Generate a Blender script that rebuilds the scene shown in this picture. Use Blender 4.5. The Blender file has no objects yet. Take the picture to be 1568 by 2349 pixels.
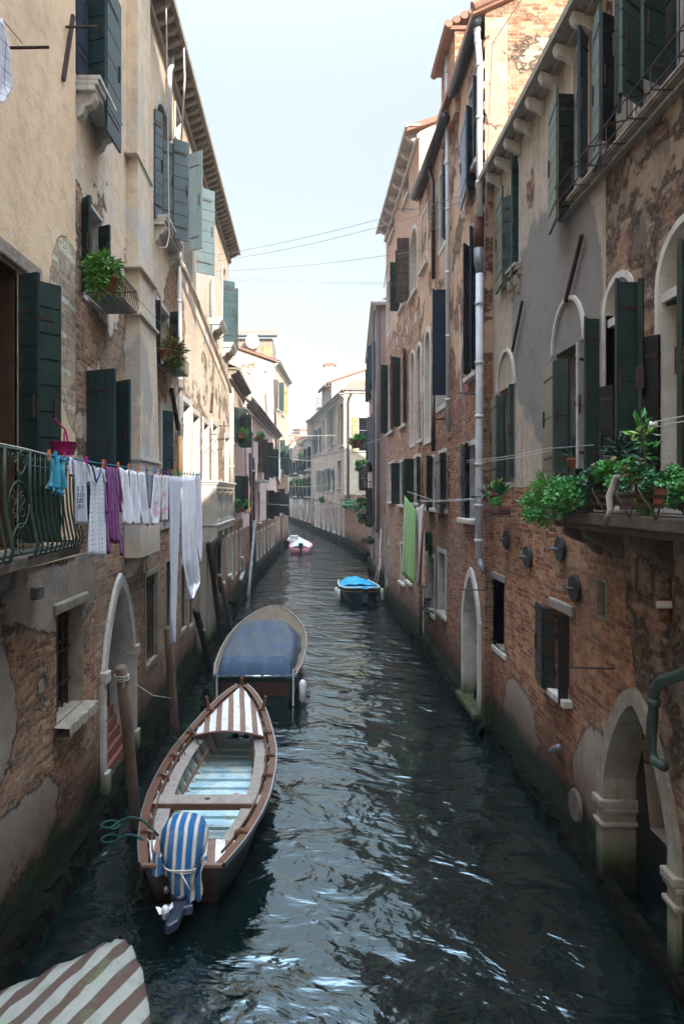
import bpy, math, random
from mathutils import Vector, geometry
from math import sin, cos, pi, radians
random.seed(7)
SC = bpy.context.scene; COL = SC.collection
# ---------------------------------------------------------------- camera, world, sun, exposure
CX, HY, FP, CH = 724.0, 1135.0, 1566.0, 4.5
cam = bpy.data.cameras.new('camera'); co = bpy.data.objects.new('camera', cam); COL.objects.link(co)
cam.sensor_fit = 'VERTICAL'; cam.sensor_height = 36; cam.lens = 24.0
cam.shift_x = (784-CX)/2349; cam.shift_y = -(1174.5-HY)/2349
cam.clip_end = 3000; co.location = (0, 0, CH); co.rotation_euler = (pi/2, 0, 0); SC.camera = co
SUN_AZ, SUN_EL = radians(157), radians(21)
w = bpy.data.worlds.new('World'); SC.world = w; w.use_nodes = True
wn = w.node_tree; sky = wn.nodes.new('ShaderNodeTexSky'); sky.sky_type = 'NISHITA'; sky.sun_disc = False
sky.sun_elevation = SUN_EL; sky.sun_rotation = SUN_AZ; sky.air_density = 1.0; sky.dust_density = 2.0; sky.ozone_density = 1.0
gm = wn.nodes.new('ShaderNodeGamma'); gm.inputs[1].default_value = .3   # compresses the sky's brightness range
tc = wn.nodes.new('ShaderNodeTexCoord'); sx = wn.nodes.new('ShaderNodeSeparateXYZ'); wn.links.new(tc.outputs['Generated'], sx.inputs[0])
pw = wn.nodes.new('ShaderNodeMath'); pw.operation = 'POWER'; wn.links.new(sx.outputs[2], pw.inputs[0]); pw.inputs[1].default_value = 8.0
ma = wn.nodes.new('ShaderNodeMath'); ma.operation = 'MULTIPLY_ADD'; wn.links.new(pw.outputs[0], ma.inputs[0]); ma.inputs[1].default_value = 12.5; ma.inputs[2].default_value = .6  # sky overhead raised out of view as added fill light
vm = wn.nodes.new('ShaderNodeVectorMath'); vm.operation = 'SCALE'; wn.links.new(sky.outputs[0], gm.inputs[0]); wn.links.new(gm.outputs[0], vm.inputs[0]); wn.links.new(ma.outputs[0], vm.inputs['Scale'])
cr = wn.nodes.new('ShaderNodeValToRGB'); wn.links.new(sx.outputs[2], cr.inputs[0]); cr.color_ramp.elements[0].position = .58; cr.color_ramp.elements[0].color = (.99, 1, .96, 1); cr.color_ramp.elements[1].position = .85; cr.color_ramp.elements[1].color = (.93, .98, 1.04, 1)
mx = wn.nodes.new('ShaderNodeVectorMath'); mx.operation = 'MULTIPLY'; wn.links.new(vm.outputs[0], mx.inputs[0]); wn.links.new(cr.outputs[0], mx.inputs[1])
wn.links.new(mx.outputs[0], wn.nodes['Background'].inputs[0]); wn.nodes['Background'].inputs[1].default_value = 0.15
sl = bpy.data.lights.new('sun', 'SUN'); sl.energy = 1.35; sl.angle = radians(0.6); sl.color = (1, .94, .85)
so = bpy.data.objects.new('sun', sl); COL.objects.link(so); so.location = (20, -30, 40)
sd = Vector((sin(SUN_AZ)*cos(SUN_EL), cos(SUN_AZ)*cos(SUN_EL), sin(SUN_EL)))
so.rotation_euler = sd.to_track_quat('Z', 'Y').to_euler()
SC.view_settings.view_transform = 'Standard'; SC.view_settings.look = 'None'; SC.view_settings.gamma = 1
SC.view_settings.exposure = 2.95
SC.cycles.max_bounces = 6; SC.cycles.diffuse_bounces = 3; SC.cycles.glossy_bounces = 3; SC.cycles.use_denoising = True
SC.cycles.sample_clamp_indirect = 8
# ---------------------------------------------------------------- node helpers
class N:
    def __init__(s, nt, o): s.nt = nt; s.o = o
    def m(s, op, *a, clamp=False):
        n = s.nt.nodes.new('ShaderNodeMath'); n.operation = op; n.use_clamp = clamp
        for i, x in enumerate((s,)+a): setin(s.nt, n.inputs[i], x)
        return N(s.nt, n.outputs[0])
    def __add__(s, x): return s.m('ADD', x)
    def __radd__(s, x): return s.m('ADD', x)
    def __sub__(s, x): return s.m('SUBTRACT', x)
    def __mul__(s, x): return s.m('MULTIPLY', x)
    def __rmul__(s, x): return s.m('MULTIPLY', x)
    def ss(s, a, b, lo=0.0, hi=1.0):
        n = s.nt.nodes.new('ShaderNodeMapRange'); n.interpolation_type = 'SMOOTHSTEP'
        setin(s.nt, n.inputs[0], s); n.inputs[1].default_value = a; n.inputs[2].default_value = b
        n.inputs[3].default_value = lo; n.inputs[4].default_value = hi
        return N(s.nt, n.outputs[0])
def setin(nt, i, x):
    if isinstance(x, N): nt.links.new(x.o, i)
    elif isinstance(x, (tuple, list)): i.default_value = tuple(x) if len(x) == len(i.default_value) else tuple(x)+(1,)
    else: i.default_value = x
def vec(nt, x, y, z):
    n = nt.nodes.new('ShaderNodeCombineXYZ')
    for i, q in enumerate((x, y, z)): setin(nt, n.inputs[i], q)
    return N(nt, n.outputs[0])
def noise(nt, v, scale, detail=5, rough=.55, dist=0):
    n = nt.nodes.new('ShaderNodeTexNoise'); setin(nt, n.inputs['Vector'], v)
    n.inputs['Scale'].default_value = scale; n.inputs['Detail'].default_value = detail
    n.inputs['Roughness'].default_value = rough; n.inputs['Distortion'].default_value = dist
    return N(nt, n.outputs['Fac'])
def mix(nt, f, a, b, mode='MIX'):
    n = nt.nodes.new('ShaderNodeMix'); n.data_type = 'RGBA'; n.blend_type = mode
    setin(nt, n.inputs['Factor'], f); setin(nt, n.inputs['A'], a); setin(nt, n.inputs['B'], b)
    return N(nt, [o for o in n.outputs if o.type == 'RGBA'][0])
def newmat(name):
    m = bpy.data.materials.new(name); m.use_nodes = True; nt = m.node_tree
    return m, nt, nt.nodes['Principled BSDF']
def posxyz(nt):
    g = nt.nodes.new('ShaderNodeNewGeometry'); s = nt.nodes.new('ShaderNodeSeparateXYZ')
    nt.links.new(g.outputs['Position'], s.inputs[0])
    return N(nt, g.outputs['Position']), N(nt, s.outputs[0]), N(nt, s.outputs[1]), N(nt, s.outputs[2]), g
def bump(nt, bs, h, dist=.02, strength=1.0):
    b = nt.nodes.new('ShaderNodeBump'); b.inputs['Distance'].default_value = dist; b.inputs['Strength'].default_value = strength
    setin(nt, b.inputs['Height'], h); nt.links.new(b.outputs[0], bs.inputs['Normal'])
def mul(c, k): return tuple(x*k for x in c)
def ramp1(nt, x, pts):
    r = nt.nodes.new('ShaderNodeValToRGB'); setin(nt, r.inputs[0], x); e = r.color_ramp.elements
    while len(e) < len(pts): e.new(.5)
    for el, (p, v) in zip(e, pts): el.position = p; el.color = (v, v, v, 1) if not isinstance(v, tuple) else v+(1,)
    return N(nt, r.outputs[0])
def wallmat(name, p1, p2, b1, b2, mo, zb, blobs=(), stains=(), stain_c=(.12, .115, .105), bh=.068, bw=.25, nscale=.8, edge=.015, rough_p=.35, algae=.62, streak=.5, seed=0.0, p3=None, wp=1.0):
    """plaster over brick; zb = (z, bias) pairs, blobs/stains = (h, z, rh, rz, amount)"""
    m, nt, bs = newmat(name); P, x, y, z, g = posxyz(nt)
    h = y + x*.9
    V = vec(nt, h+seed, z, x*.35)
    w1 = noise(nt, V, 2.2, 3); w2 = noise(nt, V, 7, 3)
    zz = z + (w1-.5)*(.11*wp) + (w2-.5)*(.03*wp)
    hh = h + (w2-.5)*(.05*wp)
    bn = nt.nodes.new('ShaderNodeTexBrick'); setin(nt, bn.inputs['Vector'], vec(nt, hh, zz, 0))
    bn.inputs['Scale'].default_value = 1; bn.inputs['Brick Width'].default_value = bw; bn.inputs['Row Height'].default_value = bh
    bn.inputs['Mortar Size'].default_value = .009; bn.inputs['Mortar Smooth'].default_value = .2; bn.inputs['Bias'].default_value = -.1
    setin(nt, bn.inputs['Color1'], b1); setin(nt, bn.inputs['Color2'], b2); setin(nt, bn.inputs['Mortar'], mo)
    bf = N(nt, bn.outputs['Fac'])
    row = (zz*(1/bh)).m('FLOOR'); off = row.m('MODULO', 2.0).m('ABSOLUTE')*(.5*bw); cell = ((hh+off)*(1/bw)).m('FLOOR')
    wnz = nt.nodes.new('ShaderNodeTexWhiteNoise'); wnz.noise_dimensions = '2D'; setin(nt, wnz.inputs['Vector'], vec(nt, cell, row, 0)); rb = N(nt, wnz.outputs['Value'])
    bc = ramp1(nt, rb, [(0, mul(b2, .55)), (.22, b2), (.5, b1), (.78, (b1[0]*1.15, b1[1]*1.45, b1[2]*1.5)), (1, (b1[0]*1.2, b1[1]*1.9, b1[2]*2.3))])
    bc = mix(nt, bf, bc, mul(mo, 1.15))
    big = noise(nt, V, .55, 6, .6); fine = noise(nt, V, 22, 6, .65); mid = noise(nt, V, 4.5, 7, .7)
    # brick colour: patches of burnt, dusty and worn brick
    bc = mix(nt, mid.ss(.44, .7)*.75, bc, mul(b2, .35)); bc = mix(nt, noise(nt, V, 11, 5, .7).ss(.5, .68)*.55, bc, mul(mo, .8)); bc = mix(nt, big.ss(.5, .62)*.3, bc, mul(mo, .95))
    bc = mix(nt, fine.ss(.35, .7)*.3, bc, mul(b1, .55))
    worn = noise(nt, V, 1.7, 8, .72).ss(.54, .6)
    bc = mix(nt, worn*.35, bc, mix(nt, fine, mul(mo, .7), mul(b1, 1.15)))
    # plaster colour
    st = noise(nt, vec(nt, h*4+seed, z*.35, x), 1.3, 6, .6)
    pc = mix(nt, big.ss(.35, .65), p1, p2)
    pc = mix(nt, mid.ss(.42, .72)*.6, pc, mul(p2, .66))
    pc = mix(nt, st.ss(.5, .78)*streak, pc, mul(p2, .42))
    if p3: pc = mix(nt, noise(nt, V, 1.1, 9, .7).ss(.52, .58)*.8, pc, p3)
    pc = mix(nt, fine.ss(.55, .8)*.35, pc, mul(p1, .6))
    def ell(lst):
        acc = None
        for (ch, cz, rh, rz, am) in lst:
            dh = (h-ch)*(1/rh); dz = (z-cz)*(1/rz)
            d = (dh*dh + dz*dz).m('SQRT'); e = d.ss(.55, 1.25, am, 0.0)
            acc = e if acc is None else acc+e
        return acc
    if stains:
        sm = (ell(stains) + (noise(nt, V, 1.3, 8, .65)-.5)*1.3).ss(.42, .56)
        pc = mix(nt, sm*.9, pc, mix(nt, mid, stain_c, mul(stain_c, 1.7)))
    zr = ramp1(nt, z*(1/20), [(max(0, min(1, a/20)), b+.5) for a, b in zb])
    mk = noise(nt, V, nscale, 11, .68) + (zr - .5) + (fine-.5)*.06
    if blobs: mk = mk + ell(blobs)
    cov = mk.ss(.5-edge, .5+edge)
    col = mix(nt, cov, bc, pc)
    rim = mk.ss(.46, .5)*mk.ss(.5, .54, 1, 0)
    col = mix(nt, rim*.75, col, mul(p2, .25))
    # soot, damp and algae near the waterline (a real tide mark)
    soot = noise(nt, V, 1.1, 8, .7); col = mix(nt, soot.ss(.52, .75)*.28, col, mul(mo, .18))
    tide = z + (mid-.5)*.5 + (w1-.5)*.5
    col = mix(nt, tide.ss(algae, algae+1.1, .8, 0), col, mul(b2, .3))
    col = mix(nt, tide.ss(algae-.1, algae+.22, 1, 0), col, mix(nt, mid.ss(.4, .6), (.008, .012, .008), (.022, .034, .008)))
    setin(nt, bs.inputs['Base Color'], col)
    setin(nt, bs.inputs['Roughness'], tide.ss(.3, .8, .45, .93)); bs.inputs['Specular IOR Level'].default_value = .2
    hb = bf.m('MULTIPLY', -1.0) + rb*.35 + mid*1.1 + fine*.5 + worn*-.5
    hp = 1.1 + mid*rough_p + fine*.18
    f = nt.nodes.new('ShaderNodeMix'); f.data_type = 'FLOAT'; setin(nt, f.inputs[0], cov); setin(nt, f.inputs[2], hb); setin(nt, f.inputs[3], hp)
    bump(nt, bs, N(nt, f.outputs[0]), .04, 1.0)
    return m
def simple(name, c, rough=.7, var=.25, scale=6, metal=0, bmp=.15, c2=None, spec=.3, bd=.01, streak=0, rnd=0, tide=0):
    m, nt, bs = newmat(name); P, x, y, z, g = posxyz(nt)
    n = noise(nt, P, scale, 6, .65); n2 = noise(nt, P, scale*5, 4, .6)
    col = mix(nt, n.ss(.35, .7), c, c2 if c2 else mul(c, 1-var)); col = mix(nt, n2.ss(.5, .8)*var, col, mul(c, .5))
    if streak: col = mix(nt, noise(nt, vec(nt, x*9+y*9, y*9-x*9, z*.8), 1.2, 5, .6).ss(.45, .75)*streak, col, mul(c, .45))
    if rnd:
        r = N(nt, g.outputs['Random Per Island']); col = mix(nt, r*rnd, col, mul(c, .35)); col = mix(nt, r.ss(.7, 1)*rnd*.6, col, mul(c2 or c, 1.5))
    if tide:
        tz = z + (n-.5)*.5 + (n2-.5)*.2; col = mix(nt, tz.ss(.3, .85, .85, 0), col, (.05, .075, .012)); col = mix(nt, tz.ss(.15, .5, 1, 0), col, (.008, .011, .006))
    setin(nt, bs.inputs['Base Color'], col); bs.inputs['Roughness'].default_value = rough; bs.inputs['Metallic'].default_value = metal
    bs.inputs['Specular IOR Level'].default_value = spec
    if bmp: bump(nt, bs, n*.6+n2*.5, bd, bmp)
    return m
def stripemat(name, cols, period, axis, duty, rough=.85, off=0, warp=.02, thin=None, dirt=(.1, .12, .05)):
    m, nt, bs = newmat(name); P, x, y, z, g = posxyz(nt)
    t = x*axis[0] + y*axis[1] + z*axis[2] + off + (noise(nt, P, 3, 3)-.5)*warp
    f = (t*(1/period)).m('FRACT')
    k = f.ss(duty-.012, duty+.012)*f.ss(.976, 1, 1, 0)
    col = mix(nt, k, cols[0], cols[1])
    if thin:
        for a in (duty-.07, .0+.06): col = mix(nt, (f-a).m('ABSOLUTE').ss(.008, .022, 1, 0), col, thin)
    n = noise(nt, P, 5, 7, .7); n2 = noise(nt, P, 60, 3)
    col = mix(nt, n.ss(.5, .75)*.45, col, mul(cols[0], .4)); col = mix(nt, noise(nt, P, 2.3, 7, .7).ss(.54, .68)*.35, col, dirt)
    setin(nt, bs.inputs['Base Color'], col); bs.inputs['Roughness'].default_value = rough; bs.inputs['Specular IOR Level'].default_value = .15
    bump(nt, bs, n*1.0+n2*.12, .02, .5)
    return m
M = {}
BR1, BR2, BMO = (.42, .18, .095), (.28, .11, .06), (.36, .28, .2)
M['L1'] = wallmat('weathered_beige_wall', (.42, .34, .26), (.34, .28, .22), (.46, .22, .11), (.28, .115, .06), (.38, .29, .21),
    [(0, -.16), (3.1, -.12), (3.7, .05), (20, .05)],
    blobs=[(4.2, 1.0, 1.5, .5, .28), (3.6, 2.4, .5, .7, .3), (5.3, 3.3, 1.5, .35, .32)], bh=.066, bw=.22, streak=.35, p3=(.26, .23, .2), rough_p=.6, wp=2.2, nscale=1.15)
M['L1up'] = wallmat('smooth_beige_plaster', (.80, .60, .40), (.74, .54, .355), (.6, .43, .3), (.56, .45, .32), (.56, .48, .36),
    [(0, .45), (20, .45)], blobs=[(5.45, 6.55, .62, 1.05, -1.1), (5.7, 5.75, .35, .55, -.9)], bh=.082, bw=.24, streak=.18, rough_p=.18)
M['L2'] = wallmat('patchy_plaster_over_brick', (.76, .6, .43), (.6, .48, .36), (.42, .20, .11), (.3, .16, .1), (.46, .37, .27),
    [(0, -.25), (3.5, -.2), (4.0, -.05), (6, -.02), (7.5, .02), (9, .12), (11, .2), (20, .22)],
    blobs=[(6.0, 6.5, .6, .9, -.35), (10.5, 7.2, .9, 1.2, -.3), (9.3, 5.5, .5, 3, .25), (12.3, 8.3, 1.2, 1.3, -.22), (19.5, 5.6, .9, .9, -.5)], p3=(.66, .6, .52), streak=.5)
M['breast'] = wallmat('scarred_cream_plaster', (.72, .6, .44), (.6, .5, .4), BR1, BR2, BMO, [(0, .4), (20, .4)], p3=(.6, .57, .54), streak=.4,
    stains=[(8.5, 6.1, .8, 1.4, .55)], stain_c=(.3, .27, .24))
M['L3'] = wallmat('brown_pink_plaster', (.6, .43, .34), (.54, .38, .3), BR1, BR2, BMO, [(0, -.3), (3.2, -.25), (3.6, .4), (20, .45)], streak=.4)
M['L4'] = wallmat('pale_pink_plaster', (.85, .64, .58), (.78, .58, .52), BR1, BR2, BMO, [(0, -.5), (2.7, -.4), (3.1, .4), (20, .45)], streak=.35)
M['L5'] = wallmat('sunlit_cream_brickwork', (.7, .55, .42), (.6, .46, .36), (.55, .3, .2), (.45, .24, .16), (.6, .48, .36), [(0, -.5), (4, -.4), (7, .1), (20, .12)], streak=.3)
M['R1'] = wallmat('grey_stained_plaster_over_brick', (.44, .365, .29), (.37, .305, .235), (.45, .165, .075), (.27, .09, .045), (.36, .27, .19),
    [(0, -.12), (1.3, -.17), (3.2, -.25), (4.55, -.2), (4.75, .45), (20, .45)],
    blobs=[(10.3, 1.1, 1.6, .75, .42), (8.9, 3.9, 1.6, .9, .22), (14, .9, 1.2, .6, .3), (11.8, 2.0, .5, .8, -.2), (13.5, 9.2, .3, .5, -.5)],
    stains=[(13.0, 7.2, 1.7, 1.7, .95), (12.4, 5.4, .9, .9, .6), (11.4, 6.8, .7, 1.5, .7)], stain_c=(.13, .122, .112), bh=.075, streak=.7, p3=(.33, .28, .225))
M['R1b'] = wallmat('rough_eroded_old_wall', (.34, .25, .18), (.25, .175, .12), (.34, .18, .11), (.26, .14, .085), (.3, .22, .16),
    [(0, -.05), (4, .0), (20, .05)], p3=(.15, .105, .075), nscale=1.6, edge=.06, rough_p=1.6, streak=.8, bh=.075)
M['R2'] = wallmat('old_brick_with_plaster_remains', (.5, .33, .23), (.43, .28, .2), (.34, .13, .075), (.22, .09, .05), (.34, .25, .18),
    [(0, -.3), (4, -.22), (7, -.03), (11, .05), (20, .0)], p3=(.52, .4, .3), streak=.55)
M['gable'] = wallmat('sunlit_gable_brick', (.5, .4, .3), (.46, .36, .26), (.5, .24, .13), (.4, .17, .095), (.5, .4, .29),
    [(0, -.12), (20, -.12)], nscale=.9, streak=.3)
M['R3'] = wallmat('pink_plaster_above_brick', (.5, .32, .235), (.43, .28, .205), (.40, .19, .12), (.3, .14, .09), (.5, .38, .28),
    [(0, -.4), (4, -.35), (8, -.16), (10.5, -.02), (12, .22), (20, .3)], streak=.5)
M['R4'] = wallmat('mauve_plaster', (.34, .24, .215), (.29, .205, .185), BR1, BR2, BMO, [(0, .1), (2, .35), (20, .45)], streak=.4)
M['R5'] = wallmat('greige_plaster', (.46, .35, .28), (.38, .28, .22), BR1, BR2, BMO, [(0, -.25), (3.4, -.1), (5.2, .3), (20, .45)], streak=.5)
M['R5y'] = wallmat('pale_yellow_plaster', (.66, .6, .47), (.62, .55, .43), BR1, BR2, BMO, [(0, -.4), (4, -.3), (5, .3), (20, .45)], streak=.2)
M['far'] = wallmat('distant_plaster', (.5, .4, .33), (.42, .33, .27), BR1, BR2, BMO, [(0, -.1), (3, .1), (6, .35), (20, .45)], streak=.4)
M['garden'] = wallmat('garden_brick', (.5, .38, .28), (.4, .3, .22), (.42, .17, .09), (.3, .12, .07), (.42, .32, .24), [(0, -.5), (20, -.5)])
M['stone'] = simple('istrian_stone', (.56, .53, .48), .85, .35, 4, bmp=.6, c2=(.42, .39, .34), streak=.35, bd=.02, tide=1)
M['stone_d'] = simple('weathered_grey_stone', (.33, .29, .235), .9, .4, 5, bmp=.9, c2=(.24, .2, .15), streak=.5, bd=.03, tide=1)
M['stone_k'] = simple('dark_soiled_stone', (.13, .105, .08), .9, .4, 5, bmp=.9, c2=(.08, .065, .05), streak=.6, bd=.03)
M['ledge'] = simple('algae_ledge', (.010, .010, .007), .9, .5, 9, bmp=1, c2=(.005, .008, .003), spec=.06, bd=.06)
M['green'] = simple('dark_green_paint', (.012, .03, .025), .45, .35, 3, c2=(.026, .05, .042), spec=.4, streak=.5)
M['greenb'] = simple('blue_green_paint', (.014, .042, .048), .45, .35, 3, c2=(.028, .062, .068), spec=.4, streak=.5)
M['greenl'] = simple('sunfaded_green_paint', (.05, .085, .07), .5, .25, 3, c2=(.07, .1, .085), spec=.4, streak=.3)
M['grey_g'] = simple('faded_grey_green_paint', (.085, .12, .13), .5, .25, 2, c2=(.11, .15, .155), spec=.4, streak=.3)
M['blue'] = simple('navy_paint', (.012, .022, .042), .6, .2, 3, spec=.2, streak=.2)
M['blue_l'] = simple('faded_blue_paint', (.1, .15, .22), .45, .2, 3, spec=.5, streak=.2)
M['olive'] = simple('olive_paint', (.06, .07, .04), .45, .2, 3, c2=(.08, .085, .05), spec=.5, streak=.3)
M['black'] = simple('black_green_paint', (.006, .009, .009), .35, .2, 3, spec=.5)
M['yellow'] = simple('yellow_green_paint', (.3, .29, .13), .6, .3, 3)
M['brownw'] = simple('weathered_brown_shutter', (.1, .07, .055), .8, .4, 8, streak=.6)
M['greyw'] = simple('weathered_grey_board', (.16, .17, .17), .8, .4, 8, streak=.6)
M['red'] = simple('red_brown_paint', (.3, .12, .09), .6, .3, 5)
M['glass'] = simple('dark_window_pane', (.006, .008, .009), .08, .2, 2, bmp=0, spec=.6)
M['wframe'] = simple('white_window_frame', (.45, .44, .42), .6, .3, 8)
M['bframe'] = simple('brown_window_frame', (.07, .035, .018), .5, .4, 8)
M['iron'] = simple('rusty_iron', (.035, .022, .017), .75, .4, 20, c2=(.06, .03, .02))
M['giron'] = simple('green_iron', (.022, .045, .032), .5, .3, 15, c2=(.03, .055, .04))
M['pipe_w'] = simple('white_downpipe', (.55, .56, .58), .45, .25, 2, streak=.4)
M['pipe_c'] = simple('cream_downpipe', (.62, .52, .42), .6, .25, 3, streak=.4)
M['pipe_b'] = simple('brown_downpipe', (.055, .035, .03), .45, .3, 3)
M['pipe_t'] = simple('tan_pipe', (.3, .18, .09), .5, .3, 3)
M['pipe_g'] = simple('green_copper_pipe', (.03, .05, .042), .5, .4, 6, c2=(.05, .075, .06))
M['gutter'] = simple('dark_zinc_gutter', (.035, .038, .04), .5, .3, 4)
M['zinc'] = simple('dull_zinc', (.2, .21, .22), .5, .4, 9, metal=.3)
M['rust'] = simple('rust_collar', (.1, .04, .025), .8, .5, 9)
M['plate'] = simple('anchor_plate', (.035, .036, .036), .7, .3, 12)
M['terra'] = simple('terracotta', (.36, .12, .06), .85, .3, 9)
M['dterra'] = simple('brown_pot', (.12, .055, .035), .8, .3, 9)
M['wpot'] = simple('white_pot', (.4, .4, .38), .7, .3, 9)
M['gpot'] = simple('grey_pot', (.25, .26, .28), .7, .3, 9)
M['magenta'] = simple('magenta_plastic', (.42, .02, .17), .4, .1, 5, bmp=0)
M['orange'] = simple('orange_plastic', (.8, .2, .02), .4, .1, 5, bmp=0)
M['lime'] = simple('lime_plastic', (.08, .6, .06), .4, .1, 5, bmp=0)
M['cyan'] = simple('blue_plastic', (.03, .3, .55), .4, .1, 5, bmp=0)
M['cream'] = simple('cream_plastic', (.6, .5, .25), .4, .1, 5, bmp=0)
M['line'] = simple('blue_line', (.02, .16, .3), .6, .1, 5, bmp=0)
M['rope'] = simple('pale_rope', (.5, .47, .42), .9, .3, 30)
M['ropeg'] = simple('green_rope', (.012, .06, .05), .8, .3, 30)
M['cable'] = simple('grey_cable', (.2, .2, .21), .7, .2, 10, bmp=0)
M['piling'] = simple('mooring_post_wood', (.17, .115, .08), .85, .4, 7, bmp=.8, c2=(.12, .08, .058), streak=.8, bd=.02)
M['dpiling'] = simple('dark_mooring_post', (.04, .032, .026), .8, .4, 7, bmp=.8, streak=.8, bd=.02)
M['wood'] = simple('varnished_wood', (.13, .055, .028), .45, .35, 8, c2=(.085, .04, .024), spec=.5)
M['gwood'] = simple('silvered_wood', (.29, .25, .21), .8, .35, 9, c2=(.2, .175, .15), streak=.3)
M['mahog'] = simple('transom_wood', (.07, .028, .016), .4, .4, 8)
M['bwhite'] = simple('worn_white_paint', (.55, .56, .52), .6, .3, 9, c2=(.45, .45, .38))
M['chrome'] = simple('metal_rub_strip', (.55, .56, .57), .3, .1, 5, metal=.9, bmp=0)
M['motor'] = simple('dark_motor_casing', (.015, .022, .038), .35, .2, 9, bmp=.05, spec=.5)
M['white'] = simple('white_plastic', (.6, .6, .58), .4, .1, 5, bmp=0)
M['tarp'] = simple('blue_tarpaulin', (.085, .095, .105), .7, .3, 2, c2=(.045, .08, .125), bmp=.5, bd=.03)
M['tarpd'] = simple('bright_blue_tarpaulin', (.04, .08, .14), .6, .25, 3, bmp=.5, bd=.03)
M['canvas'] = simple('brown_deck_canvas', (.16, .12, .08), .8, .3, 3, bmp=.4)
M['hullg'] = simple('dark_green_hull', (.008, .028, .02), .4, .3, 4)
M['hullk'] = simple('near_black_hull', (.012, .018, .02), .35, .3, 4)
M['hullb'] = simple('dark_blue_hull', (.008, .03, .055), .4, .3, 4)
M['skyblue'] = simple('bright_blue_cover', (.01, .27, .5), .6, .2, 4)
M['pinkb'] = simple('pink_boat_paint', (.6, .25, .25), .5, .2, 4)
M['gcanvas'] = simple('light_grey_canvas', (.5, .55, .58), .8, .2, 3)
M['ochre'] = simple('ochre_stripe', (.3, .17, .03), .6, .2, 4)
def clothmat(name, c, c2=None, kind=None):
    m, nt, bs = newmat(name); P, x, y, z, g = posxyz(nt)
    n = noise(nt, P, 8, 5, .6); col = mix(nt, n.ss(.35, .7), c, c2 or mul(c, .88))
    if kind == 'floral':
        f = noise(nt, P, 7, 2, .5); col = mix(nt, f.ss(.56, .6)*.75, col, (.62, .2, .3)); col = mix(nt, noise(nt, P, 9, 3).ss(.57, .62)*.5, col, (.25, .3, .24))
    if kind == 'dots':
        v = nt.nodes.new('ShaderNodeTexVoronoi'); v.inputs['Scale'].default_value = 22; v.inputs['Randomness'].default_value = .15; setin(nt, v.inputs['Vector'], vec(nt, 0, y, z))
        col = mix(nt, N(nt, v.outputs['Distance']).ss(.14, .2, .8, 0), col, (.08, .09, .16))
    if kind == 'flowers':
        v = nt.nodes.new('ShaderNodeTexVoronoi'); v.inputs['Scale'].default_value = 7; setin(nt, v.inputs['Vector'], P)
        d = N(nt, v.outputs['Distance']); col = mix(nt, d.ss(.25, .45, 1, 0), col, (.55, .24, .03)); col = mix(nt, d.ss(.08, .16, 1, 0), col, (.15, .03, .03)); col = mix(nt, noise(nt, P, 5, 3).ss(.56, .62), col, (.05, .06, .14))
    if kind == 'check':
        for q in (y, z):
            f = (q*9).m('FRACT'); col = mix(nt, (f-.5).m('ABSOLUTE').ss(.03, .06, .7, 0), col, (.12, .12, .3))
    if kind == 'flag':
        col = mix(nt, noise(nt, P, 3.2, 4, .7).ss(.5, .54), col, (.35, .03, .02))
    setin(nt, bs.inputs['Base Color'], col); bs.inputs['Roughness'].default_value = .9; bs.inputs['Specular IOR Level'].default_value = .1
    bs.inputs['Sheen Weight'].default_value = .2
    bump(nt, bs, noise(nt, P, 14, 5, .6)*1.0, .015, .7)
    return m
C = {'teal': clothmat('teal_cotton', (.03, .25, .34)), 'grey': clothmat('grey_cotton', (.5, .5, .55)), 'dots': clothmat('dotted_cotton', (.66, .68, .7), None, 'dots'),
     'purple': clothmat('purple_cotton', (.22, .04, .2), (.17, .03, .15)), 'white': clothmat('white_cotton', (.8, .8, .85), (.7, .7, .77)), 'slate': clothmat('slate_cotton', (.13, .17, .25)),
     'floral': clothmat('floral_cotton', (.62, .62, .64), None, 'floral'), 'sheet': clothmat('pale_sheet', (.5, .51, .56)), 'navy': clothmat('navy_trim', (.03, .05, .14)),
     'green': clothmat('green_cotton', (.17, .4, .04), (.12, .33, .035)), 'sand': clothmat('sand_cotton', (.45, .38, .32)), 'flowers': clothmat('flowered_cotton', (.3, .09, .04), None, 'flowers'),
     'check': clothmat('checked_cotton', (.6, .6, .63), None, 'check'), 'flag': clothmat('orange_cotton', (.75, .25, .02), None, 'flag')}
M['stripe1'] = stripemat('brown_white_stripes', [(.62, .61, .58), (.2, .12, .09)], .2, (1, .12, 0), .52)
M['stripe2'] = stripemat('brown_white_stripes_diagonal', [(.26, .26, .225), (.085, .055, .042)], .2, (-.95, .31, 0), .52, dirt=(.12, .2, .06))
M['stripe3'] = stripemat('blue_cream_stripes', [(.55, .5, .4), (.018, .1, .24)], .1, (1, 0, 0), .36, thin=(.015, .02, .12), warp=.03)
def tilemat():
    m, nt, bs = newmat('roof_tiles'); P, x, y, z, g = posxyz(nt)
    n = noise(nt, P, 3, 5, .7); col = mix(nt, n.ss(.3, .7), (.34, .17, .11), (.24, .13, .09)); col = mix(nt, noise(nt, P, 11, 4).ss(.5, .7)*.6, col, (.2, .14, .1))
    setin(nt, bs.inputs['Base Color'], col); bs.inputs['Roughness'].default_value = .9
    bump(nt, bs, noise(nt, P, 12, 4)*1.0, .02, .6)
    return m
M['tile'] = tilemat()
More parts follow.
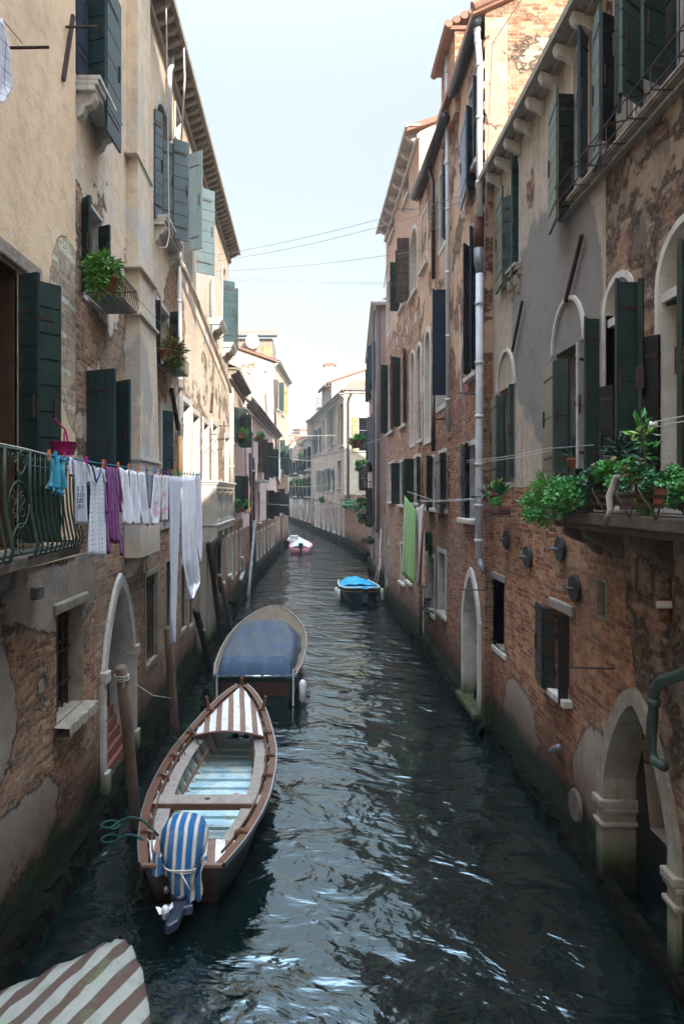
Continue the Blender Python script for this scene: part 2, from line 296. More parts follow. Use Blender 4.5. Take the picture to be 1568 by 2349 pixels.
def watermat():
    m, nt, bs = newmat('canal_water'); P, x, y, z, g = posxyz(nt)
    wx = x + (noise(nt, P, .6, 2)-.5)*1.0; wy = y + (noise(nt, P, .5, 2)-.5)*1.2
    r1 = noise(nt, vec(nt, wx*.7-wy*.3, wy*1.15+wx*.4, 0), 1.15, 2, .5, .3)
    r2 = noise(nt, vec(nt, wx*.85-wy*.2, wy*1.4+wx*.3, 3), 3.4, 2, .5, .3)
    r3 = noise(nt, vec(nt, wx*.8, wy*1.7+wx*.3, 7), 9, 3, .55, .2)
    bs.inputs['Base Color'].default_value = (.0018, .0062, .006, 1); bs.inputs['Roughness'].default_value = .012
    bs.inputs['IOR'].default_value = 2.15; bs.inputs['Specular Tint'].default_value = (.7, .91, 1, 1); bs.inputs['Specular IOR Level'].default_value = .6
    calm = noise(nt, P, .3, 3).ss(.35, .65, .55, 1.0)
    bump(nt, bs, (r1*.125 + r2*.046 + r3*.009)*calm, 1.0, 1.0)
    return m
M['water'] = watermat()
def leafmat(name, c, c2): return simple(name, c, .5, .2, 5, c2=c2, bmp=0, spec=.4, rnd=.75)
G = {'deep': leafmat('deep_green_leaves', (.022, .14, .04), (.035, .17, .045)), 'fresh': leafmat('fresh_green_leaves', (.05, .27, .05), (.1, .33, .06)), 'lime': leafmat('lime_leaves', (.18, .4, .06), (.26, .36, .08)),
     'dry': leafmat('dry_olive_leaves', (.16, .17, .05), (.22, .16, .07)), 'dark': leafmat('dark_blue_green_leaves', (.02, .055, .04), (.03, .07, .05)), 'redl': leafmat('reddish_leaves', (.25, .06, .03), (.1, .16, .03)),
     'fern': leafmat('fern_green', (.07, .24, .02), (.12, .3, .03)), 'flower': simple('pink_petals', (.5, .02, .15), .6, .2, 5, bmp=0), 'flowerw': simple('pale_petals', (.7, .55, .55), .6, .2, 5, bmp=0), 'moss': leafmat('moss', (.02, .05, .012), (.012, .03, .01))}
# ---------------------------------------------------------------- mesh helpers
class MB:
    def __init__(s): s.v = []; s.f = []; s.mi = []
    def add(s, vs, fs, mi=0):
        o = len(s.v); s.v += [Vector(a) for a in vs]; s.f += [[i+o for i in f] for f in fs]; s.mi += [mi]*len(fs); return s
    def obox(s, o, ax, ay, az, mi=0):
        o, ax, ay, az = map(Vector, (o, ax, ay, az))
        return s.add([o, o+ax, o+ax+ay, o+ay, o+az, o+ax+az, o+ax+ay+az, o+ay+az], [(0, 3, 2, 1), (4, 5, 6, 7), (0, 1, 5, 4), (1, 2, 6, 5), (2, 3, 7, 6), (3, 0, 4, 7)], mi)
    def box(s, x0, x1, y0, y1, z0, z1, mi=0): return s.obox((x0, y0, z0), (x1-x0, 0, 0), (0, y1-y0, 0), (0, 0, z1-z0), mi)
    def prism(s, pts, d, mi=0):
        n = len(pts); d = Vector(d); a = [Vector(p) for p in pts]
        return s.add(a+[p+d for p in a], [list(range(n))[::-1], list(range(n, 2*n))]+[(i, (i+1) % n, n+(i+1) % n, n+i) for i in range(n)], mi)
    def tube(s, pts, r, n=8, mi=0, caps=True):
        pts = [Vector(p) for p in pts]; rr = r if isinstance(r, (list, tuple)) else [r]*len(pts); rings = []
        up = Vector((0, 0, 1)); fs = []; vs = []
        for i, p in enumerate(pts):
            t = (pts[min(i+1, len(pts)-1)]-pts[max(i-1, 0)]).normalized()
            a = t.cross(up if abs(t.z) < .95 else Vector((1, 0, 0))).normalized(); b = t.cross(a).normalized()
            if i and a.dot(pa) < 0: a, b = -a, -b
            pa = a
            for k in range(n): vs.append(p+(a*cos(2*pi*k/n)+b*sin(2*pi*k/n))*rr[i])
        for i in range(len(pts)-1):
            for k in range(n): fs.append((i*n+k, i*n+(k+1) % n, (i+1)*n+(k+1) % n, (i+1)*n+k))
        if caps: fs += [list(range(n))[::-1], [(len(pts)-1)*n+k for k in range(n)]]
        return s.add(vs, fs, mi)
    def lathe(s, c, prof, n=14, mi=0, axis='z'):
        c = Vector(c); vs = []; fs = []
        for r, h in prof:
            for k in range(n):
                a = 2*pi*k/n; q = (r*cos(a), r*sin(a), h) if axis == 'z' else (h, r*cos(a), r*sin(a)); vs.append(c+Vector(q))
        for i in range(len(prof)-1):
            for k in range(n): fs.append((i*n+k, i*n+(k+1) % n, (i+1)*n+(k+1) % n, (i+1)*n+k))
        fs += [list(range(n))[::-1], [(len(prof)-1)*n+k for k in range(n)]]
        return s.add(vs, fs, mi)
    def grid(s, rows, mi=0, closed=False):
        m = len(rows[0]); vs = [p for r in rows for p in r]; fs = []
        for i in range(len(rows)-1):
            for k in range(m if closed else m-1): fs.append((i*m+k, i*m+(k+1) % m, (i+1)*m+(k+1) % m, (i+1)*m+k))
        return s.add(vs, fs, mi)
    def build(s, name, mats, parent=None, smooth=False, bevel=0):
        me = bpy.data.meshes.new(name); off = Vector(parent_loc(parent))
        me.from_pydata([tuple(v-off) for v in s.v], [], s.f)
        for m_ in (mats if isinstance(mats, list) else [mats]): me.materials.append(m_)
        me.polygons.foreach_set('material_index', s.mi); me.polygons.foreach_set('use_smooth', [smooth]*len(s.f)); me.update()
        o = bpy.data.objects.new(name, me); COL.objects.link(o)
        if parent: o.parent = parent
        if bevel:
            b = o.modifiers.new('b', 'BEVEL'); b.width = bevel; b.segments = 2; b.limit_method = 'ANGLE'
        return o
def parent_loc(p):
    l = Vector((0, 0, 0))
    while p is not None: l = l+p.location; p = p.parent
    return l
def tag(o, label=None, cat=None, group=None, kind=None):
    if label: o['label'] = label
    if cat: o['category'] = cat
    if group: o['group'] = group
    if kind: o['kind'] = kind
    return o
def empty(name, loc, label=None, cat=None, group=None):
    o = bpy.data.objects.new(name, None); COL.objects.link(o); o.location = loc; o.empty_display_size = .2
    return tag(o, label, cat, group)
# ---------------------------------------------------------------- facades
def ray(u, v, Y): return Vector(((u-CX)/FP*Y, Y, CH-(v-HY)/FP*Y))
def onX(u, v, X):
    Y = X*FP/(u-CX); return Vector((X, Y, CH-(v-HY)/FP*Y))
class Face:
    def __init__(s, p0, p1):
        s.p0 = Vector(p0); d = Vector(p1)-s.p0; s.L = d.length; s.d = d/s.L
        n = Vector((s.d.y, -s.d.x)); mid = s.p0+d*.5
        if (Vector((-.1, mid.y))-mid).dot(n) < 0 and abs(s.d.y) > abs(s.d.x): n = -n
        if abs(s.d.x) >= abs(s.d.y) and n.y > 0: n = -n
        s.n = n
    def at(s, u, out=0):
        k = (u-CX)/FP; o = s.p0+s.n*out
        Y = (o.x*s.d.y - o.y*s.d.x)/(k*s.d.y - s.d.x); return Vector((k*Y, Y))
    def S(s, u, out=0): return (s.at(u, out)-s.p0-s.n*out).dot(s.d)
    def z(s, u, v, out=0): return CH-(v-HY)/FP*s.at(u, out).y
    def P(s, t, z, out=0):
        q = s.p0+s.d*t+s.n*out; return Vector((q.x, q.y, z))
    def uv(s, u, v, out=0): a = s.at(u, out); return Vector((a.x, a.y, CH-(v-HY)/FP*a.y))
def hole_poly(s0, s1, z0, z1, arch, rise=None):
    if not arch: return [(s0, z0), (s1, z0), (s1, z1), (s0, z1)]
    c = (s0+s1)/2; r = (s1-s0)/2; rise = rise if rise else (r if arch == 'o' else r*1.45)
    zs = z1-rise; pts = [(s0, z0), (s1, z0)]
    for i in range(13):
        t = i/12
        if arch == 'o': a = t*pi; pts.append((c+r*cos(a), zs+rise*sin(a)))
        else:
            x = 1-2*t; pts.append((c+r*x, zs+rise*(1-abs(x)**1.5)**.8))
    return pts
def offset_poly(pts, d):
    n = len(pts); out = []
    for i in range(n):
        a, b, c = Vector(pts[i-1]), Vector(pts[i]), Vector(pts[(i+1) % n])
        e1 = (b-a); e2 = (c-b)
        if e1.length < 1e-6: e1 = e2
        if e2.length < 1e-6: e2 = e1
        n1 = Vector((e1.y, -e1.x)).normalized(); n2 = Vector((e2.y, -e2.x)).normalized(); m = (n1+n2)
        if m.length < 1e-6: m = n1
        m.normalize(); k = max(.5, m.dot(n1)); out.append(tuple(b+m*(d/k)))
    return out
def inpoly(p, poly):
    x, y = p; c = False; j = len(poly)-1
    for i in range(len(poly)):
        xi, yi = poly[i]; xj, yj = poly[j]
        if (yi > y) != (yj > y) and x < (xj-xi)*(y-yi)/(yj-yi)+xi: c = not c
        j = i
    return c
def wallmesh(name, F, outline, holes, mat, parent, out=0, ends=.42, regions=None):
    vs = []; es = []
    for poly in [outline]+holes:
        o = len(vs); n = len(poly); vs += [Vector(p) for p in poly]; es += [(o+i, o+(i+1) % n) for i in range(n)]
    if regions:
        for (a, b) in regions: o = len(vs); vs += [Vector(a), Vector(b)]; es.append((o, o+1))
    r = geometry.delaunay_2d_cdt(vs, es, [], 0, 1e-5); V, FS = r[0], r[2]; mb = MB(); keep = []
    for f in FS:
        c = sum((V[i] for i in f), Vector((0, 0)))/len(f)
        if inpoly(c, outline) and not any(inpoly(c, h) for h in holes): keep.append(f)
    mb.add([F.P(v.x, v.y, out) for v in V], keep)
    if ends:
        n = len(outline)
        for i in range(n):
            a, b = outline[i], outline[(i+1) % n]
            mb.add([F.P(a[0], a[1], out), F.P(b[0], b[1], out), F.P(b[0], b[1], -ends), F.P(a[0], a[1], -ends)], [(0, 1, 2, 3)])
    return mb.build(name, mat, parent)
HOLES = {}
def opening(b, F, u0, u1, vt, vb, at=None, arch=None, depth=.24, band=.07, mat='stone', sill=.0, pane='glass', name='window', mull=1, rise=None, out=.018, frame='wframe', label=None, zs=None, sillmat='stone'):
    at = u0 if at is None else at
    s0, s1 = sorted((F.S(u0), F.S(u1))); z1 = F.z(at, vt); z0 = F.z(at, vb)
    if zs: z0, z1 = zs
    poly = hole_poly(s0, s1, z0, z1, arch, rise); HOLES.setdefault(id(F), []).append(poly)
    mb = MB(); n = len(poly)
    inner = offset_poly(poly, -.004)
    if band:
        ou = offset_poly(poly, band)
        for i in range(n):
            j = (i+1) % n; a, c_, d, e = poly[i], poly[j], ou[j], ou[i]
            mb.add([F.P(*a, out), F.P(*c_, out), F.P(*d, out), F.P(*e, out)], [(0, 1, 2, 3)])
            mb.add([F.P(*e, out), F.P(*d, out), F.P(*d, -.03), F.P(*e, -.03)], [(0, 1, 2, 3)])
    for i in range(n):
        j = (i+1) % n; mb.add([F.P(*poly[i], out if band else .001), F.P(*poly[j], out if band else .001), F.P(*poly[j], -depth), F.P(*poly[i], -depth)], [(0, 1, 2, 3)])
    wo = mb.build(name, M[mat], b)
    if label: wo['label'] = label
    pb = MB(); pb.add([F.P(*p, -depth+.03) for p in inner], [list(range(n))]); pb.add([F.P(*p, -depth-.02) for p in inner], [list(range(n))[::-1]])
    W_, H_ = s1-s0, z1-z0; d2 = -depth+.03
    if frame and pane == 'glass':
        t = .045
        for (a, c_, e, f) in [(s0, s0+t, z0, z1 if not arch else z1-(s1-s0)*.5), (s1-t, s1, z0, z1 if not arch else z1-(s1-s0)*.5), (s0, s1, z0, z0+t)]+([] if arch else [(s0, s1, z1-t, z1)])+[(s0+W_*k/(mull+1)-t/2, s0+W_*k/(mull+1)+t/2, z0+t, z1-.08) for k in range(1, mull+1)]+([(s0+t, s1-t, z0+H_*.62, z0+H_*.62+.03)] if H_ > 1 else []):
            o = F.P(a, e, d2); pb.obox(o, F.P(c_, e, d2)-o, F.P(a, e, d2+.04)-o, F.P(a, f, d2)-o, 1)
    pb.build('pane' if pane == 'glass' else 'door_leaf', [M[pane], M[frame] if frame else M[pane]], wo)
    if sill:
        sb = MB(); o = F.P(s0-.12, z0-.1, -.05); ln = F.P(s1+.12, z0-.1, -.05)-o; pr = F.P(s0-.12, z0-.1, sill)-o
        sb.obox(o, ln, pr, (0, 0, .1)); so_ = sb.build('sill', M[sillmat], wo, bevel=.015)
    wo['_s'] = 0; del wo['_s']
    return wo, F, s0, s1, z0, z1
def leaf(par, a, b, z0, z1, mat, rows=.24, t=.035, vert=False, arch=False, name='shutter'):
    """board shutter leaf between plan points a and b"""
    a = Vector((a[0], a[1], 0)); b = Vector((b[0], b[1], 0)); d = b-a; wd = d.length; d = d/wd; n = Vector((d.y, -d.x, 0))
    mb = MB(); mb.obox(a-n*t*.2+Vector((0, 0, z0+.01)), d*wd, n*t*.4, (0, 0, z1-z0-.02-(.1*wd if arch else 0)))
    if vert:
        k = max(2, round(wd/.16)); g = .008
        for i in range(k): mb.obox(a-n*t*.5+d*(wd*i/k+g/2)+Vector((0, 0, z0)), d*(wd/k-g), n*t, (0, 0, z1-z0))
    else:
        k = max(2, round((z1-z0)/rows)); hgt = (z1-z0)/k
        for i in range(k):
            if arch and i == k-1:
                pts = [a-n*t*.5+Vector((0, 0, z0+i*hgt))]+[a-n*t*.5+d*wd*q+Vector((0, 0, z1-hgt*(.9*(1-q)**2 if arch == 1 else .9*q**2))) for q in (0, .25, .5, .75, 1)]+[a-n*t*.5+d*wd+Vector((0, 0, z0+i*hgt))]
                mb.prism(pts, n*t)
            else: mb.obox(a-n*t*.5+Vector((0, 0, z0+i*hgt+.008)), d*wd, n*t, (0, 0, hgt-.016))
    # iron hinge straps and a bolt
    for zz in (z0+(z1-z0)*.12, z0+(z1-z0)*.85):
        mb.obox(a-n*(t*.5+.006)+Vector((0, 0, zz)), d*wd*.8, n*(t+.012), (0, 0, .03), 1)
    mb.obox(a-n*(t*.5+.02)+d*wd*.8+Vector((0, 0, (z0+z1)*.5-.1)), d*.02, n*(t+.04), (0, 0, .22), 1)
    return mb.build(name, [M[mat], M['iron']], par, bevel=0)
def leaves_px(W, specs):
    """W from opening(); specs (u_a,out_a,u_b,out_b,v_top,v_bot or None,mat,[opts])"""
    wo, F, s0, s1, z0, z1 = W
    for sp in specs:
        ua, oa, ub, ob, vt, vb, mt = sp[:7]; kw = sp[7] if len(sp) > 7 else {}
        A, B = F.at(ua, oa), F.at(ub, ob)
        zt = F.z(ua, vt, oa) if vt is not None else z1; zb_ = F.z(ua, vb, oa) if vb is not None else z0
        leaf(wo, A, B, zb_, zt, mt, **kw)
def perp(W, sides, mat, wd=.4, ang=90, zt=None, zb=None, **kw):
    """leaves hinged at the jambs, opened by ang degrees; sides 'n' near camera, 'f' far"""
    wo, F, s0, s1, z0, z1 = W
    near, far = (s0, s1) if F.P(s0, 0).y < F.P(s1, 0).y else (s1, s0)
    for i, c in enumerate(sides):
        a = ang[i] if isinstance(ang, (list, tuple)) else ang; m_ = mat[i] if isinstance(mat, (list, tuple)) else mat
        h = near if c == 'n' else far; ds = (far-near)/abs(far-near)*(1 if c == 'n' else -1)
        A = F.P(h, 0, .03); B = F.P(h+ds*wd*cos(radians(a)), 0, .03+wd*sin(radians(a)))
        leaf(wo, A, B, zb if zb else z0, zt if zt else z1, m_, **kw)
def finish_wall(b, F, outline, mat, **kw): return wallmesh('wall', F, outline, HOLES.get(id(F), []), mat, b, **kw)
def body(b, F, s0, s1, z, mat, depth=7.0, rise=1.5, front=.44, roofmat='tile', over=.3, name='rear_wall', roof=True):
    q = [(-front, -.3), (-front, z), (-front-depth/2, z+rise), (-front-depth, z), (-front-depth, -.3)]
    MB().prism([F.P(s0, zz, o) for o, zz in q], F.P(s1, 0, 0)-F.P(s0, 0, 0)).build(name, mat, b)
    if roof:
        # tiled slope as half-round rows running down to the eave
        k = max(4, int((s1-s0)/.24)); mb = MB(); sl = rise/(depth/2+0.0)
        for sgn in (0, 1):
            rows = []
            for j in range(2):
                o = (over if j == 0 else -front-depth/2) if sgn == 0 else (-front-depth if j == 0 else -front-depth/2)
                zz = (z+.07 if j == 0 else z+rise+.12); row = []
                for i in range(k*6+1):
                    a = i/6; row.append(F.P(s0-.05+(s1-s0+.1)*a/k, zz+.055*abs(sin(pi*a)), o))
                rows.append(row)
            mb.grid(rows)
            if sgn == 0:
                for i in range(k): c_ = F.P(s0-.05+(s1-s0+.1)*(i+.5)/k, rows[0][0].z+.0, over-.02); mb.tube([c_, c_+Vector((F.n.x, F.n.y, 0))*.06], .07, 7)
        mb.build('roof', M[roofmat], b)
def cornice(b, F, s0, s1, z, over=.4, step=.42, mat='stone_d', gutter=None, cw=.13, chh=.2):
    mb = MB()
    for (o0, o1, za, zb_) in [(0, over, z-.06, z), (over-.06, over+.02, z-.1, z+.03), (0, .09, z-.42, z-.3)]:
        o = F.P(s0, za, o0+.002); mb.obox(o, F.P(s1, za, o0+.002)-o, F.P(s0, za, o1)-o, (0, 0, zb_-za))
    cb = mb.build('cornice', M[mat], b)
    n = int((s1-s0)/step)
    for i in range(min(n, 95)):
        s = s0+(i+.5)*(s1-s0)/n; k = MB(); e = over*.85
        pts = [F.P(s-cw/2, z-.065, 0), F.P(s-cw/2, z-.065, e), F.P(s-cw/2, z-.13, e), F.P(s-cw/2, z-.13-chh*.35, e*.75), F.P(s-cw/2, z-.13-chh*.55, e*.4), F.P(s-cw/2, z-.13-chh, 0)]
        k.prism(pts, F.P(s+cw/2, 0, 0)-F.P(s-cw/2, 0, 0)).build('corbel', M[mat], cb)
    if gutter:
        pts = [F.P(s0+(s1-s0)*t, z+.03, over+.08) for t in (0, .5, 1)]; MB().tube(pts, .075, 10).build('gutter', M[gutter], b, True)
def foundation(b, F, s0, s1, out=.22, top=.3, seed=1):
    rnd = random.Random(seed); n = max(4, int((s1-s0)/.16)); rows = [[] for _ in range(6)]
    prof = [(-.01, top+.05), (out*.8, top), (out, top-.07), (out+.03, .12), (out+.05, -.1), (out+.02, -.5)]
    for i in range(n+1):
        s = s0+(s1-s0)*i/n
        for j, (o, z) in enumerate(prof):
            e = .0 if j in (0, 5) else .035; rows[j].append(F.P(s, z+rnd.uniform(-e, e), o+rnd.uniform(-e, e)))
    MB().grid(rows).build('foundation', M['ledge'], b, False)
def bracket_sill(W, out=.3, over=.15, z=None, mat='stone'):
    wo, F, s0, s1, z0, z1 = W; z = z or z0; mb = MB()
    for (o, za, zb_) in [(out, z-.06, z), (out-.03, z-.12, z-.06), (out-.07, z-.19, z-.12)]:
        p = F.P(s0-over, za, -.02); mb.obox(p, F.P(s1+over, za, -.02)-p, F.P(s0-over, za, o)-p, (0, 0, zb_-za))
    sb = mb.build('sill', M[mat], wo, bevel=.01)
    for s in (s0-over+.06, s1+over-.2):
        e = out*.75; q = [(0, z-.19), (e, z-.19), (e*1.02, z-.25), (e*.8, z-.33), (e*.45, z-.36), (e*.3, z-.45), (0, z-.5)]
        MB().prism([F.P(s, zz, o) for o, zz in q], F.P(s+.14, 0, 0)-F.P(s, 0, 0)).build('bracket', M[mat], sb)
def pipe(b, F, pts, r, mat, name='downpipe', out=.1, clamps=0):
    P_ = [F.uv(u, v, out) for u, v in pts]; mb = MB().tube(P_, r, 10)
    for i in range(clamps):
        t = (i+.5)/clamps; k = t*(len(P_)-1); j = min(int(k), len(P_)-2); c = P_[j].lerp(P_[j+1], k-j); mb.tube([c-Vector((0, 0, .03)), c+Vector((0, 0, .03))], r*1.2, 10)
    return mb.build(name, M[mat], b, True)
def bar(b, F, u0, v0, u1, v1, w_=.05, out=.05, mat='iron', name='anchor_bar', t=.04):
    p, q = F.uv(u0, v0, out), F.uv(u1, v1, out); return MB().tube([p, q], w_/2, 6).build(name, M[mat], b)
def foliage(mb, c, rad, n, size, mi=0, droop=0, rnd=random, long=1.0, up=0):
    if long < 1.5: size *= .72; n = int(n*1.5)
    c = Vector(c); rad = rad if isinstance(rad, (tuple, list)) else (rad,)*3
    subs = None
    if n > 120 and long < 2: subs = [Vector([rnd.uniform(-.75, .75) for _q in range(3)]) for _k in range(max(7, n//45))]
    for _ in range(n):
        while True:
            d = Vector((rnd.uniform(-1, 1), rnd.uniform(-1, 1), rnd.uniform(-1, 1)))
            if d.length < 1: break
        if subs: d = rnd.choice(subs)+d*.34
        p = c+Vector((d.x*rad[0], d.y*rad[1], d.z*rad[2])); p.z -= droop*rnd.random()**2
        t = (Vector((rnd.gauss(0, 1), rnd.gauss(0, 1), rnd.gauss(0, .6)+up))+d*.8).normalized(); s = size*rnd.uniform(.6, 1.3)
        a = t.cross(Vector((rnd.gauss(0, 1), rnd.gauss(0, 1), rnd.gauss(0, 1)))).normalized()*s*.42/long**.5; t = t*s*long**.5; nn = a.cross(t).normalized()*s*.12
        mb.add([p, p+t*.5+a+nn, p+t, p+t*.5-a+nn], [(0, 1, 2, 3)], mi)
    return mb
def pot(par, c, r, h, mat, name='pot'):
    return MB().lathe(c, [(r*.72, 0), (r*.95, h*.8), (r*1.05, h*.82), (r*1.05, h), (r*.9, h), (r*.85, h*.85), (.01, h*.84)], 14).build(name, M[mat], par, True)
def wire(name, pts, r, mat, label, cat='cable', sag=0, group=None, n=14):
    P_ = [Vector(p) for p in pts]
    if len(P_) == 2 and sag: P_ = [P_[0].lerp(P_[1], i/n)-Vector((0, 0, sag*4*(i/n)*(1-i/n))) for i in range(n+1)]
    return tag(MB().tube(P_, r, 5).build(name, M[mat], None, True), label, cat, group)
# ---------------------------------------------------------------- water and ground
mb = MB(); mb.add([(-60, -12, 0), (60, -12, 0), (60, 400, 0), (-60, 400, 0)], [(0, 1, 2, 3)])
tag(mb.build('water', M['water']), kind='structure')
mb = MB(); mb.add([(-400, -200, -.9), (400, -200, -.9), (400, 900, -.9), (-400, 900, -.9)], [(0, 1, 2, 3)])
tag(mb.build('ground', M['ledge']), kind='structure')
# ================================================================ LEFT 1: beige building with iron balcony
bL1 = empty('building', (-4, 4, 0), 'beige plastered building with iron balcony and laundry, brick showing near the water', 'building')
FA = Face((-2.96, -6), (-2.96, 10.7))
SEAM = 8.35+6; SEAML = 9.12+6
wdr = opening(bL1, FA, 0, 0, 0, 0, zs=(3.98, 6.68), name='balcony_door', depth=.28, band=0, pane='bframe', frame=None) if False else None
def opening_s(b, F, s0, s1, z0, z1, **kw):
    u0 = CX+FP*F.P(s0, 0).x/F.P(s0, 0).y; u1 = CX+FP*F.P(s1, 0).x/F.P(s1, 0).y
    return opening(b, F, u0, u1, 0, 0, zs=(z0, z1), **kw)
W = opening_s(bL1, FA, 5.25+6, 6.72+6, 3.98, 6.7, name='window', depth=.3, band=.0, pane='bframe', frame=None, mat='bframe', label='brown framed balcony door with green shutter')
mb = MB()
for y0, y1, z0, z1 in [(5.3, 6.68, 4.0, 4.9), (5.3, 6.68, 5.0, 5.9), (5.3, 6.68, 6.0, 6.6)]:
    mb.box(-3.235, -3.215, y0+.08, y0+.62, z0, z1); mb.box(-3.235, -3.215, y0+.72, y1-.06, z0, z1)
mb.build('door_panels', M['bframe'], W[0], bevel=.01)
leaf(W[0], (-2.93, 6.76), (-2.7, 6.66), 4.02, 6.68, 'green'); leaf(W[0], (-2.93, 6.8), (-2.66, 7.12), 4.02, 6.68, 'green', rows=.27)
mb = MB(); o = FA.P(5.0+6, 6.72, -.02); mb.obox(o, FA.P(7.22+6, 6.72, -.02)-o, (.1, 0, 0), (0, 0, .16)); mb.build('lintel', M['stone_d'], W[0], bevel=.02)
Wl = opening(bL1, FA, 130, 190, 1410, 1660, depth=.27, band=0, mat='stone_d', pane='glass', mull=1, frame='bframe', label='deep stone framed ground floor window with chipped white sill')
wo, F, s0, s1, z0, z1 = Wl
mb = MB()
for i in range(5): mb.tube([FA.P(s0+.1+i*(s1-s0-.2)/4, z0, -.16), FA.P(s0+.1+i*(s1-s0-.2)/4, z1, -.16)], .012, 6)
for k in range(3): mb.tube([FA.P(s0, z0+.3+.4*k, -.16), FA.P(s1, z0+.3+.4*k, -.16)], .012, 6)
mb.build('window_bars', M['iron'], wo)
mb = MB(); o = FA.P(s0-.1, z1, -.1); mb.obox(o, FA.P(s1+.12, z1, -.1)-o, (.15, 0, 0), (0, 0, .13)); mb.build('lintel', M['stone_d'], wo, bevel=.025)
rnd = random.Random(5); rows = [[], [], [], []]
for i in range(50):
    s = s0-.1+(s1-s0+.2)*i/49
    for j, (oo, zz) in enumerate([(-.2, z0-.005), (.17, z0-.03), (.18, z0-.13), (-.02, z0-.16)]): rows[j].append(FA.P(s, zz+rnd.uniform(-.004, .004), oo+(.012*sin(s*23)+rnd.uniform(-.006, .006) if j in (1, 2) else 0)))
MB().grid(rows).build('sill', M['stone_d'], wo)
mb = MB(); mb.tube([ray(78, 1361, 7.35)-Vector((.0, .05, 0)), ray(78, 1361, 7.35)+Vector((0, .05, 0))], .03, 8)
FL1 = FA
OUT1 = [(0, -.4), (SEAML, -.4), (SEAML, 3.75), (SEAM, 3.75), (SEAM, 13.5), (0, 13.5)]
# junction box on the brick
c = FA.uv(79, 1361, .02); MB().obox(c-Vector((0, .1, .06)), (0, .2, 0), (.07, 0, 0), (0, 0, .13)).build('junction_box', M['greyw'], bL1, bevel=.01)
# iron tie bars, rods
MB().obox(FA.uv(160, 32, .01), (0, .06, 0), (.05, 0, 0), FA.uv(137, 180, .01)-FA.uv(160, 32, .01)).build('anchor_bar', M['iron'], bL1)
for (u, v, L) in [(146, 62, .4), (10, 110, .42)]:
    c = FA.uv(u, v); MB().tube([c, c+Vector((L, .02, .02))], .014, 6).build('clothes_rod', M['iron'], bL1)
# balcony: slab, bellied railing with scroll panel
bal = MB(); pts = []
for y in [3.4+.28*i for i in range(14)]:
    t = (y-3.4)/3.64; pts.append((-2.37-.1*max(0, t*2-1.25)**2, y))
mb = MB(); vs = [Vector((-2.96, 3.4, 3.9))]+[Vector((a, y, 3.9)) for a, y in pts]+[Vector((-2.96, pts[-1][1]+.03, 3.9))]
mb.prism(vs, (0, 0, .07)); bl = mb.build('balcony', M['stone_k'], bL1)
rail = MB(); top = [Vector((a-.02, y, 4.86)) for a, y in pts]+[Vector((-2.95, pts[-1][1]+.05, 4.86))]; bot = [Vector((a-.01, y, 4.02)) for a, y in pts]+[Vector((-2.95, pts[-1][1]+.05, 4.02))]
rail.tube(top, .016, 6); rail.tube(bot, .013, 6)
def belly(x, y, nx, ny, r=.009):
    q = [(0, 4.86), (.0, 4.55), (.015, 4.35), (.05, 4.16), (.07, 4.07), (.045, 3.99), (0, 3.98)]
    rail.tube([Vector((x+nx*o, y+ny*o, z)) for o, z in q], r, 6)
i = 0; y = 3.5
while y < 7.0:
    if not 5.22 < y < 5.66: belly(-2.385-.1*max(0, (y-3.4)/1.82-1.25)**2, y, 1, 0)
    y += .115
for k in range(4): belly(-2.5-.12*k, 7.06, 0, 1)
for yy in (5.22, 5.68): belly(-2.38, yy, 1, 0, .016)
def ring(cy, cz, r, bo=0, r_=.007, a0=0, a1=2*pi):
    rail.tube([Vector((-2.375+bo, cy+r*cos(a0+(a1-a0)*k/20), cz+r*sin(a0+(a1-a0)*k/20))) for k in range(21)], r_, 5)
def spiral(cy, cz, r, sgn, ph):
    rail.tube([Vector((-2.372, cy+sgn*r*(1-k/26)*cos(ph+k*.42), cz+r*(1-k/26)*sin(ph+k*.42))) for k in range(24)], .006, 5)
ring(5.45, 4.83, .17, 0, .007, pi, 2*pi); ring(5.45, 4.42, .19, .01); ring(5.45, 4.1, .17, .03, .007, 0, pi)
for a, b_ in [(5.37, 4.8), (5.53, 4.8), (5.37, 4.47), (5.53, 4.47), (5.37, 4.36), (5.53, 4.36), (5.38, 4.07), (5.52, 4.07)]: spiral(a, b_, .06, 1 if a > 5.45 else -1, 1.5)
for z0_, z1_ in [(4.64, 4.6), (4.2, 4.25)]:
    for sg in (1, -1):
        rail.tube([Vector((-2.37, 5.45+sg*.025*(1 if k % 2 else -1), z0_+(.02-.04*k)*(1 if z0_ > 4.5 else .6)+.03)) for k in range(5)], .006, 4)
for k in range(30):
    yy = 5.74+k*.04
    if yy < 7.0: rail.tube([Vector((-2.385, yy, 4.79+(.02 if k % 2 else -.02))), Vector((-2.385, yy+.04, 4.79+(-.02 if k % 2 else .02)))], .005, 4)
rail.tube([Vector((-2.385, 5.7, 4.74)), Vector((-2.41, 7.02, 4.74))], .008, 5)
rail.build('railing', M['giron'], bl, True)
# wire mesh scrap under the balcony
mb = MB()
for k in range(17): mb.tube([(-2.4+.001*k, 5.0+.03*k, 3.9), (-2.42, 5.0+.03*k, 3.68)], .002, 3)
for k in range(9): mb.tube([(-2.4, 4.98, 3.9-.027*k), (-2.4, 5.5, 3.9-.027*k)], .002, 3)
mb.build('wire_mesh', M['plate'], bl)
wallmesh('wall', FA, [(0, -.4), (SEAML, -.4), (SEAML, 3.75), (0, 3.75)], HOLES[id(FA)], M['L1'], bL1)
wallmesh('wall', FA, [(0, 3.75), (SEAM, 3.75), (SEAM, 13.5), (0, 13.5)], HOLES[id(FA)], M['L1up'], bL1, out=.025)
body(bL1, FA, 0, SEAM, 13.5, M['L1up'], rise=1.2); foundation(bL1, FA, 0, SEAML, .14, .3, 1)
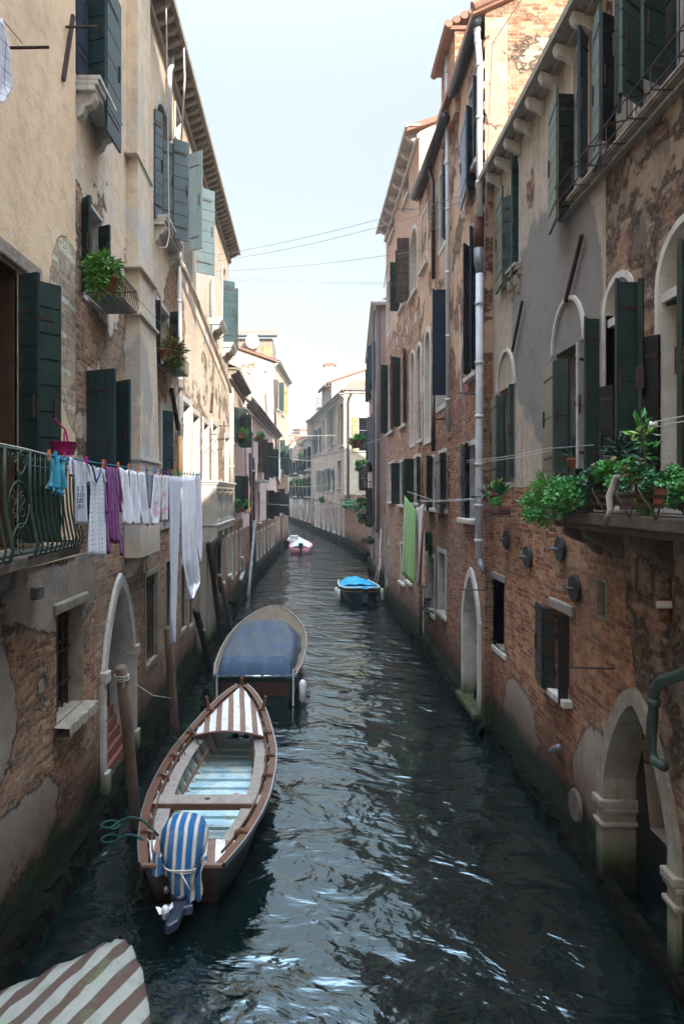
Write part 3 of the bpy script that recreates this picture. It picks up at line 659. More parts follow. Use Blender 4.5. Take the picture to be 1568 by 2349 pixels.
# ================================================================ LEFT 2: tall patchy facade with chimney breast
bL2 = empty('building', (-5, 16, 0), 'tall patchy cream facade with grey green shutters, chimney breast and stone balcony', 'building')
FB = Face((-2.98, 8.35), (-3.3, 26.0))
HOLES[id(FB)] = []
W = opening(bL2, FB, 176, 229, 175, 0, zs=(9.72, 12.0), at=176, depth=.22, band=.1, arch='o'); bracket_sill(W, .31, .05)
leaves_px(W, [(174, .02, 200, .06, None, None, 'blue', dict(rows=.36)), (202, .02, 243, .28, -60, 205, 'greenb', dict(rows=.3)), (244, .28, 276, .3, -60, 300, 'greenb', dict(rows=.34))])
W = opening(bL2, FB, 192, 232, 455, 676, depth=.25, band=.05); bracket_sill(W, .2, .03, mat='stone_d') if False else None
leaves_px(W, [(189, .0, 207, .14, 456, 672, 'green'), (228, .0, 252, .17, 520, 640, 'green')])
Wf = W
W = opening(bL2, FB, 203, 255, 853, 1180, at=203, depth=.25, band=.06); zt = W[5]
leaves_px(W, [(200, .0, 265, .42, 851, 1200, 'greenb', dict(vert=True)), (262, .15, 298, .44, 876, 1120, 'greenb', dict(rows=.26))])
W = opening(bL2, FB, 356, 390, 200, 500, at=356, arch='o', depth=.3, band=.1); bracket_sill(W, .27, .1, z=9.82)
leaves_px(W, [(355, .02, 372, .12, 248, 500, 'grey_g'), (374, .03, 399, .22, 322, 505, 'grey_g', dict(rows=.25)), (398, .22, 434, .5, 316, 548, 'grey_g', dict(rows=.25))])
W = opening(bL2, FB, 419, 440, 200, 500, zs=(9.85, 12.7), arch='o', depth=.3, band=.1)
leaves_px(W, [(434, .3, 464, .62, 355, 577, 'grey_g', dict(vert=True, rows=2)), (452, .35, 492, .72, 427, 625, 'grey_g', dict(rows=.25))])
for (ua, ub) in [(482, 490), (511, 518)]:
    W = opening(bL2, FB, ua, ub, 0, 0, zs=(9.85, 12.6), arch='o', depth=.3, band=.1); bracket_sill(W, .4, .25, z=9.82)
    if ua == 511: perp(W, 'fn', ['green', 'greenb'], .42, [90, 60], zt=12.05)
for (ua, ub, vt) in [(402, 416, 250), (448, 458, 390), (476, 484, 470)]: opening(bL2, FB, ua, ub, 0, 0, zs=(12.45, 13.15), band=.04, depth=.3, frame=None)
W = opening(bL2, FB, 361, 387, 690, 830, at=361, zs=(7.12, 8.25), depth=.3, band=.09)
leaves_px(W, [(357, .0, 369, .1, 688, 835, 'black'), (388, .0, 408, .2, 716, 800, 'green')]); Wp = W
for (ua, ub, vt, pn) in [(370, 392, 940, 1), (418, 434, 919, 0), (441, 455, 947, 0), (466, 477, 968, 0), (487, 497, 972, 0), (516, 523, 1003, 0)]:
    W = opening(bL2, FB, ua, ub, 0, 0, zs=(3.95 if ua < 430 else 4.3, F_ if (F_ := FB.z(ua, vt)) else 6), depth=.5, band=.14, out=.03, mat='stone', frame='bframe', mull=1)
    if pn: perp(W, 'n', 'greenb', .3, 30)
# lower floor
def gothic(b, F, u0, u1, zt, zb_, mat='stone', arch='g', band=.16, depth=.4, rise=None, pane='bframe', lab=None, name='doorway', **kw):
    W = opening(b, F, u0, u1, 0, 0, zs=(zb_, zt), arch=arch, band=band, depth=depth, mat=mat, pane=pane, frame=None, rise=rise, out=.05, name=name, label=lab, **kw)
    return W
W = gothic(bL2, FB, 238, 303, 3.12, .25, rise=1.25, lab='pointed white stone doorway with stepped brick behind')
wo, F, s0, s1, z0, z1 = W; mb = MB()
for k in range(5): o = F.P(s0, z0+k*.16, -.38+k*.0); mb.obox(o, F.P(s1, z0, -.38)-F.P(s0, z0, -.38), F.P(s0, z0, -.1-.05*k)-F.P(s0, z0, -.38), (0, 0, .15))
mb.build('step', M['red'], wo)
for s in (s1-.02, s0-.16):
    o = F.P(s, 1.85, -.1); MB().obox(o, F.P(s+.2, 1.85, -.1)-o, F.P(s, 1.85, .1)-o, (0, 0, .16)).build('capital', M['stone'], wo, bevel=.015)
    o = F.P(s, .3, -.1); MB().obox(o, F.P(s+.2, .3, -.1)-o, F.P(s, .3, .1)-o, (0, 0, .3)).build('base', M['stone'], wo, bevel=.015)
for (ua, ub, vt, vb) in [(334, 360, 1325, 1530), (380, 398, 1290, 1462), (415, 428, 1300, 1450), (434, 444, 1300, 1440)]:
    W = opening(bL2, FB, ua, ub, 0, 0, zs=(F.z(ua, vb), F.z(ua, vt)), band=.09, depth=.25, mat='stone_d', frame=None, pane='black'); wo, F_2, s0, s1, z0, z1 = W
    mb = MB()
    for k in range(5): mb.tube([F.P(s0+(s1-s0)*(k+.5)/5, z0, -.06), F.P(s0+(s1-s0)*(k+.5)/5, z1, -.06)], .012, 5)
    for k in range(4): mb.tube([F.P(s0, z0+(z1-z0)*(k+.5)/4, -.06), F.P(s1, z0+(z1-z0)*(k+.5)/4, -.06)], .012, 5)
    mb.build('window_bars', M['iron'], wo)
    F = FB
for (ua, ub, zt, zb_) in [(503, 508, 3.0, 1.5), (522, 526, 2.9, 1.5)]:
    W = opening(bL2, FB, ua, ub, 0, 0, zs=(zb_, zt), band=.14, depth=.25, mat='stone', sill=.12)
    if ua == 503: leaves_px(W, [(500, .05, 505, .3, None, None, 'green')])
# stone piers
for ua, ub in [(452, 466), (470, 488)]:
    s0, s1 = FB.S(ua), FB.S(ub); o = FB.P(s0, -.3, -.02); MB().obox(o, FB.P(s1, -.3, -.02)-o, FB.P(s0, -.3, .1)-o, (0, 0, 3.5)).build('stone_pier', M['stone_d'], bL2, bevel=.02)
wallL2 = finish_wall(bL2, FB, [(.78, -.4), (FB.L, -.4), (FB.L, 13.6), (0, 13.6), (0, 3.75), (.78, 3.75)], M['L2'])
body(bL2, FB, 0, FB.L, 13.7, M['L2'], over=.2); cornice(bL2, FB, 3.1, FB.L, 13.72, .42, .34); foundation(bL2, FB, .78, FB.L, .18, .28, 2)
# chimney breast with string courses and corbel
def sect(z, ya, yb, o): return [FB.P(ya, z, -.02), FB.P(ya, z, o), FB.P(yb, z, o), FB.P(yb+.1, z, -.02)]
ya, yb = 2.45, 3.55; mb = MB()
prof = [(3.5, 2.45, 3.95, .25), (4.9, 2.45, 3.9, .25), (6.6, 2.5, 3.75, .24), (8.1, 2.55, 3.65, .22), (8.12, 2.6, 3.55, .18), (13.6, 2.6, 3.45, .18)]
mb.grid([sect(z, a, b_, o) for z, a, b_, o in prof]); mb.add(sect(3.5, 2.45, 3.95, .25), [(0, 1, 2, 3)]); cbst = mb.build('chimney_breast', M['breast'], bL2)
for z in (5.05, 7.35, 8.1, 9.9): MB().prism(sect(z, 2.42, 3.95 if z < 6 else (3.75 if z < 8 else 3.6), .28 if z < 9 else .21), (0, 0, .035)).build('string_course', M['breast'], cbst)
mb = MB(); mb.prism([FB.P(2.5, z, o) for z, o in [(3.5, 0), (3.5, .24), (3.36, .22), (3.2, .12), (3.15, 0)]], FB.P(2.75, 0, 0)-FB.P(2.5, 0, 0)); mb.build('bracket', M['stone_d'], cbst, bevel=.02)
# downpipes and slanting gutter
pipe(bL2, FB, [(393, 100), (394, 150), (389, 165), (388, 320)], .055, 'pipe_w', out=.12)
pipe(bL2, FB, [(409, 585), (410, 600), (413, 780), (414, 960)], .052, 'pipe_w', out=.1, clamps=3)
pipe(bL2, FB, [(414, 958), (415, 975), (415, 1005)], [.075, .07, .05], 'zinc', out=.1)
pipe(bL2, FB, [(413, 1000), (413, 1120)], .055, 'pipe_t', out=.1)
pipe(bL2, FB, [(409, 592), (424, 622), (455, 700), (494, 800), (526, 884), (529, 900)], .06, 'pipe_c', 'sloping_pipe', out=.14, clamps=4)
pipe(bL2, FB, [(530, 890), (530.5, 1000), (531, 1105)], .1, 'pipe_c', out=.1, clamps=3)
pipe(bL2, FB, [(484, 640), (484.5, 780)], .035, 'cable', 'cable_duct', out=.06)
pipe(bL2, FB, [(381, -10), (384, 200), (388, 540), (382, 568), (365, 570)], .012, 'rope', 'cable_duct', out=.3)
pipe(bL2, FB, [(421, 85), (424, 180), (416, 320)], .02, 'rope', 'cable_duct', out=.4)
bar(bL2, FB, 393, 892, 409, 985, .1, .1, 'iron'); bar(bL2, FB, 484, 945, 487, 903, .1, .04, 'rust'); bar(bL2, FB, 527, 1005, 500, 1010, .03, .3, 'iron', 'clothes_rod')
bar(bL2, FB, 501, 977, 529, 977, .03, .35, 'iron', 'clothes_rod'); bar(bL2, FB, 486, 996, 497, 996, .03, .35, 'iron', 'clothes_rod')
# stone balcony with balusters
sA, sB = FB.S(463), FB.S(463)+4.6; bb = MB()
def bslab(mb, z0, z1, o, e=0, oi=-.02): p = FB.P(sA-e, z0, oi); mb.obox(p, FB.P(sB+e, z0, oi)-p, FB.P(sA-e, z0, o)-p, (0, 0, z1-z0))
bslab(bb, 3.45, 3.62, .44); bslab(bb, 3.62, 3.68, .47, .03); stb = bb.build('stone_balcony', M['stone'], bL2, bevel=.015)
rb = MB(); bslab(rb, 4.66, 4.78, .42, .0); bslab(rb, 4.78, 4.84, .46, .04); bslab(rb, 4.84, 4.9, .5, .08); rb.build('rail', M['stone'], stb, bevel=.012)
for s in (sA+.0, sA+1.5, sA+3.05, sB-.2):
    p = FB.P(s, 3.68, .22); MB().obox(p, FB.P(s+.2, 3.68, .22)-p, FB.P(s, 3.68, .41)-p, (0, 0, .98)).build('post', M['stone'], stb, bevel=.01)
p = FB.P(sA, 3.68, -.01); MB().obox(p, FB.P(sA+.12, 3.68, -.01)-p, FB.P(sA, 3.68, .22)-p, (0, 0, .98)).build('side_panel', M['stone'], stb)
for k in range(15):
    s = sA+.35+k*(sB-sA-.6)/14
    if any(abs(s-(sA+q)) < .2 for q in (1.6, 3.15)): continue
    MB().lathe(FB.P(s, 3.68, .31), [(.07, 0), (.07, .06), (.045, .1), (.04, .14), (.075, .3), (.08, .38), (.05, .5), (.035, .62), (.04, .84), (.07, .9), (.07, .98)], 8).build('baluster', M['stone'], stb, True)
for s in (sA, sA+1.5, sA+3, sB-.25):
    q = [(0, 3.45), (.42, 3.45), (.42, 3.3), (.25, 3.15), (.12, 3.02), (0, 2.98)]; MB().prism([FB.P(s, z, o) for o, z in q], FB.P(s+.24, 0, 0)-FB.P(s, 0, 0)).build('bracket', M['stone'], stb, bevel=.01)
# ================================================================ LEFT 3: brown-pink house
bL3 = empty('building', (-5, 29, 0), 'brown pink plastered house with small dark cornice and flower boxes', 'building')
FC = Face((-3.32, 26.0), (-3.42, 32.2)); fC = FC
def S_(F, y): return (y-F.p0.y)/F.d.y
for (y0, y1, z0, z1, mt, wd) in [(27.0, 27.9, 6.6, 8.0, 'green', .5), (28.1, 28.95, 3.9, 5.3, 'green', .5), (30.3, 31.1, 3.9, 5.3, 'green', .45)]:
    W = opening(bL3, FC, CX+FP*FC.P(S_(FC, y0), 0).x/y0, CX+FP*FC.P(S_(FC, y1), 0).x/y1, 0, 0, zs=(z0, z1), band=.08, sill=.12); perp(W, 'nf', mt, wd, [25, 80])
W = opening(bL3, FC, CX+FP*FC.P(S_(FC, 29.6), 0).x/29.6, CX+FP*FC.P(S_(FC, 30.6), 0).x/30.6, 0, 0, zs=(6.6, 8.0), band=.08); perp(W, 'nf', 'green', .5, [80, 80])
for y in (27.1, 28.6, 30.6): opening(bL3, FC, CX+FP*FC.P(S_(FC, y), 0).x/y, CX+FP*FC.P(S_(FC, y+.6), 0).x/(y+.6), 0, 0, zs=(1.2, 2.9), band=.1, mat='stone')
finish_wall(bL3, FC, [(0, -.4), (FC.L, -.4), (FC.L, 9.2), (0, 9.2)], M['L3']); body(bL3, FC, 0, FC.L, 9.3, M['L3']); cornice(bL3, FC, 0, FC.L, 9.35, .38, .3, 'stone_d'); foundation(bL3, FC, 0, FC.L, .25, .4, 3)
pipe(bL3, FC, [(563, 900), (563, 990), (563.5, 1180)], .05, 'pipe_w', out=.1); pipe(bL3, FC, [(574, 1040), (576, 1300)], .07, 'pipe_b', out=.15); pipe(bL3, FC, [(581, 1050), (583, 1300)], .07, 'pipe_b', out=.2)
pipe(bL3, FC, [(556, 1278), (558, 1310), (553, 1325), (551, 1330)], .08, 'wpot', out=.15)
# ================================================================ LEFT 4: pale pink house
bL4 = empty('building', (-5.5, 42, 0), 'pale pink house with curved dentilled eave and brick ground floor', 'building')
FD = Face((-3.42, 32.2), (-3.05, 53.0))
def op_y(b, F, y0, y1, z0, z1, **kw): return opening(b, F, CX+FP*F.P(S_(F, y0), 0).x/y0, CX+FP*F.P(S_(F, y1), 0).x/y1, 0, 0, zs=(z0, z1), **kw)
for y, hz, mt in [(35.5, (5.8, 7.8), None), (39.5, (5.8, 7.8), 'brownw'), (43.5, (5.6, 7.9), 'green'), (36, (2.9, 4.6), None), (39, (2.9, 4.6), None), (44.5, (2.9, 4.8), 'black'), (49.5, (2.9, 4.7), 'black'), (48.5, (5.8, 7.8), 'green')]:
    W = op_y(bL4, FD, y, y+.9, *hz, band=.1, sill=.15)
    if mt: perp(W, 'nf', mt, .42, [168, 105])
for y in (36, 38.4, 40.5, 42.6, 45.5, 48, 50): op_y(bL4, FD, y, y+.8, .9, 2.3, band=.15, mat='stone')
finish_wall(bL4, FD, [(0, -.4), (FD.L, -.4), (FD.L, 9.4), (0, 8.8)], M['L4']); body(bL4, FD, 0, FD.L, 8.9, M['L4'], rise=1.2); cornice(bL4, FD, 0, FD.L, 9.05, .35, .5, 'stone', gutter='zinc'); foundation(bL4, FD, 0, FD.L, .3, .4, 4)
c = ray(620, 930, 40); MB().box(c.x-.3-3, c.x+.3-3, 39.7, 40.3, 8.8, 10.1).build('chimney', M['terra'], bL4)
p = FD.P(4.5, 5.2, 0); mb = MB(); mb.obox(p, FD.P(7.5, 5.2, 0)-p, FD.P(4.5, 5.2, .6)-p, (0, 0, .12)); bl = mb.build('balcony', M['stone'], bL4); mb = MB()
for k in range(16): q = FD.P(4.55+k*.19, 5.3, .57); mb.tube([q, q+Vector((0, 0, .9))], .02, 4)
for k in range(4): q = FD.P(4.55, 5.3, .57-.17*k); mb.tube([q, q+Vector((0, 0, .9))], .02, 4)
mb.tube([FD.P(4.5, 6.2, .57), FD.P(7.5, 6.2, .57)], .03, 4); mb.build('railing', M['plate'], bl)
# ================================================================ LEFT 5: tall cream building end wall
bL5 = empty('building', (-6, 57, 0), 'tall sunlit cream building with sloping tiled roof and satellite dish', 'building')
FE = Face((-3.15, 53.0), (-2.55, 63.0)); FEe = Face((-3.15, 53.02), (-12, 53.02))
for y, z0, z1, mt in [(54.2, 11.3, 13.6, 'green'), (57.5, 11.3, 13.6, 'yellow'), (55, 6.6, 9.0, 'green'), (58.5, 6.2, 8.8, 'green'), (55, 3.0, 5.0, 'black'), (58.6, 2.7, 4.6, 'black')]:
    W = op_y(bL5, FE, y, y+1.0, z0, z1, band=.1, sill=.15); perp(W, 'nf', mt, .45, [168, 120])
finish_wall(bL5, FE, [(0, -.4), (FE.L, -.4), (FE.L, 14.7), (0, 14.7)], M['L5']); foundation(bL5, FE, 0, FE.L, .3, .4, 5)
wallmesh('end_wall', FEe, [(0, -.4), (9, -.4), (9, 17.8), (8.2, 17.8), (0, 14.7)], [], M['L5'], bL5)
MB().prism([(-3.6, 53.3, -.3), (-3.6, 53.3, 14.7), (-11.5, 53.3, 17.6), (-12, 53.3, -.3)], (.6, 9.6, 0)).build('rear_wall', M['L5'], bL5)
cornice(bL5, FE, -.2, FE.L, 14.85, .4, .45, 'stone')
mb = MB()
for i in range(22):
    x = -3.0-i*.4; z = 14.85+(-3.0-x)*.35; mb.tube([(x, 52.8, z), (x-.42, 52.8, z+.15)], .1, 6)
mb.add([(-2.7, 52.7, 14.85), (-12, 52.7, 18.1), (-12, 63, 18.1), (-2.2, 63, 14.85)], [(0, 1, 2, 3)]); mb.build('roof', M['tile'], bL5)
pipe(bL5, FE, [(630, 870), (632, 1060)], .1, 'pipe_b', out=.2)
# attic with its own roof
bat = MB(); bat.box(-7.5, -3.6, 57, 62, 15, 17.55); at_ = bat.build('attic', M['stone_d'], bL5)
mb = MB(); k = 24; rows = [[], []]
for i in range(k*6+1):
    x = -7.9+4.7*i/(k*6); a = i/6; rows[0].append(Vector((x, 56.5, 17.75+.09*abs(sin(pi*a))))); rows[1].append(Vector((x, 60, 18.9+.09*abs(sin(pi*a)))))
mb.grid(rows); mb.box(-7.9, -3.2, 56.5, 56.62, 17.62, 17.75); mb.build('roof', M['tile'], at_)
MB().tube([(-7.9, 56.45, 17.62), (-3.2, 56.45, 17.62)], .1, 8).build('gutter', M['gutter'], at_)
MB().box(-4.4, -3.85, 56.9, 56.98, 15.3, 16.9).build('shutter', M['yellow'], at_)
c = ray(579, 783, 56.2); mb = MB(); mb.lathe(c, [(.62, .0), (.6, .03), (.45, .12), (.2, .2), (.01, .22)], 18); d_ = mb.build('satellite_dish', M['white'], bL5, True)
d_.data.transform(__import__('mathutils').Matrix.Translation(c-Vector(parent_loc(bL5))) @ __import__('mathutils').Matrix.Rotation(radians(95), 4, 'X') @ __import__('mathutils').Matrix.Rotation(radians(25), 4, 'Y') @ __import__('mathutils').Matrix.Translation(-(c-Vector(parent_loc(bL5)))))
# ================================================================ RIGHT 1: near grey house
bR1 = empty('building', (4.5, 6, 0), 'grey stained plaster house with dark green shutters, planted ledge and brick base', 'building')
RF = Face((3.3, -6), (3.3, 12.73))
# upper floor
W = opening(bR1, RF, 1600, 1470, 0, 0, zs=(8.3, 10.05), depth=.2, band=.05, frame='wframe')
leaves_px(W, [(1470, .02, 1422, .34, 0, 246, 'greenl', dict(rows=.3)), (1522, .02, 1472, .3, -40, 200, 'green', dict(rows=.3))])
W = opening(bR1, RF, 1455, 1412, 0, 0, zs=(8.3, 10.05), depth=.2, band=.05)
leaves_px(W, [(1408, .02, 1378, .2, 40, 330, 'black', dict(rows=.3)), (1376, .2, 1361, .12, 5, 360, 'greenl', dict(rows=.3)), (1420, .2, 1412, .3, -20, 262, 'green')])
W = opening(bR1, RF, 1346, 1316, 0, 0, zs=(8.28, 10.12), arch='o', depth=.2, band=.06)
leaves_px(W, [(1314, .02, 1279, .22, 216, 480, 'black', dict(rows=.22)), (1277, .24, 1259, .14, 196, 500, 'olive', dict(rows=.22)), (1345, .02, 1326, .17, 70, 415, 'greenb', dict(rows=.6))])
sillm = MB(); o = RF.P(6, 8.2, -.01); sillm.obox(o, RF.P(15.05, 8.2, -.01)-o, (-.14, 0, 0), (0, 0, .07)); o = RF.P(6, 8.13, -.01); sillm.obox(o, RF.P(15.1, 8.13, -.01)-o, (-.09, 0, 0), (0, 0, .068)); sillm.build('sill_course', M['stone_d'], bR1, bevel=.01)
W = opening(bR1, RF, 1192, 1173, 0, 0, zs=(8.25, 10.0), arch='o', depth=.2, band=.05)
leaves_px(W, [(1174, .02, 1153, .14, 446, 655, 'green', dict(rows=.22)), (1152, .15, 1137, .08, 424, 650, 'olive', dict(rows=.22)), (1186, .01, 1172, .12, 358, 640, 'greenb')]); bracket_sill(W, .12, .06, mat='stone_d')
# mid floor
for (ua, ub, zt, leafs) in [(1178, 1145, 6.35, [(1156, .02, 1139, .12, 905, 1105, 'green', dict(rows=2)), (1138, .14, 1125, .06, 905, 1101, 'olive', dict(rows=2)), (1177, .01, 1166, .09, 880, 1098, 'greenb', dict(rows=2))]),
                           (1336, 1274, 6.42, [(1303, .02, 1271, .16, 822, 1085, 'green', dict(rows=2)), (1269, .17, 1246, .08, 828, 1082, 'olive', dict(rows=2)), (1337, .02, 1322, .12, 785, 1076, 'wframe', dict(rows=2.4))])]:
    W = opening(bR1, RF, ua, ub, 0, 0, zs=(4.72, zt), band=.0, depth=.28, mat='R1'); leaves_px(W, leafs)
    wo, F, s0, s1, z0, z1 = W; mb = MB(); c = (s0+s1)/2; r = (s1-s0)/2+.06
    for i in range(16):
        a0, a1 = pi*i/16, pi*(i+1)/16; h = .62
        q = [(c+r*cos(a0), z1+h*sin(a0)), (c+r*cos(a1), z1+h*sin(a1)), (c+(r+.05)*cos(a1), z1+(h+.05)*sin(a1)), (c+(r+.05)*cos(a0), z1+(h+.05)*sin(a0))]
        mb.prism([RF.P(x, z, -.005) for x, z in q], (-.045, 0, 0))
    mb.build('arch_moulding', M['stone'], wo)
for (ua, ub, lf) in [(1452, 1388, [(1373, .02, 1340, .2, 726, 1090, 'green', dict(rows=4, arch=1, vert=False)), (1408, .03, 1376, .1, 880, 1120, 'black', dict(rows=4)), ]),
                     (1650, 1512, [(1464, .12, 1411, .36, 640, 1110, 'green', dict(rows=4, arch=1)), (1472, .1, 1466, .15, 640, 1100, 'green', dict(rows=4)), (1511, .02, 1474, .1, 765, 1110, 'black', dict(rows=4)), (1568, .3, 1556, .42, 560, 1110, 'green', dict(rows=4))])]:
    W = opening(bR1, RF, ua, ub, 0, 0, zs=(4.4, 6.86 if ua < 1500 else 6.95), arch='o', band=.07, depth=.36, mat='stone', frame='bframe', mull=2); leaves_px(W, lf)
    wo, F, s0, s1, z0, z1 = W; zs_ = z1-(s1-s0)/2; o = RF.P(s0, zs_-.12, -.3); MB().obox(o, RF.P(s1, zs_-.12, -.3)-o, RF.P(s0, zs_-.12, -.02)-o, (0, 0, .09)).build('transom_bar', M['stone'], wo)
    if ua > 1500:
        mb = MB()
        for k in range(14): o = RF.P(s0, zs_-.18-.035*k, -.2); mb.obox(o, RF.P(s1, 0, 0)-RF.P(s0, 0, 0), (-.05, 0, -.012), (0, 0, .006))
        o = RF.P(s0, zs_-.13, -.15); mb.obox(o, RF.P(s1, 0, 0)-RF.P(s0, 0, 0), (-.09, 0, -.02), (0, 0, .07)); mb.build('roller_blind', M['giron'], wo)
        mb = MB(); rows = [[], []]
        for k in range(60): s = s0+(s1-s0)*k/59; q = RF.P(s, 0, -.28+.02*sin(k*1.3)); rows[0].append(Vector((q.x, q.y, 4.45))); rows[1].append(Vector((q.x, q.y, 6.2)))
        mb.grid(rows); mb.build('curtain', simple('brown_curtain', (.16, .08, .035), .9, .3, 6, streak=.7), wo, True)
# lower: small shuttered window, deep window, niche, vent, arches
W = opening(bR1, RF, 1304, 1272, 0, 0, zs=(1.84, 2.93), band=0, depth=.2, pane='glass', frame=None, mat='R1', sill=.12)
wo, F, s0, s1, z0, z1 = W
leaves_px(W, [(1271, .02, 1245, .16, 1395, 1584, 'black', dict(rows=.25)), (1244, .16, 1229, .1, 1392, 1580, 'black', dict(rows=.25)), (1301, .02, 1279, .14, 1412, 1618, 'black', dict(rows=.5))])
o = RF.P(s0-.2, z1, -.05); MB().obox(o, RF.P(s1+.15, z1, -.05)-o, (-.1, 0, .0), (0, 0, .14)).build('lintel', M['gwood'], wo, bevel=.02)
W = opening(bR1, RF, 1156, 1128, 0, 0, zs=(1.72, 2.95), band=.0, depth=.3, mat='stone_d', sill=.04, pane='bframe', frame=None)
wo, F, s0, s1, z0, z1 = W; o = RF.P(s0-.1, z1, -.05); MB().obox(o, RF.P(s1+.1, z1, -.05)-o, (-.08, 0, 0), (0, 0, .13)).build('lintel', M['gwood'], wo, bevel=.02)
opening(bR1, RF, 1390, 1371, 0, 0, zs=(3.1, 3.5), band=.035, depth=.1, mat='gwood', frame=None, pane='dterra', name='niche')
W = opening(bR1, RF, 1540, 1512, 0, 0, zs=(3.28, 3.72), band=0, depth=.12, mat='R1b', frame=None, pane='bframe', name='vent_opening')
q = RF.uv(1536, 1387, .0); MB().tube([q-Vector((-.1, 0, 0)), q-Vector((.12, 0, 0))], .035, 12).build('vent_pipe', M['white'], bR1, True)
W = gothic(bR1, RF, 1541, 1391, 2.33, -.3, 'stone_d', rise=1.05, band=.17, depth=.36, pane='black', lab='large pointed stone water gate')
wo, F, s0, s1, z0, z1 = W
for (a, b_) in [(s1-.04, s1+.19), (s0-.19, s0+.04)]:
    mb = MB()
    for (za, zb_, oo) in [(.96, 1.05, .1), (.9, .96, .075), (.74, .79, .085)]: o = RF.P(a-.01, za, -.36); mb.obox(o, RF.P(b_+.01, za, -.36)-o, (-.36-oo, 0, 0), (0, 0, zb_-za))
    mb.build('capital', M['stone_d'], wo, bevel=.015)
finish_wall(bR1, RF, [(0, -.4), (RF.L, -.4), (RF.L, 10.3), (13.78, 10.3), (13.78, 4.62), (0, 4.62)], M['R1']) if False else None
# one facade, two skins: eroded wall towards the camera, plaster further along
HOLES[id(RF)] = HOLES[id(RF)]
SP = 7.78+6
wallmesh('wall', RF, [(0, -.4), (RF.L, -.4), (RF.L, 10.3), (SP, 10.3), (SP, 3.9), (13.3, 3.4), (13.0, 2.4), (12.75, 1.2), (0, 1.0)], HOLES[id(RF)], M['R1'], bR1)
wallmesh('wall', RF, [(0, 1.0), (12.75, 1.2), (13.0, 2.4), (13.3, 3.4), (SP, 3.9), (SP, 10.3), (0, 10.3)], HOLES[id(RF)], M['R1b'], bR1)
body(bR1, RF, 0, RF.L, 10.35, M['R1'], depth=5, rise=1.0, over=.12, front=.6); foundation(bR1, RF, 0, RF.L, .09, .16, 6)
mb = MB(); o = RF.P(0, 10.28, 0); mb.obox(o, RF.P(RF.L+.15, 10.28, 0)-o, (-.3, 0, 0), (0, 0, .1)); o = RF.P(0, 10.2, 0); mb.obox(o, RF.P(RF.L, 10.2, 0)-o, (-.1, 0, 0), (0, 0, .075)); cn = mb.build('cornice', M['stone_d'], bR1)
for k in range(18):
    s = 8.9+k*.58; q = [(0, 10.2), (.24, 10.275), (.26, 10.2), (.22, 10.12), (.1, 10.08), (0, 10.0)]
    MB().prism([RF.P(s, z, o) for o, z in q], RF.P(s+.11, 0, 0)-RF.P(s, 0, 0)).build('corbel', M['stone'], cn, bevel=.015)
# anchor plates
for u, v, r in [(1157, 1238, .165), (1205, 1277, .165), (1279, 1259, .165), (1312, 1350, .17)]:
    c = RF.uv(u, v, .06); mb = MB(); mb.lathe(c+Vector((.03, 0, 0)), [(r, -.03), (r*1.02, -.02), (r*1.02, 0), (r, .01)], 26, axis='x'); mb.tube([c, c-Vector((.13, 0, 0))], .016, 8, 1); mb.tube([c-Vector((.05, 0, 0)), c-Vector((.08, 0, 0))], .03, 6, 1)
    mb.build('anchor_plate', [M['plate'], M['zinc']], bR1)
c = RF.uv(1318, 1848, .08); MB().lathe(c, [(.18, -.02), (.2, 0), (.2, .02), (.15, .03)], 24, axis='x').build('anchor_plate', M['stone_k'], bR1)
for (a, b_, c_, d) in [(1303, 544, 1338, 388), (1178, 782, 1199, 690)][:0]: pass
bar(bR1, RF, 1296, 692, 1334, 538, .06); bar(bR1, RF, 1174, 806, 1197, 690, .05)
bar(bR1, RF, 1302, 1531, 1406, 1534, .025, .12, 'iron', 'clothes_rod')
pipe(bR1, RF, [(1640, 1500), (1568, 1545), (1516, 1562), (1500, 1580), (1496, 1640), (1491, 1715), (1500, 1745), (1522, 1758)], .05, 'pipe_g', out=.18, clamps=1)
pipe(bR1, RF, [(1262, 1722), (1282, 1713)], .04, 'zinc', 'outlet_pipe', out=.08)
pipe(bR1, RF, [(1092, 1470), (1097, 1480), (1095, 1560), (1088, 1600)], .03, 'rust', 'iron_strip', out=.04)
# iron planter rack under the upper sill
mb = MB()
for k in range(11):
    s = 9.7+k*.46; a = RF.P(s, 8.3, .14); p = [a, a+Vector((-.22, 0, -.04)), a+Vector((-.22, 0, -.24)), a+Vector((-.02, 0, -.24))]; mb.tube(p, .009, 5)
for o, z in [(.36, 8.26), (.36, 8.06), (.27, 8.06), (.18, 8.06)]: mb.tube([RF.P(9.6, z, o), RF.P(14.4, z, o)], .008, 5)
mb.build('planter_rack', M['iron'], bR1)
# ledge with brackets and rail
lg = MB(); o = RF.P(6, 4.2, -.02); lg.obox(o, RF.P(14.15, 4.2, -.02)-o, (-.58, 0, 0), (0, 0, .12)); o = RF.P(6, 4.13, -.02); lg.obox(o, RF.P(14.1, 4.13, -.02)-o, (-.5, 0, 0), (0, 0, .068)); lgo = lg.build('ledge', M['stone_k'], bR1, bevel=.015)
for s in (10.2, 11.3, 12.3, 13.3, 13.85):
    q = [(0, 4.13), (.42, 4.13), (.42, 4.05), (.3, 3.98), (.16, 3.93), (.08, 3.84), (0, 3.8)]; MB().prism([RF.P(s, z, o_) for o_, z in q], RF.P(s+.14, 0, 0)-RF.P(s, 0, 0)).build('bracket', M['stone_k'], lgo, bevel=.02)
mb = MB()
for z in (4.4, 4.47): mb.obox(RF.P(10, z, .565), RF.P(14.0, z, .565)-RF.P(10, z, .565), (-.006, 0, 0), (0, 0, .03))
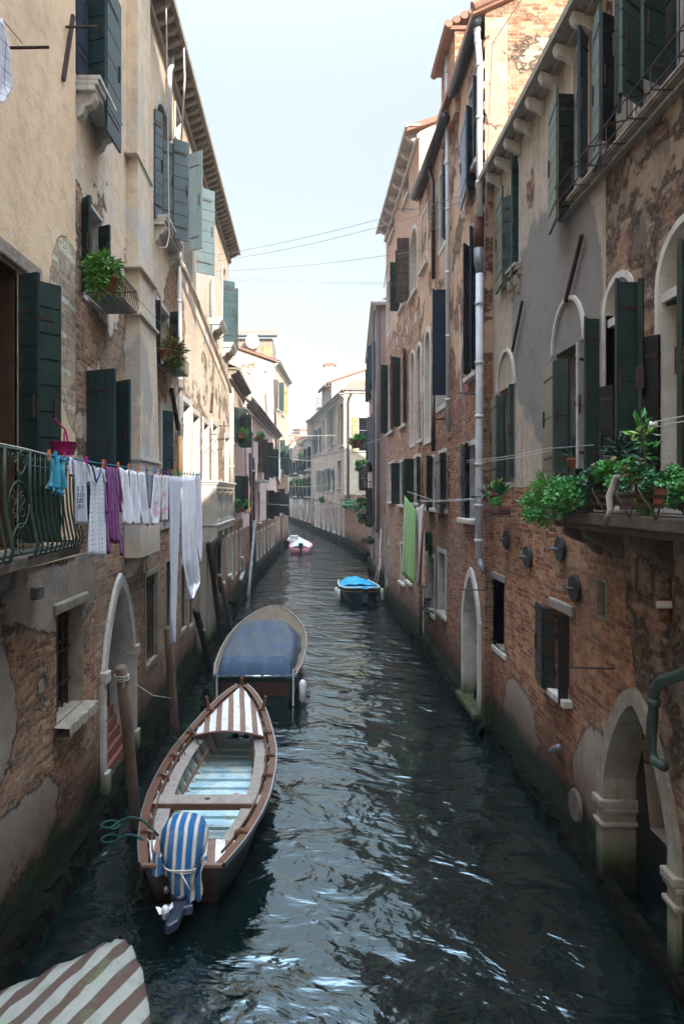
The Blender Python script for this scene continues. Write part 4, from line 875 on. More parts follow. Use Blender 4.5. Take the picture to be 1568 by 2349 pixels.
for k in range(9):
    s = 10.2+.47*k; mb.tube([RF.P(s+.13*(1-cos(t))-.13, 4.3+(.26 if t < 3 else .26)*abs(sin(t/2))*1.1, .57+.06*sin(t)) for t in [pi*2*j/12 for j in range(13)]], .008, 4)
mb.build('rail', M['iron'], lgo)
# ================================================================ RIGHT 2: tall narrow brick house
bR2 = empty('building', (4.5, 14.5, 0), 'tall narrow brick house with white downpipe and sunlit gable above the grey house', 'building')
RG = Face((3.15, 12.73), (3.15, 16.4)); HOLES[id(RG)] = []
W = opening(bR2, RG, 1100, 1075, 0, 0, zs=(10.95, 12.7), band=.07, depth=.25, sill=.12)
leaves_px(W, [(1086, .02, 1069, .2, 250, 435, 'black'), (1068, .22, 1056, .12, 252, 438, 'blue_l'), (1094, .02, 1084, .12, 176, 385, 'greenb')])
W = opening(bR2, RG, 1100, 1076, 0, 0, zs=(6.9, 9.6), band=.07, depth=.25, sill=.12)
leaves_px(W, [(1077, .02, 1063, .2, 567, 864, 'black'), (1093, .02, 1078, .22, 532, 852, 'blue')])
W = opening(bR2, RG, 1094, 1066, 0, 0, zs=(4.02, 5.5), band=.1, depth=.25, sill=.16)
leaves_px(W, [(1066, .02, 1056, .12, 1019, 1190, 'greyw'), (1075, .0, 1066, .1, 1015, 1195, 'black')])
W = gothic(bR2, RG, 1099, 1066, 2.86, .3, 'stone', rise=.85, band=.16, depth=.32, pane='greyw', lab='narrow pointed stone doorway with grey door and mossy step')
wo, F, s0, s1, z0, z1 = W; o = RG.P(s0-.15, .18, -.1); MB().obox(o, RG.P(s1+.25, .18, -.1)-o, (-.26, 0, 0), (0, 0, .14)).build('step', M['stone_d'], wo, bevel=.02)
finish_wall(bR2, RG, [(0, -.4), (RG.L, -.4), (RG.L, 13.4), (0, 13.4)], M['R2']); foundation(bR2, RG, 0, RG.L, .09, .16, 7)
RGe = Face((3.15, 12.735), (10.5, 12.735)); wallmesh('gable_wall', RGe, [(0, 9.5), (7.35, 9.5), (7.35, 14.5), (4.2, 15.4), (0, 13.5)], [], M['gable'], bR2)
mb = MB(); mb.prism([RGe.P(-.25, 13.38, .12), RGe.P(4.3, 15.45, .12), RGe.P(4.3, 15.6, .12), RGe.P(-.25, 13.52, .12)], (0, 3.9, 0)); mb.build('roof', M['tile'], bR2)
for k in range(24): a = RGe.P(-.2+.19*k, 13.56+.0864*k, .08)
mb = MB(); mb.tube([RGe.P(-.25, 13.52, .1), RGe.P(4.3, 15.6, .1)], .1, 8); mb.build('verge_tiles', M['tile'], bR2)
MB().prism([RG.P(.42, z, o) for z, o in [(-.3, -.44), (13.3, -.44), (15, -4), (13, -7), (-.3, -7)]], (0, 3.2, 0)).build('rear_wall', M['R2'], bR2)
mb = MB()
for i, s in enumerate([0, RG.L-.25]):
    for k in range(48):
        if (k+i) % 2: o = RG.P(s-(.0 if i == 0 else .12), 3.9+k*.19, -.01); mb.obox(o, (0, .3, 0), (-.035, 0, 0), (0, 0, .15))
mb.build('quoins', M['R2'], bR2, bevel=.012)
pipe(bR2, RG, [(1093, 45), (1035, 215)], .1, 'gutter', 'gutter', out=.15)
pipe(bR2, RG, [(1093, 60), (1094, 85), (1100, 150), (1099, 300), (1099, 498)], .058, 'pipe_w', out=.12, clamps=5)
pipe(bR2, RG, [(1097, 495), (1097, 575)], [.1, .09], 'rust', 'pipe_collar', out=.12); pipe(bR2, RG, [(1098, 570), (1098, 600), (1099, 632)], [.095, .09, .06], 'zinc', 'pipe_collar', out=.12)
pipe(bR2, RG, [(1099, 628), (1099, 900), (1098, 1120), (1097, 1280)], .07, 'pipe_w', out=.12, clamps=6); pipe(bR2, RG, [(1098, 1275), (1104, 1300), (1107, 1315)], [.065, .06, .03], 'zinc', 'pipe_shoe', out=.1)
bar(bR2, RG, 1056, 1352, 1114, 1354, .03, .15, 'rust', 'clothes_rod')
# attic block with tiles
mb = MB(); mb.box(3.05, 3.75, 15.0, 16.6, 12.9, 14.75); mb.box(3.6, 4.6, 14.6, 16.4, 12.9, 15.3); dm = mb.build('dormer', M['gable'], bR2)
mb = MB()
for k in range(7): mb.tube([(2.9+.17*k, 14.9, 14.8+.09*k), (2.9+.17*k, 16.8, 14.8+.09*k)], .09, 7)
mb.box(2.85, 3.8, 14.95, 16.7, 14.7, 14.78); mb.build('roof', M['tile'], dm)
pipe(bR2, RG, [(1025, 112), (1026, 480), (1027, 990)], .05, 'pipe_w', out=.1, clamps=7)
# ================================================================ RIGHT 3: brick palace in two parts
bR3 = empty('building', (4.5, 18.5, 0), 'brick house with thick dark gutter and a large open navy shutter', 'building')
RH = Face((3.15, 16.4), (3.15, 20.7)); HOLES[id(RH)] = []
W = opening(bR3, RH, 1022, 1008, 0, 0, zs=(10.7, 12.55), band=.12, depth=.25); leaves_px(W, [(1022, .02, 1013, .16, 385, 552, 'blue_l')])
W = opening(bR3, RH, 1022, 1002, 0, 0, zs=(6.75, 9.5), arch='o', band=.12, depth=.3); leaves_px(W, [(1024, .02, 991, .36, 660, 907, 'blue', dict(rows=3, arch=1))])
W = opening(bR3, RH, 986, 974, 0, 0, zs=(6.1, 9.1), arch='o', band=.16, depth=.35, pane='stone', frame=None)
W = opening(bR3, RH, 1024, 1006, 0, 0, zs=(4.15, 5.55), band=.08, depth=.25, sill=.14); leaves_px(W, [(1022, .02, 1010, .2, 1040, 1177, 'black'), (1009, .2, 997, .1, 1040, 1172, 'greyw')])
W = opening(bR3, RH, 996, 985, 0, 0, zs=(4.15, 5.5), band=.08, depth=.25, sill=.14); leaves_px(W, [(990, .02, 978, .2, 1045, 1172, 'green')])
for (ua, ub, zt, zb_) in [(1022, 1005, 3.05, 1.55), (996, 979, 2.8, 1.3)]: opening(bR3, RH, ua, ub, 0, 0, zs=(zb_, zt), band=.1, depth=.35, mat='stone', sill=.06, frame=None)
W = opening(bR3, RH, 970, 957, 0, 0, zs=(.2, 2.7), band=.16, depth=.3, mat='stone', pane='giron', frame=None, name='doorway')
finish_wall(bR3, RH, [(0, -.4), (RH.L, -.4), (RH.L, 13.3), (0, 13.3)], M['R2']); body(bR3, RH, 0, RH.L, 13.35, M['R2'], over=.1); foundation(bR3, RH, 0, RH.L, .1, .18, 8)
pipe(bR3, RH, [(1020, 268), (948, 452)], .11, 'gutter', 'gutter', out=.22); pipe(bR3, RH, [(986, 375), (985, 395), (993, 415), (993, 640)], .055, 'pipe_b', out=.12, clamps=3); pipe(bR3, RH, [(993, 905), (993, 1035)], .055, 'pipe_b', out=.12)
bR3b = empty('building', (4.5, 25, 0), 'long brick and pink plaster palace with arched windows and corbelled eave', 'building')
RI = Face((3.13, 20.7), (2.98, 29.0)); HOLES[id(RI)] = []
def rows_R(b, F, lst):
    for (ua, ub, vt, vb, arch, pn, lf) in lst:
        W = opening(b, F, ub, ua, 0, 0, zs=(F.z(ua, vb), F.z(ua, vt)), arch=arch, band=.11, depth=.28, pane='glass' if not pn else pn, frame='wframe' if not pn else None, sill=.1 if not arch or lf else 0, mat='stone')
        if lf: perp(W, lf[0], lf[1], lf[2], lf[3])
rows_R(bR3b, RI, [(926, 938, 405, 475, None, None, None), (894, 905, 495, 555, None, None, None), (966, 980, 505, 625, None, 'greyw', None), (940, 956, 545, 690, 'o', 'brownw', ('f', 'brownw', .4, 95)),
    (917, 927, 602, 715, 'o', None, ('fn', 'green', .35, [80, 120])), (888, 896, 655, 770, 'o', None, None), (890, 903, 838, 995, 'o', None, ('nf', ['red', 'green'], .35, [155, 60])), (919, 932, 820, 980, 'o', None, ('nf', ['red', 'green'], .35, [155, 60])),
    (941, 950, 815, 1020, 'o', 'stone', None), (955, 966, 800, 1010, 'o', 'stone', None), (892, 903, 1066, 1150, None, None, None), (917, 930, 1062, 1157, None, None, ('fn', 'green', .35, [60, 160])), (950, 964, 1052, 1153, None, None, ('fn', 'green', .38, [60, 160])),
    (919, 928, 1247, 1331, None, None, None), (936, 946, 1240, 1330, None, None, None)])
finish_wall(bR3b, RI, [(0, -.4), (RI.L, -.4), (RI.L, 15.5), (0, 15.5)], M['R3']); body(bR3b, RI, 0, RI.L, 15.6, M['R3'], front=.2); cornice(bR3b, RI, -.2, RI.L, 15.65, .42, 1.0, 'stone', cw=.18, chh=.3); foundation(bR3b, RI, 0, RI.L, .1, .18, 9)
RIe = Face((3.13, 20.69), (9, 20.69)); wallmesh('end_wall', RIe, [(0, 12.5), (5.5, 12.5), (5.5, 17.2), (2.8, 16.9), (0, 15.5)], [], M['L5'], bR3b); mb = MB(); mb.prism([RIe.P(-.4, 15.45, .15), RIe.P(5, 17.3, .15), RIe.P(5, 17.45, .15), RIe.P(-.4, 15.62, .15)], (0, .3, 0)); mb.build('verge_tiles', M['tile'], bR3b)
bar(bR3b, RI, 948, 480, 911, 478, .03, .3, 'iron', 'clothes_rod'); bar(bR3b, RI, 887, 610, 880, 660, .03)
for (u, v) in [(955, 738), (936, 765), (912, 790), (931, 1080), (893, 1250), (889, 1345)]: p = RI.uv(u, v); MB().obox(p, RI.d.to_3d()*.25, RI.n.to_3d()*.02, (0, 0, .3)).build('stone_block', M['stone'], bR3b)
o = RI.P(RI.L-.25, -.3, 0); MB().obox(o, RI.d.to_3d()*.27, RI.n.to_3d()*.05, (0, 0, 3.9)).build('corner_pier', M['stone_d'], bR3b)
# ================================================================ RIGHT 4: mauve house
bR4 = empty('building', (5, 38, 0), 'mauve plaster house with navy shutters, brown downpipe and corbelled eave', 'building')
RJ = Face((2.92, 33.0), (3.72, 48.0)); HOLES[id(RJ)] = []
for y, z0, z1, mt in [(34.2, 10.2, 12.2, 'greenb'), (37.2, 10.2, 12.2, 'green'), (41, 10.2, 12.2, 'green'), (34.8, 6.2, 8.6, 'greyw'), (39, 5.8, 8.2, 'black'), (34.8, 3.0, 4.6, 'black'), (39.5, 2.6, 4.9, 'black')]:
    W = op_y(bR4, RJ, y, y+1.0, z0, z1, band=.1, sill=.12); perp(W, 'nf', mt, .34, [150, 95])
for y in (36, 40): op_y(bR4, RJ, y, y+.8, .9, 2.4, band=.1, mat='stone')
finish_wall(bR4, RJ, [(0, -.4), (RJ.L, -.4), (RJ.L, 13.7), (0, 13.7)], M['R4']); body(bR4, RJ, 0.3, RJ.L, 13.8, M['R4'], over=.1); cornice(bR4, RJ, 0, RJ.L, 13.85, .25, .4, 'stone'); foundation(bR4, RJ, 0, RJ.L, .2, .3, 10)
RJe = Face((2.92, 32.99), (9, 32.99)); wallmesh('end_wall', RJe, [(0, -.4), (5, -.4), (5, 13.8), (0, 13.8)], [], M['R4'], bR4)
MB().tube([(2.8, 32.85, 13.75), (7, 32.85, 13.75)], .14, 8).build('gutter', M['pipe_w'], bR4, True)
MB().tube([(2.99, 32.85, 13.5), (2.99, 32.85, 3.0), (2.93, 32.75, 2.7)], .07, 8).build('downpipe', M['pipe_b'], bR4, True); MB().tube([(2.78, 33.1, 13.4), (2.8, 33.1, 3.2), (2.75, 33.0, 3.0)], .06, 8).build('downpipe', M['gutter'], bR4, True)
q = RJ.P(3.0, 4.75, 0); bl = MB().obox(q, RJ.P(5.2, 4.75, 0)-q, RJ.P(3.0, 4.75, .75)-q, (0, 0, .1)).build('balcony', M['iron'], bR4); mb = MB()
for k in range(12): q = RJ.P(3.0+k*.2, 4.85, .74); mb.tube([q, q+Vector((0, 0, .35 if k else .95))], .018, 4)
mb.tube([RJ.P(3.0, 5.2, .74), RJ.P(5.2, 5.2, .74)], .02, 4)
for k in range(5): q = RJ.P(3.0, 4.85, .74-.18*k); mb.tube([q, q+Vector((0, 0, .35))], .018, 4)
mb.tube([RJ.P(3.0, 5.2, .74), RJ.P(3.0, 5.2, 0)], .02, 4); mb.build('railing', M['iron'], bl)
q = RJ.P(2.5, 1.95, 0); MB().obox(q, RJ.P(4.6, 1.95, 0)-q, RJ.P(2.5, 1.95, .7)-q, (0, 0, .25)).build('planter_shelf', M['brownw'], bR4)
# ================================================================ garden wall + far houses
gw = empty('garden_wall', (3.2, 54, 0), 'curved brick garden wall with shrubs on top beside the canal bend', 'garden wall')
gp = [(3.76, 46.5), (3.45, 51), (3.0, 57), (2.62, 62.5)]
for i in range(3): Fg = Face(gp[i], gp[i+1]); wallmesh('wall', Fg, [(0, -.4), (Fg.L, -.4), (Fg.L, 3.3), (0, 3.3)], [], M['garden'], gw, ends=.4); foundation(gw, Fg, 0, Fg.L, .45, .5, 11+i); o = Fg.P(0, 3.3, -.42); MB().obox(o, Fg.d.to_3d()*Fg.L, Fg.n.to_3d()*.46, (0, 0, .1)).build('coping', M['stone_d'], gw)
bR5 = empty('building', (5, 68, 0), 'greige house with pale yellow end wall, yellow shutters and tiled roof', 'building')
RKe = Face((2.57, 62.3), (9.5, 62.3)); RK = Face((2.57, 62.3), (-.5, 86.5)); HOLES[id(RK)] = []; HOLES[id(RKe)] = []
W = opening(bR5, RKe, 822, 843, 958, 1035, at=822, band=.12, depth=.3, sill=.2, mull=0); leaves_px(W, [(821, .04, 807, .1, 956, 1038, 'yellow')])
W = opening(bR5, RKe, 822, 844, 1068, 1122, at=822, band=.14, depth=.25, mull=2, pane='glass', frame='bframe', sill=.1)
wallmesh('end_wall', RKe, [(0, -.4), (6.9, -.4), (6.9, 13.8), (0, 13.8)], HOLES[id(RKe)], M['R5y'], bR5)
for (ua, ub, vt, vb, mt, an) in [(777, 788, 930, 1025, 'yellow', [100, 120]), (763, 769, 935, 1020, None, 0), (753, 760, 945, 1030, 'yellow', [90, 20]), (739, 744, 965, 1020, None, 0), (728, 735, 985, 1040, 'blue', [120, 100]), (718, 723, 990, 1045, 'green', [90, 90]),
                          (773, 782, 1058, 1120, None, 0), (758, 765, 1075, 1125, 'green', [110, 120]), (748, 753, 1075, 1128, 'green', [110, 90]), (738, 742, 1080, 1130, 'green', [110, 90]), (728, 732, 1080, 1130, 'green', [60, 60])]:
    s0, s1 = RK.S(ua), RK.S(ub); W = opening(bR5, RK, ub, ua, 0, 0, zs=(RK.z(ua, vb), RK.z(ua, vt)), band=.12, depth=.3, sill=.15, arch='o' if vt > 1060 else None)
    if mt: perp(W, 'nf', mt, .45, [170, 172])
for (ua, ub, vt) in [(775, 779, 1155), (786, 789, 1155), (762, 769, 1150), (750, 755, 1150), (740, 744, 1150), (730, 733, 1155), (722, 726, 1155)]: opening(bR5, RK, ub, ua, 0, 0, zs=(.8, RK.z(ua, vt)), band=.2, depth=.3, arch='g' if ua in (762, 750) else None, mat='stone')
finish_wall(bR5, RK, [(0, -.4), (RK.L, -.4), (RK.L, 13.6), (0, 13.6)], M['R5']); cornice(bR5, RK, -.2, RK.L, 13.75, .45, .6, 'stone', gutter='zinc'); foundation(bR5, RK, 0, RK.L, .45, .6, 14)
cornice(bR5, RKe, 0, 6.9, 13.95, .35, 1.0, 'stone', gutter='zinc')
MB().prism([(2.9, 62.8, -.3), (9.4, 62.8, -.3), (9.4, 62.8, 13.7), (2.9, 62.8, 13.7)], (-2.4, 23, 0)).build('rear_wall', M['R5'], bR5)
mb = MB(); k = 24; rows = [[], []]
for i in range(k*6+1):
    a = i/6; t = i/(k*6); rows[0].append(Vector((2.2+7.2*t, 61.9, 13.95+.1*abs(sin(pi*a))))); rows[1].append(Vector((3.5+5.9*t, 66.5, 15.6+.1*abs(sin(pi*a)))))
mb.grid(rows); mb.add([(2.2, 61.9, 13.95), (3.5, 66.5, 15.6), (2.5, 86, 15.6), (-1, 87, 13.95)], [(0, 1, 2, 3)]); mb.build('roof', M['tile'], bR5)
MB().tube([(3.25, 62.0, 13.7), (3.05, 62.15, 13.3), (2.95, 62.18, 13.0), (2.95, 62.18, 4.4), (3.2, 62.1, 4.0)], .1, 8).build('downpipe', M['pipe_b'], bR5, True)
for (ua, v0_, v1_) in [(709, 968, 1050), (713, 990, 1060)]: pass
bR7 = empty('building', (6, 76, 0), 'cream upper storey with sloping roof edge and chimney behind the tiled roof', 'building')
F7 = Face((1.75, 76), (9, 76)); wallmesh('end_wall', F7, [(0, 10), (7.2, 10), (7.2, 19.4), (0, 17.0)], [], M['R5y'], bR7)
F7b = Face((1.75, 76), (.75, 82)); HOLES[id(F7b)] = []
for k in range(3): op_y(bR7, F7b, 76.6+k*1.8, 77.5+k*1.8, 14.2, 16.3, band=.1)
finish_wall(bR7, F7b, [(0, 10), (F7b.L, 10), (F7b.L, 17), (0, 17)], M['R5']); mb = MB(); mb.prism([(1.4, 75.8, 16.95), (9, 75.8, 19.45), (9, 75.8, 19.6), (1.3, 75.8, 17.1)], (-1, 6.6, 0)); mb.build('roof', M['tile'], bR7)
MB().tube([(1.45, 75.8, 16.9), (.4, 82.3, 16.9)], .15, 8).build('gutter', M['gutter'], bR7)
def chimney(b, u, vb, vt, Y, w_=.8, mat='L5'):
    p, q = ray(u, vb, Y), ray(u, vt, Y); h = MB(); h.box(p.x-w_/2, p.x+w_/2, Y, Y+w_, p.z-1, q.z-.3); c_ = h.build('chimney', M[mat], b)
    h = MB(); h.box(p.x-w_*.65, p.x+w_*.65, Y-.12, Y+w_*1.1, q.z-.3, q.z-.12); h.box(p.x-w_*.45, p.x+w_*.45, Y, Y+w_, q.z-.12, q.z); h.build('chimney_cap', M['tile'], c_)
chimney(bR7, 756, 865, 832, 76.5, 1.1); chimney(bR5, 713, 990, 962, 84.5, 1.0, 'far'); chimney(bR5, 736, 950, 934, 80, .8)
bR6 = empty('building', (-3, 104, 0), 'long dark balconied house row end at the canal bend', 'building')
RL = Face((-.5, 88), (-4.7, 118)); RL.n = -RL.n; HOLES[id(RL)] = []
for k in range(6):
    y = 89.5+k*4.6
    for (z0, z1, mt) in [(8.0, 10.8, 'green'), (4.3, 6.8, 'green'), (1.0, 3.0, 'black')]:
        W = op_y(bR6, RL, y, y+1.6, z0, z1, band=.15, depth=.3)
        if z0 > 1: perp(W, 'nf', mt, .75, [150, 165])
    if k in (0, 1, 3, 4):
        for zb_ in (7.4, 3.9):
            q = RL.P(S_(RL, y-.6), zb_, 0); bl = MB().obox(q, RL.d.to_3d()*3, RL.n.to_3d()*1.0, (0, 0, .15)).build('balcony', M['plate'], bR6); mb = MB()
            for j in range(11): q = RL.P(S_(RL, y-.6)+j*.3, zb_, .97); mb.tube([q, q+Vector((0, 0, 1.1))], .03, 4)
            q = RL.P(S_(RL, y-.6), zb_+1.1, .97); mb.tube([q, q+RL.d.to_3d()*3], .04, 4); mb.build('railing', M['plate'], bl)
finish_wall(bR6, RL, [(0, -.4), (RL.L, -.4), (RL.L, 11.9), (0, 11.9)], M['far']); body(bR6, RL, 0, RL.L, 12.0, M['far']); cornice(bR6, RL, 0, RL.L, 12.05, .4, .8, 'stone'); foundation(bR6, RL, 0, RL.L, .5, .7, 15)
chimney(bR6, 691, 1040, 1000, 96, 1.5, 'L5'); chimney(bR6, 681, 1045, 1008, 104, 1.4, 'L5'); chimney(bR6, 676, 1040, 1015, 110, 1.3, 'far')
bF = empty('building', (-9, 150, 0), 'distant cream houses closing the view beyond the canal bend', 'building')
F8 = Face((-12, 135), (2, 131)); HOLES[id(F8)] = []
for k in range(6):
    for z0 in (3, 7, 10.5):
        s = 1.2+k*2.2; p = hole_poly(s, s+1.0, z0, z0+1.9, None); HOLES[id(F8)].append(p); o = F8.P(s, z0, -.25); MB().obox(o, F8.d.to_3d()*1.0, -F8.n.to_3d()*.05, (0, 0, 1.9)).build('window', M['glass'], bF)
finish_wall(bF, F8, [(0, -.4), (F8.L, -.4), (F8.L, 14.2), (0, 14.2)], M['far']); body(bF, F8, 0, F8.L, 14.2, M['far']); chimney(bF, 697, 1010, 985, 134, 1.6, 'far')
b9 = empty('building', (-14, 172, 0), 'farthest tall house with roof terrace above the bend', 'building')
F9 = Face((-12, 165), (-1, 165)); wallmesh('wall', F9, [(0, -.4), (11, -.4), (11, 18.8), (0, 18.8)], [hole_poly(4.8+1.6*i, 5.7+1.6*i, z, z+1.6, None) for i in range(3) for z in (13.5, 16.3)], M['L5'], b9); body(b9, F9, 0, 11, 18.8, M['far'], rise=1.0); cornice(b9, F9, 0, 11, 19, .4, 1.2)
mb = MB(); mb.box(-5.6, -2.8, 166, 169, 20.2, 20.5)
for x in (-5.5, -4.2, -2.9): mb.box(x, x+.12, 166, 166.1, 18.9, 20.2)
mb.build('roof_terrace', M['brownw'], b9)
# unseen blocks added behind the camera for shade, chiefly on the near left wall
for nm, x0, x1, y0, y1, h in [('building', 3.4, 6.2, -15, -6.6, 21), ('building', -14, -3.1, -22, -9, 8)]:
    e = empty('building', ((x0+x1)/2, (y0+y1)/2, 0), 'added shading block out of view on the '+('grey' if x0 > 0 else 'beige')+' house side', 'building'); MB().box(x0, x1, y0, y1, -.3, h).build('wall', M['far'], e); MB().box(x0-.2, x1+.2, y0, y1, h, h+.3).build('roof', M['tile'], e)
# ================================================================ boats
def interp(tab, t):
    for (a, *va), (b_, *vb) in zip(tab, tab[1:]):
        if t <= b_:
            k = (t-a)/(b_-a); k = max(0, min(1, k)); return [p+(q-p)*k for p, q in zip(va, vb)]
    return list(tab[-1][1:])
def smooth_i(tab, t):
    e = .12; return [(p+q*2+r)/4 for p, q, r in zip(interp(tab, max(tab[0][0], t-e)), interp(tab, t), interp(tab, min(tab[-1][0], t+e)))]
# ---- open wooden boat
O2 = Vector((-1.42, 7.25, 0)); T2 = [(0, .41, .55), (.55, .57, .52), (1.25, .71, .5), (1.85, .775, .5), (2.6, .8, .5), (3.4, .77, .52), (4.2, .64, .58), (4.9, .5, .64), (5.4, .34, .71), (5.75, .18, .78), (5.9, .06, .82)]
LB = 5.9
def hb2(t): return smooth_i(T2, t) if .05 < t < 5.85 else interp(T2, t)
def sec(t, side, off=0, nseg=7, bz=-.1):
    hb, sh = hb2(t); out = []
    for i in range(nseg+1):
        a = i/nseg; f = .72+.28*a**.8 if a > .01 else .70
        out.append(O2+Vector((side*(max(hb*f-off, .005)), t+(1-a)*.34*max(0, 1-t/.9), bz+(sh-bz)*a)))
    return out
b2 = empty('boat', (-1.42, 10, 0), 'open wooden boat with striped bow cover and pale blue floorboards', 'boat', 'boats moored along the beige wall')
ts = [LB*i/40 for i in range(41)]
mb = MB()
for sd_ in (1, -1): mb.grid([sec(t, sd_) for t in ts])
mb.grid([[O2+Vector((s*hb2(t)[0]*.7, t, -.1)) for s in (-1, 1)] for t in ts if t > .3])
mb.build('hull', M['hullk'], b2, True)
mb = MB()
for sd_ in (1, -1): mb.grid([sec(t, sd_, .03, 7, -.03) for t in ts if .45 < t < 5.7])
mb.build('inner_planking', M['bwhite'], b2, True)
mb = MB(); n = 0; t = .62
while t < 5.1:
    hb, sh = hb2(t); y0 = O2.y+t; wv = hb*.72; z = .02
    mb.box(O2.x-wv, O2.x+wv, y0, y0+.16, z, z+.05); mb.box(O2.x-wv, O2.x+wv, y0+.16, y0+.31, z-.04, z+.01); t += .31
m_, nt_, bs_ = newmat('rusty_pale_blue_boards'); P_, x_, y_, z_, g_ = posxyz(nt_)
cc = mix(nt_, noise(nt_, P_, 2.5, 6, .6).ss(.4, .6), (.32, .48, .52), (.5, .6, .55)); cc = mix(nt_, noise(nt_, vec(nt_, x_*2.2, y_*5, z_*9), 2.2, 8, .75).ss(.56, .63)*.85, cc, (.22, .1, .035)); cc = mix(nt_, noise(nt_, P_, 9, 5, .7).ss(.55, .75)*.5, cc, (.4, .42, .34))
setin(nt_, bs_.inputs['Base Color'], cc); bs_.inputs['Roughness'].default_value = .6; M['boards'] = m_
mb.build('floorboards', M['boards'], b2, bevel=.006)
t = .62; k = 0
while t < 5.1:
    for sd_ in (1, -1):
        s = sec(t, sd_, .035, 7, .03); s2 = sec(t+.045, sd_, .035, 7, .03); mb = MB(); iw = [p-Vector((sd_*(.11-.08*i/7), 0, -.01)) for i, p in enumerate(s)]; iw2 = [p-Vector((sd_*(.11-.08*i/7), 0, -.01)) for i, p in enumerate(s2)]
        mb.grid([iw, iw2]); mb.grid([s, iw]); mb.grid([s2, iw2]); mb.build('rib', M['bwhite'], b2, True)
    t += .33
for sd_ in (1, -1):
    def strip(o0, o1, z0, z1, ta, tb, dz=0):
        rows = []
        for i in range(33):
            t = ta+(tb-ta)*i/32; hb, sh = hb2(t); x0, x1 = O2.x+sd_*max(hb-o0, 0), O2.x+sd_*max(hb-o1, 0); y = O2.y+t
            rows.append([Vector((x0, y, sh+z0)), Vector((x0, y, sh+z1)), Vector((x1, y, sh+z1)), Vector((x1, y, sh+z0)), Vector((x0, y, sh+z0))])
        return rows
    MB().grid(strip(-.035, .06, -.03, .035, 0, 5.88)).build('gunwale', M['wood'], b2)
    MB().grid(strip(-.05, -.034, -.02, .045, 0, 5.9)).build('rub_strip', M['chrome'], b2)
    MB().grid(strip(.11, .125, -.03, .03, .3, 5.4)).build('inner_rail', M['wood'], b2)
    MB().grid(strip(.125, .29, -.07, -.045, .5, 4.3)).build('side_deck', M['gwood'], b2)
    MB().grid(strip(.06, .115, -.06, -.04, .3, 5.2)).build('side_deck', M['mahog'], b2)
    for t, up in [(.7, .06), (1.35, .0), (2.35, .06), (3.05, .06), (3.9, .06), (4.85, .07)]:
        if t == 1.35: continue
        hb, sh = hb2(t); x = O2.x+sd_*(hb+.02); mb = MB(); big_ = t > 4.5
        mb.prism([Vector((x, O2.y+t, sh-.03)), Vector((x, O2.y+t, sh+.06)), Vector((x-sd_*.07, O2.y+t, sh+.085)), Vector((x-sd_*.15, O2.y+t, sh+.05)), Vector((x-sd_*.17, O2.y+t, sh-.04))], (0, .075, 0))
        if big_: mb.tube([(x-sd_*.06, O2.y+t+.04, sh), (x-sd_*.02, O2.y+t+.06, sh+.17), (x+sd_*.0, O2.y+t+.06, sh+.28)], [.04, .03, .035], 8)
        mb.build('oar_block', M['wood'], b2, bevel=.012)
hb, sh = hb2(1.7); mb = MB(); mb.box(O2.x-hb+.07, O2.x+hb-.06, O2.y+1.58, O2.y+1.84, sh-.035, sh+.012); mb.build('thwart', M['gwood'], b2, bevel=.006)
mb = MB(); mb.box(O2.x-hb+.08, O2.x+hb-.07, O2.y+1.555, O2.y+1.582, sh-.07, sh+.008); mb.build('thwart_edge', M['wood'], b2)
mb = MB(); mb.lathe((O2.x, O2.y+1.71, sh+.002), [(.04, 0), (.04, .012), (.028, .013)], 14); mb.build('mast_hole', M['mahog'], b2)
# transom
mb = MB(); q = sec(.02, -1, .0, 7, -.12)+sec(.02, 1, .0, 7, -.12)[::-1]; mb.prism([p+Vector((0, -.0, 0)) for p in q], (0, .05, 0)); mb.build('transom', M['mahog'], b2)
mb = MB(); mb.tube([O2+Vector((-.43, .0, .56)), O2+Vector((.43, 0, .56))], .03, 8); mb.build('transom_cap', M['wood'], b2)
MB().lathe(O2+Vector((-.16, -.03, .3)), [(.0, 0), (.03, .0), (.03, .04), (.015, .06)], 10).build('drain_plug', M['chrome'], b2)
# striped covers
def cover(name, ta, tb, inset, crown, mat, par, zoff=.03, nx=14, ny=26, sagf=0):
    rows = []; rnd = random.Random(3)
    for i in range(ny+1):
        t = ta+(tb-ta)*i/ny; hb, sh = hb2(t); hb = max(hb-inset, .03); r = []
        for j in range(nx+1):
            a = -1+2*j/nx; z = sh+zoff+crown*(1-a*a)*(hb/.7)+.008*sin(9*a+t*4)+.006*sin(23*t+5*a)+(-.03*abs(sin(j*pi/2)) if i == 0 and sagf and j % 2 else 0)
            r.append(O2+Vector((a*hb, t-(.07*(1-a*a) if i == 0 else 0), z)))
        rows.append(r)
    return MB().grid(rows).build(name, mat, par, True)
cover('bow_cover', 3.85, 5.86, .13, .13, M['stripe1'], b2)
cover('stern_cover', .06, .62, .09, .02, M['stripe1'], b2, .0)
mb = MB(); hb, sh = hb2(3.82); mb.tube([O2+Vector((a*(hb-.1), 3.8-.07*(1-a*a), sh+.015+.125*(1-a*a)*(hb/.7))) for a in [i/8-1 for i in range(17)]], .022, 6); mb.build('cover_hoop', M['wood'], b2, True)
mb = MB(); mb.lathe(O2+Vector((.0, 5.83, .88)), [(.035, 0), (.04, .1), (.02, .14)], 8); mb.build('stem_head', M['wood'], b2)
mb = MB(); mb.box(O2.x-.04, O2.x+.12, O2.y+.75, O2.y+.98, .05, .16); mb.build('floor_box', M['boards'], b2)
MB().tube([O2+Vector((-.5, .95, .36)), O2+Vector((-.3, 3.7, .42))], .022, 8).build('oar', M['wood'], b2)
MB().tube([O2+Vector((.55, 2.4, .33)), O2+Vector((.42, 3.9, .45))], .022, 8).build('oar', M['wood'], b2)
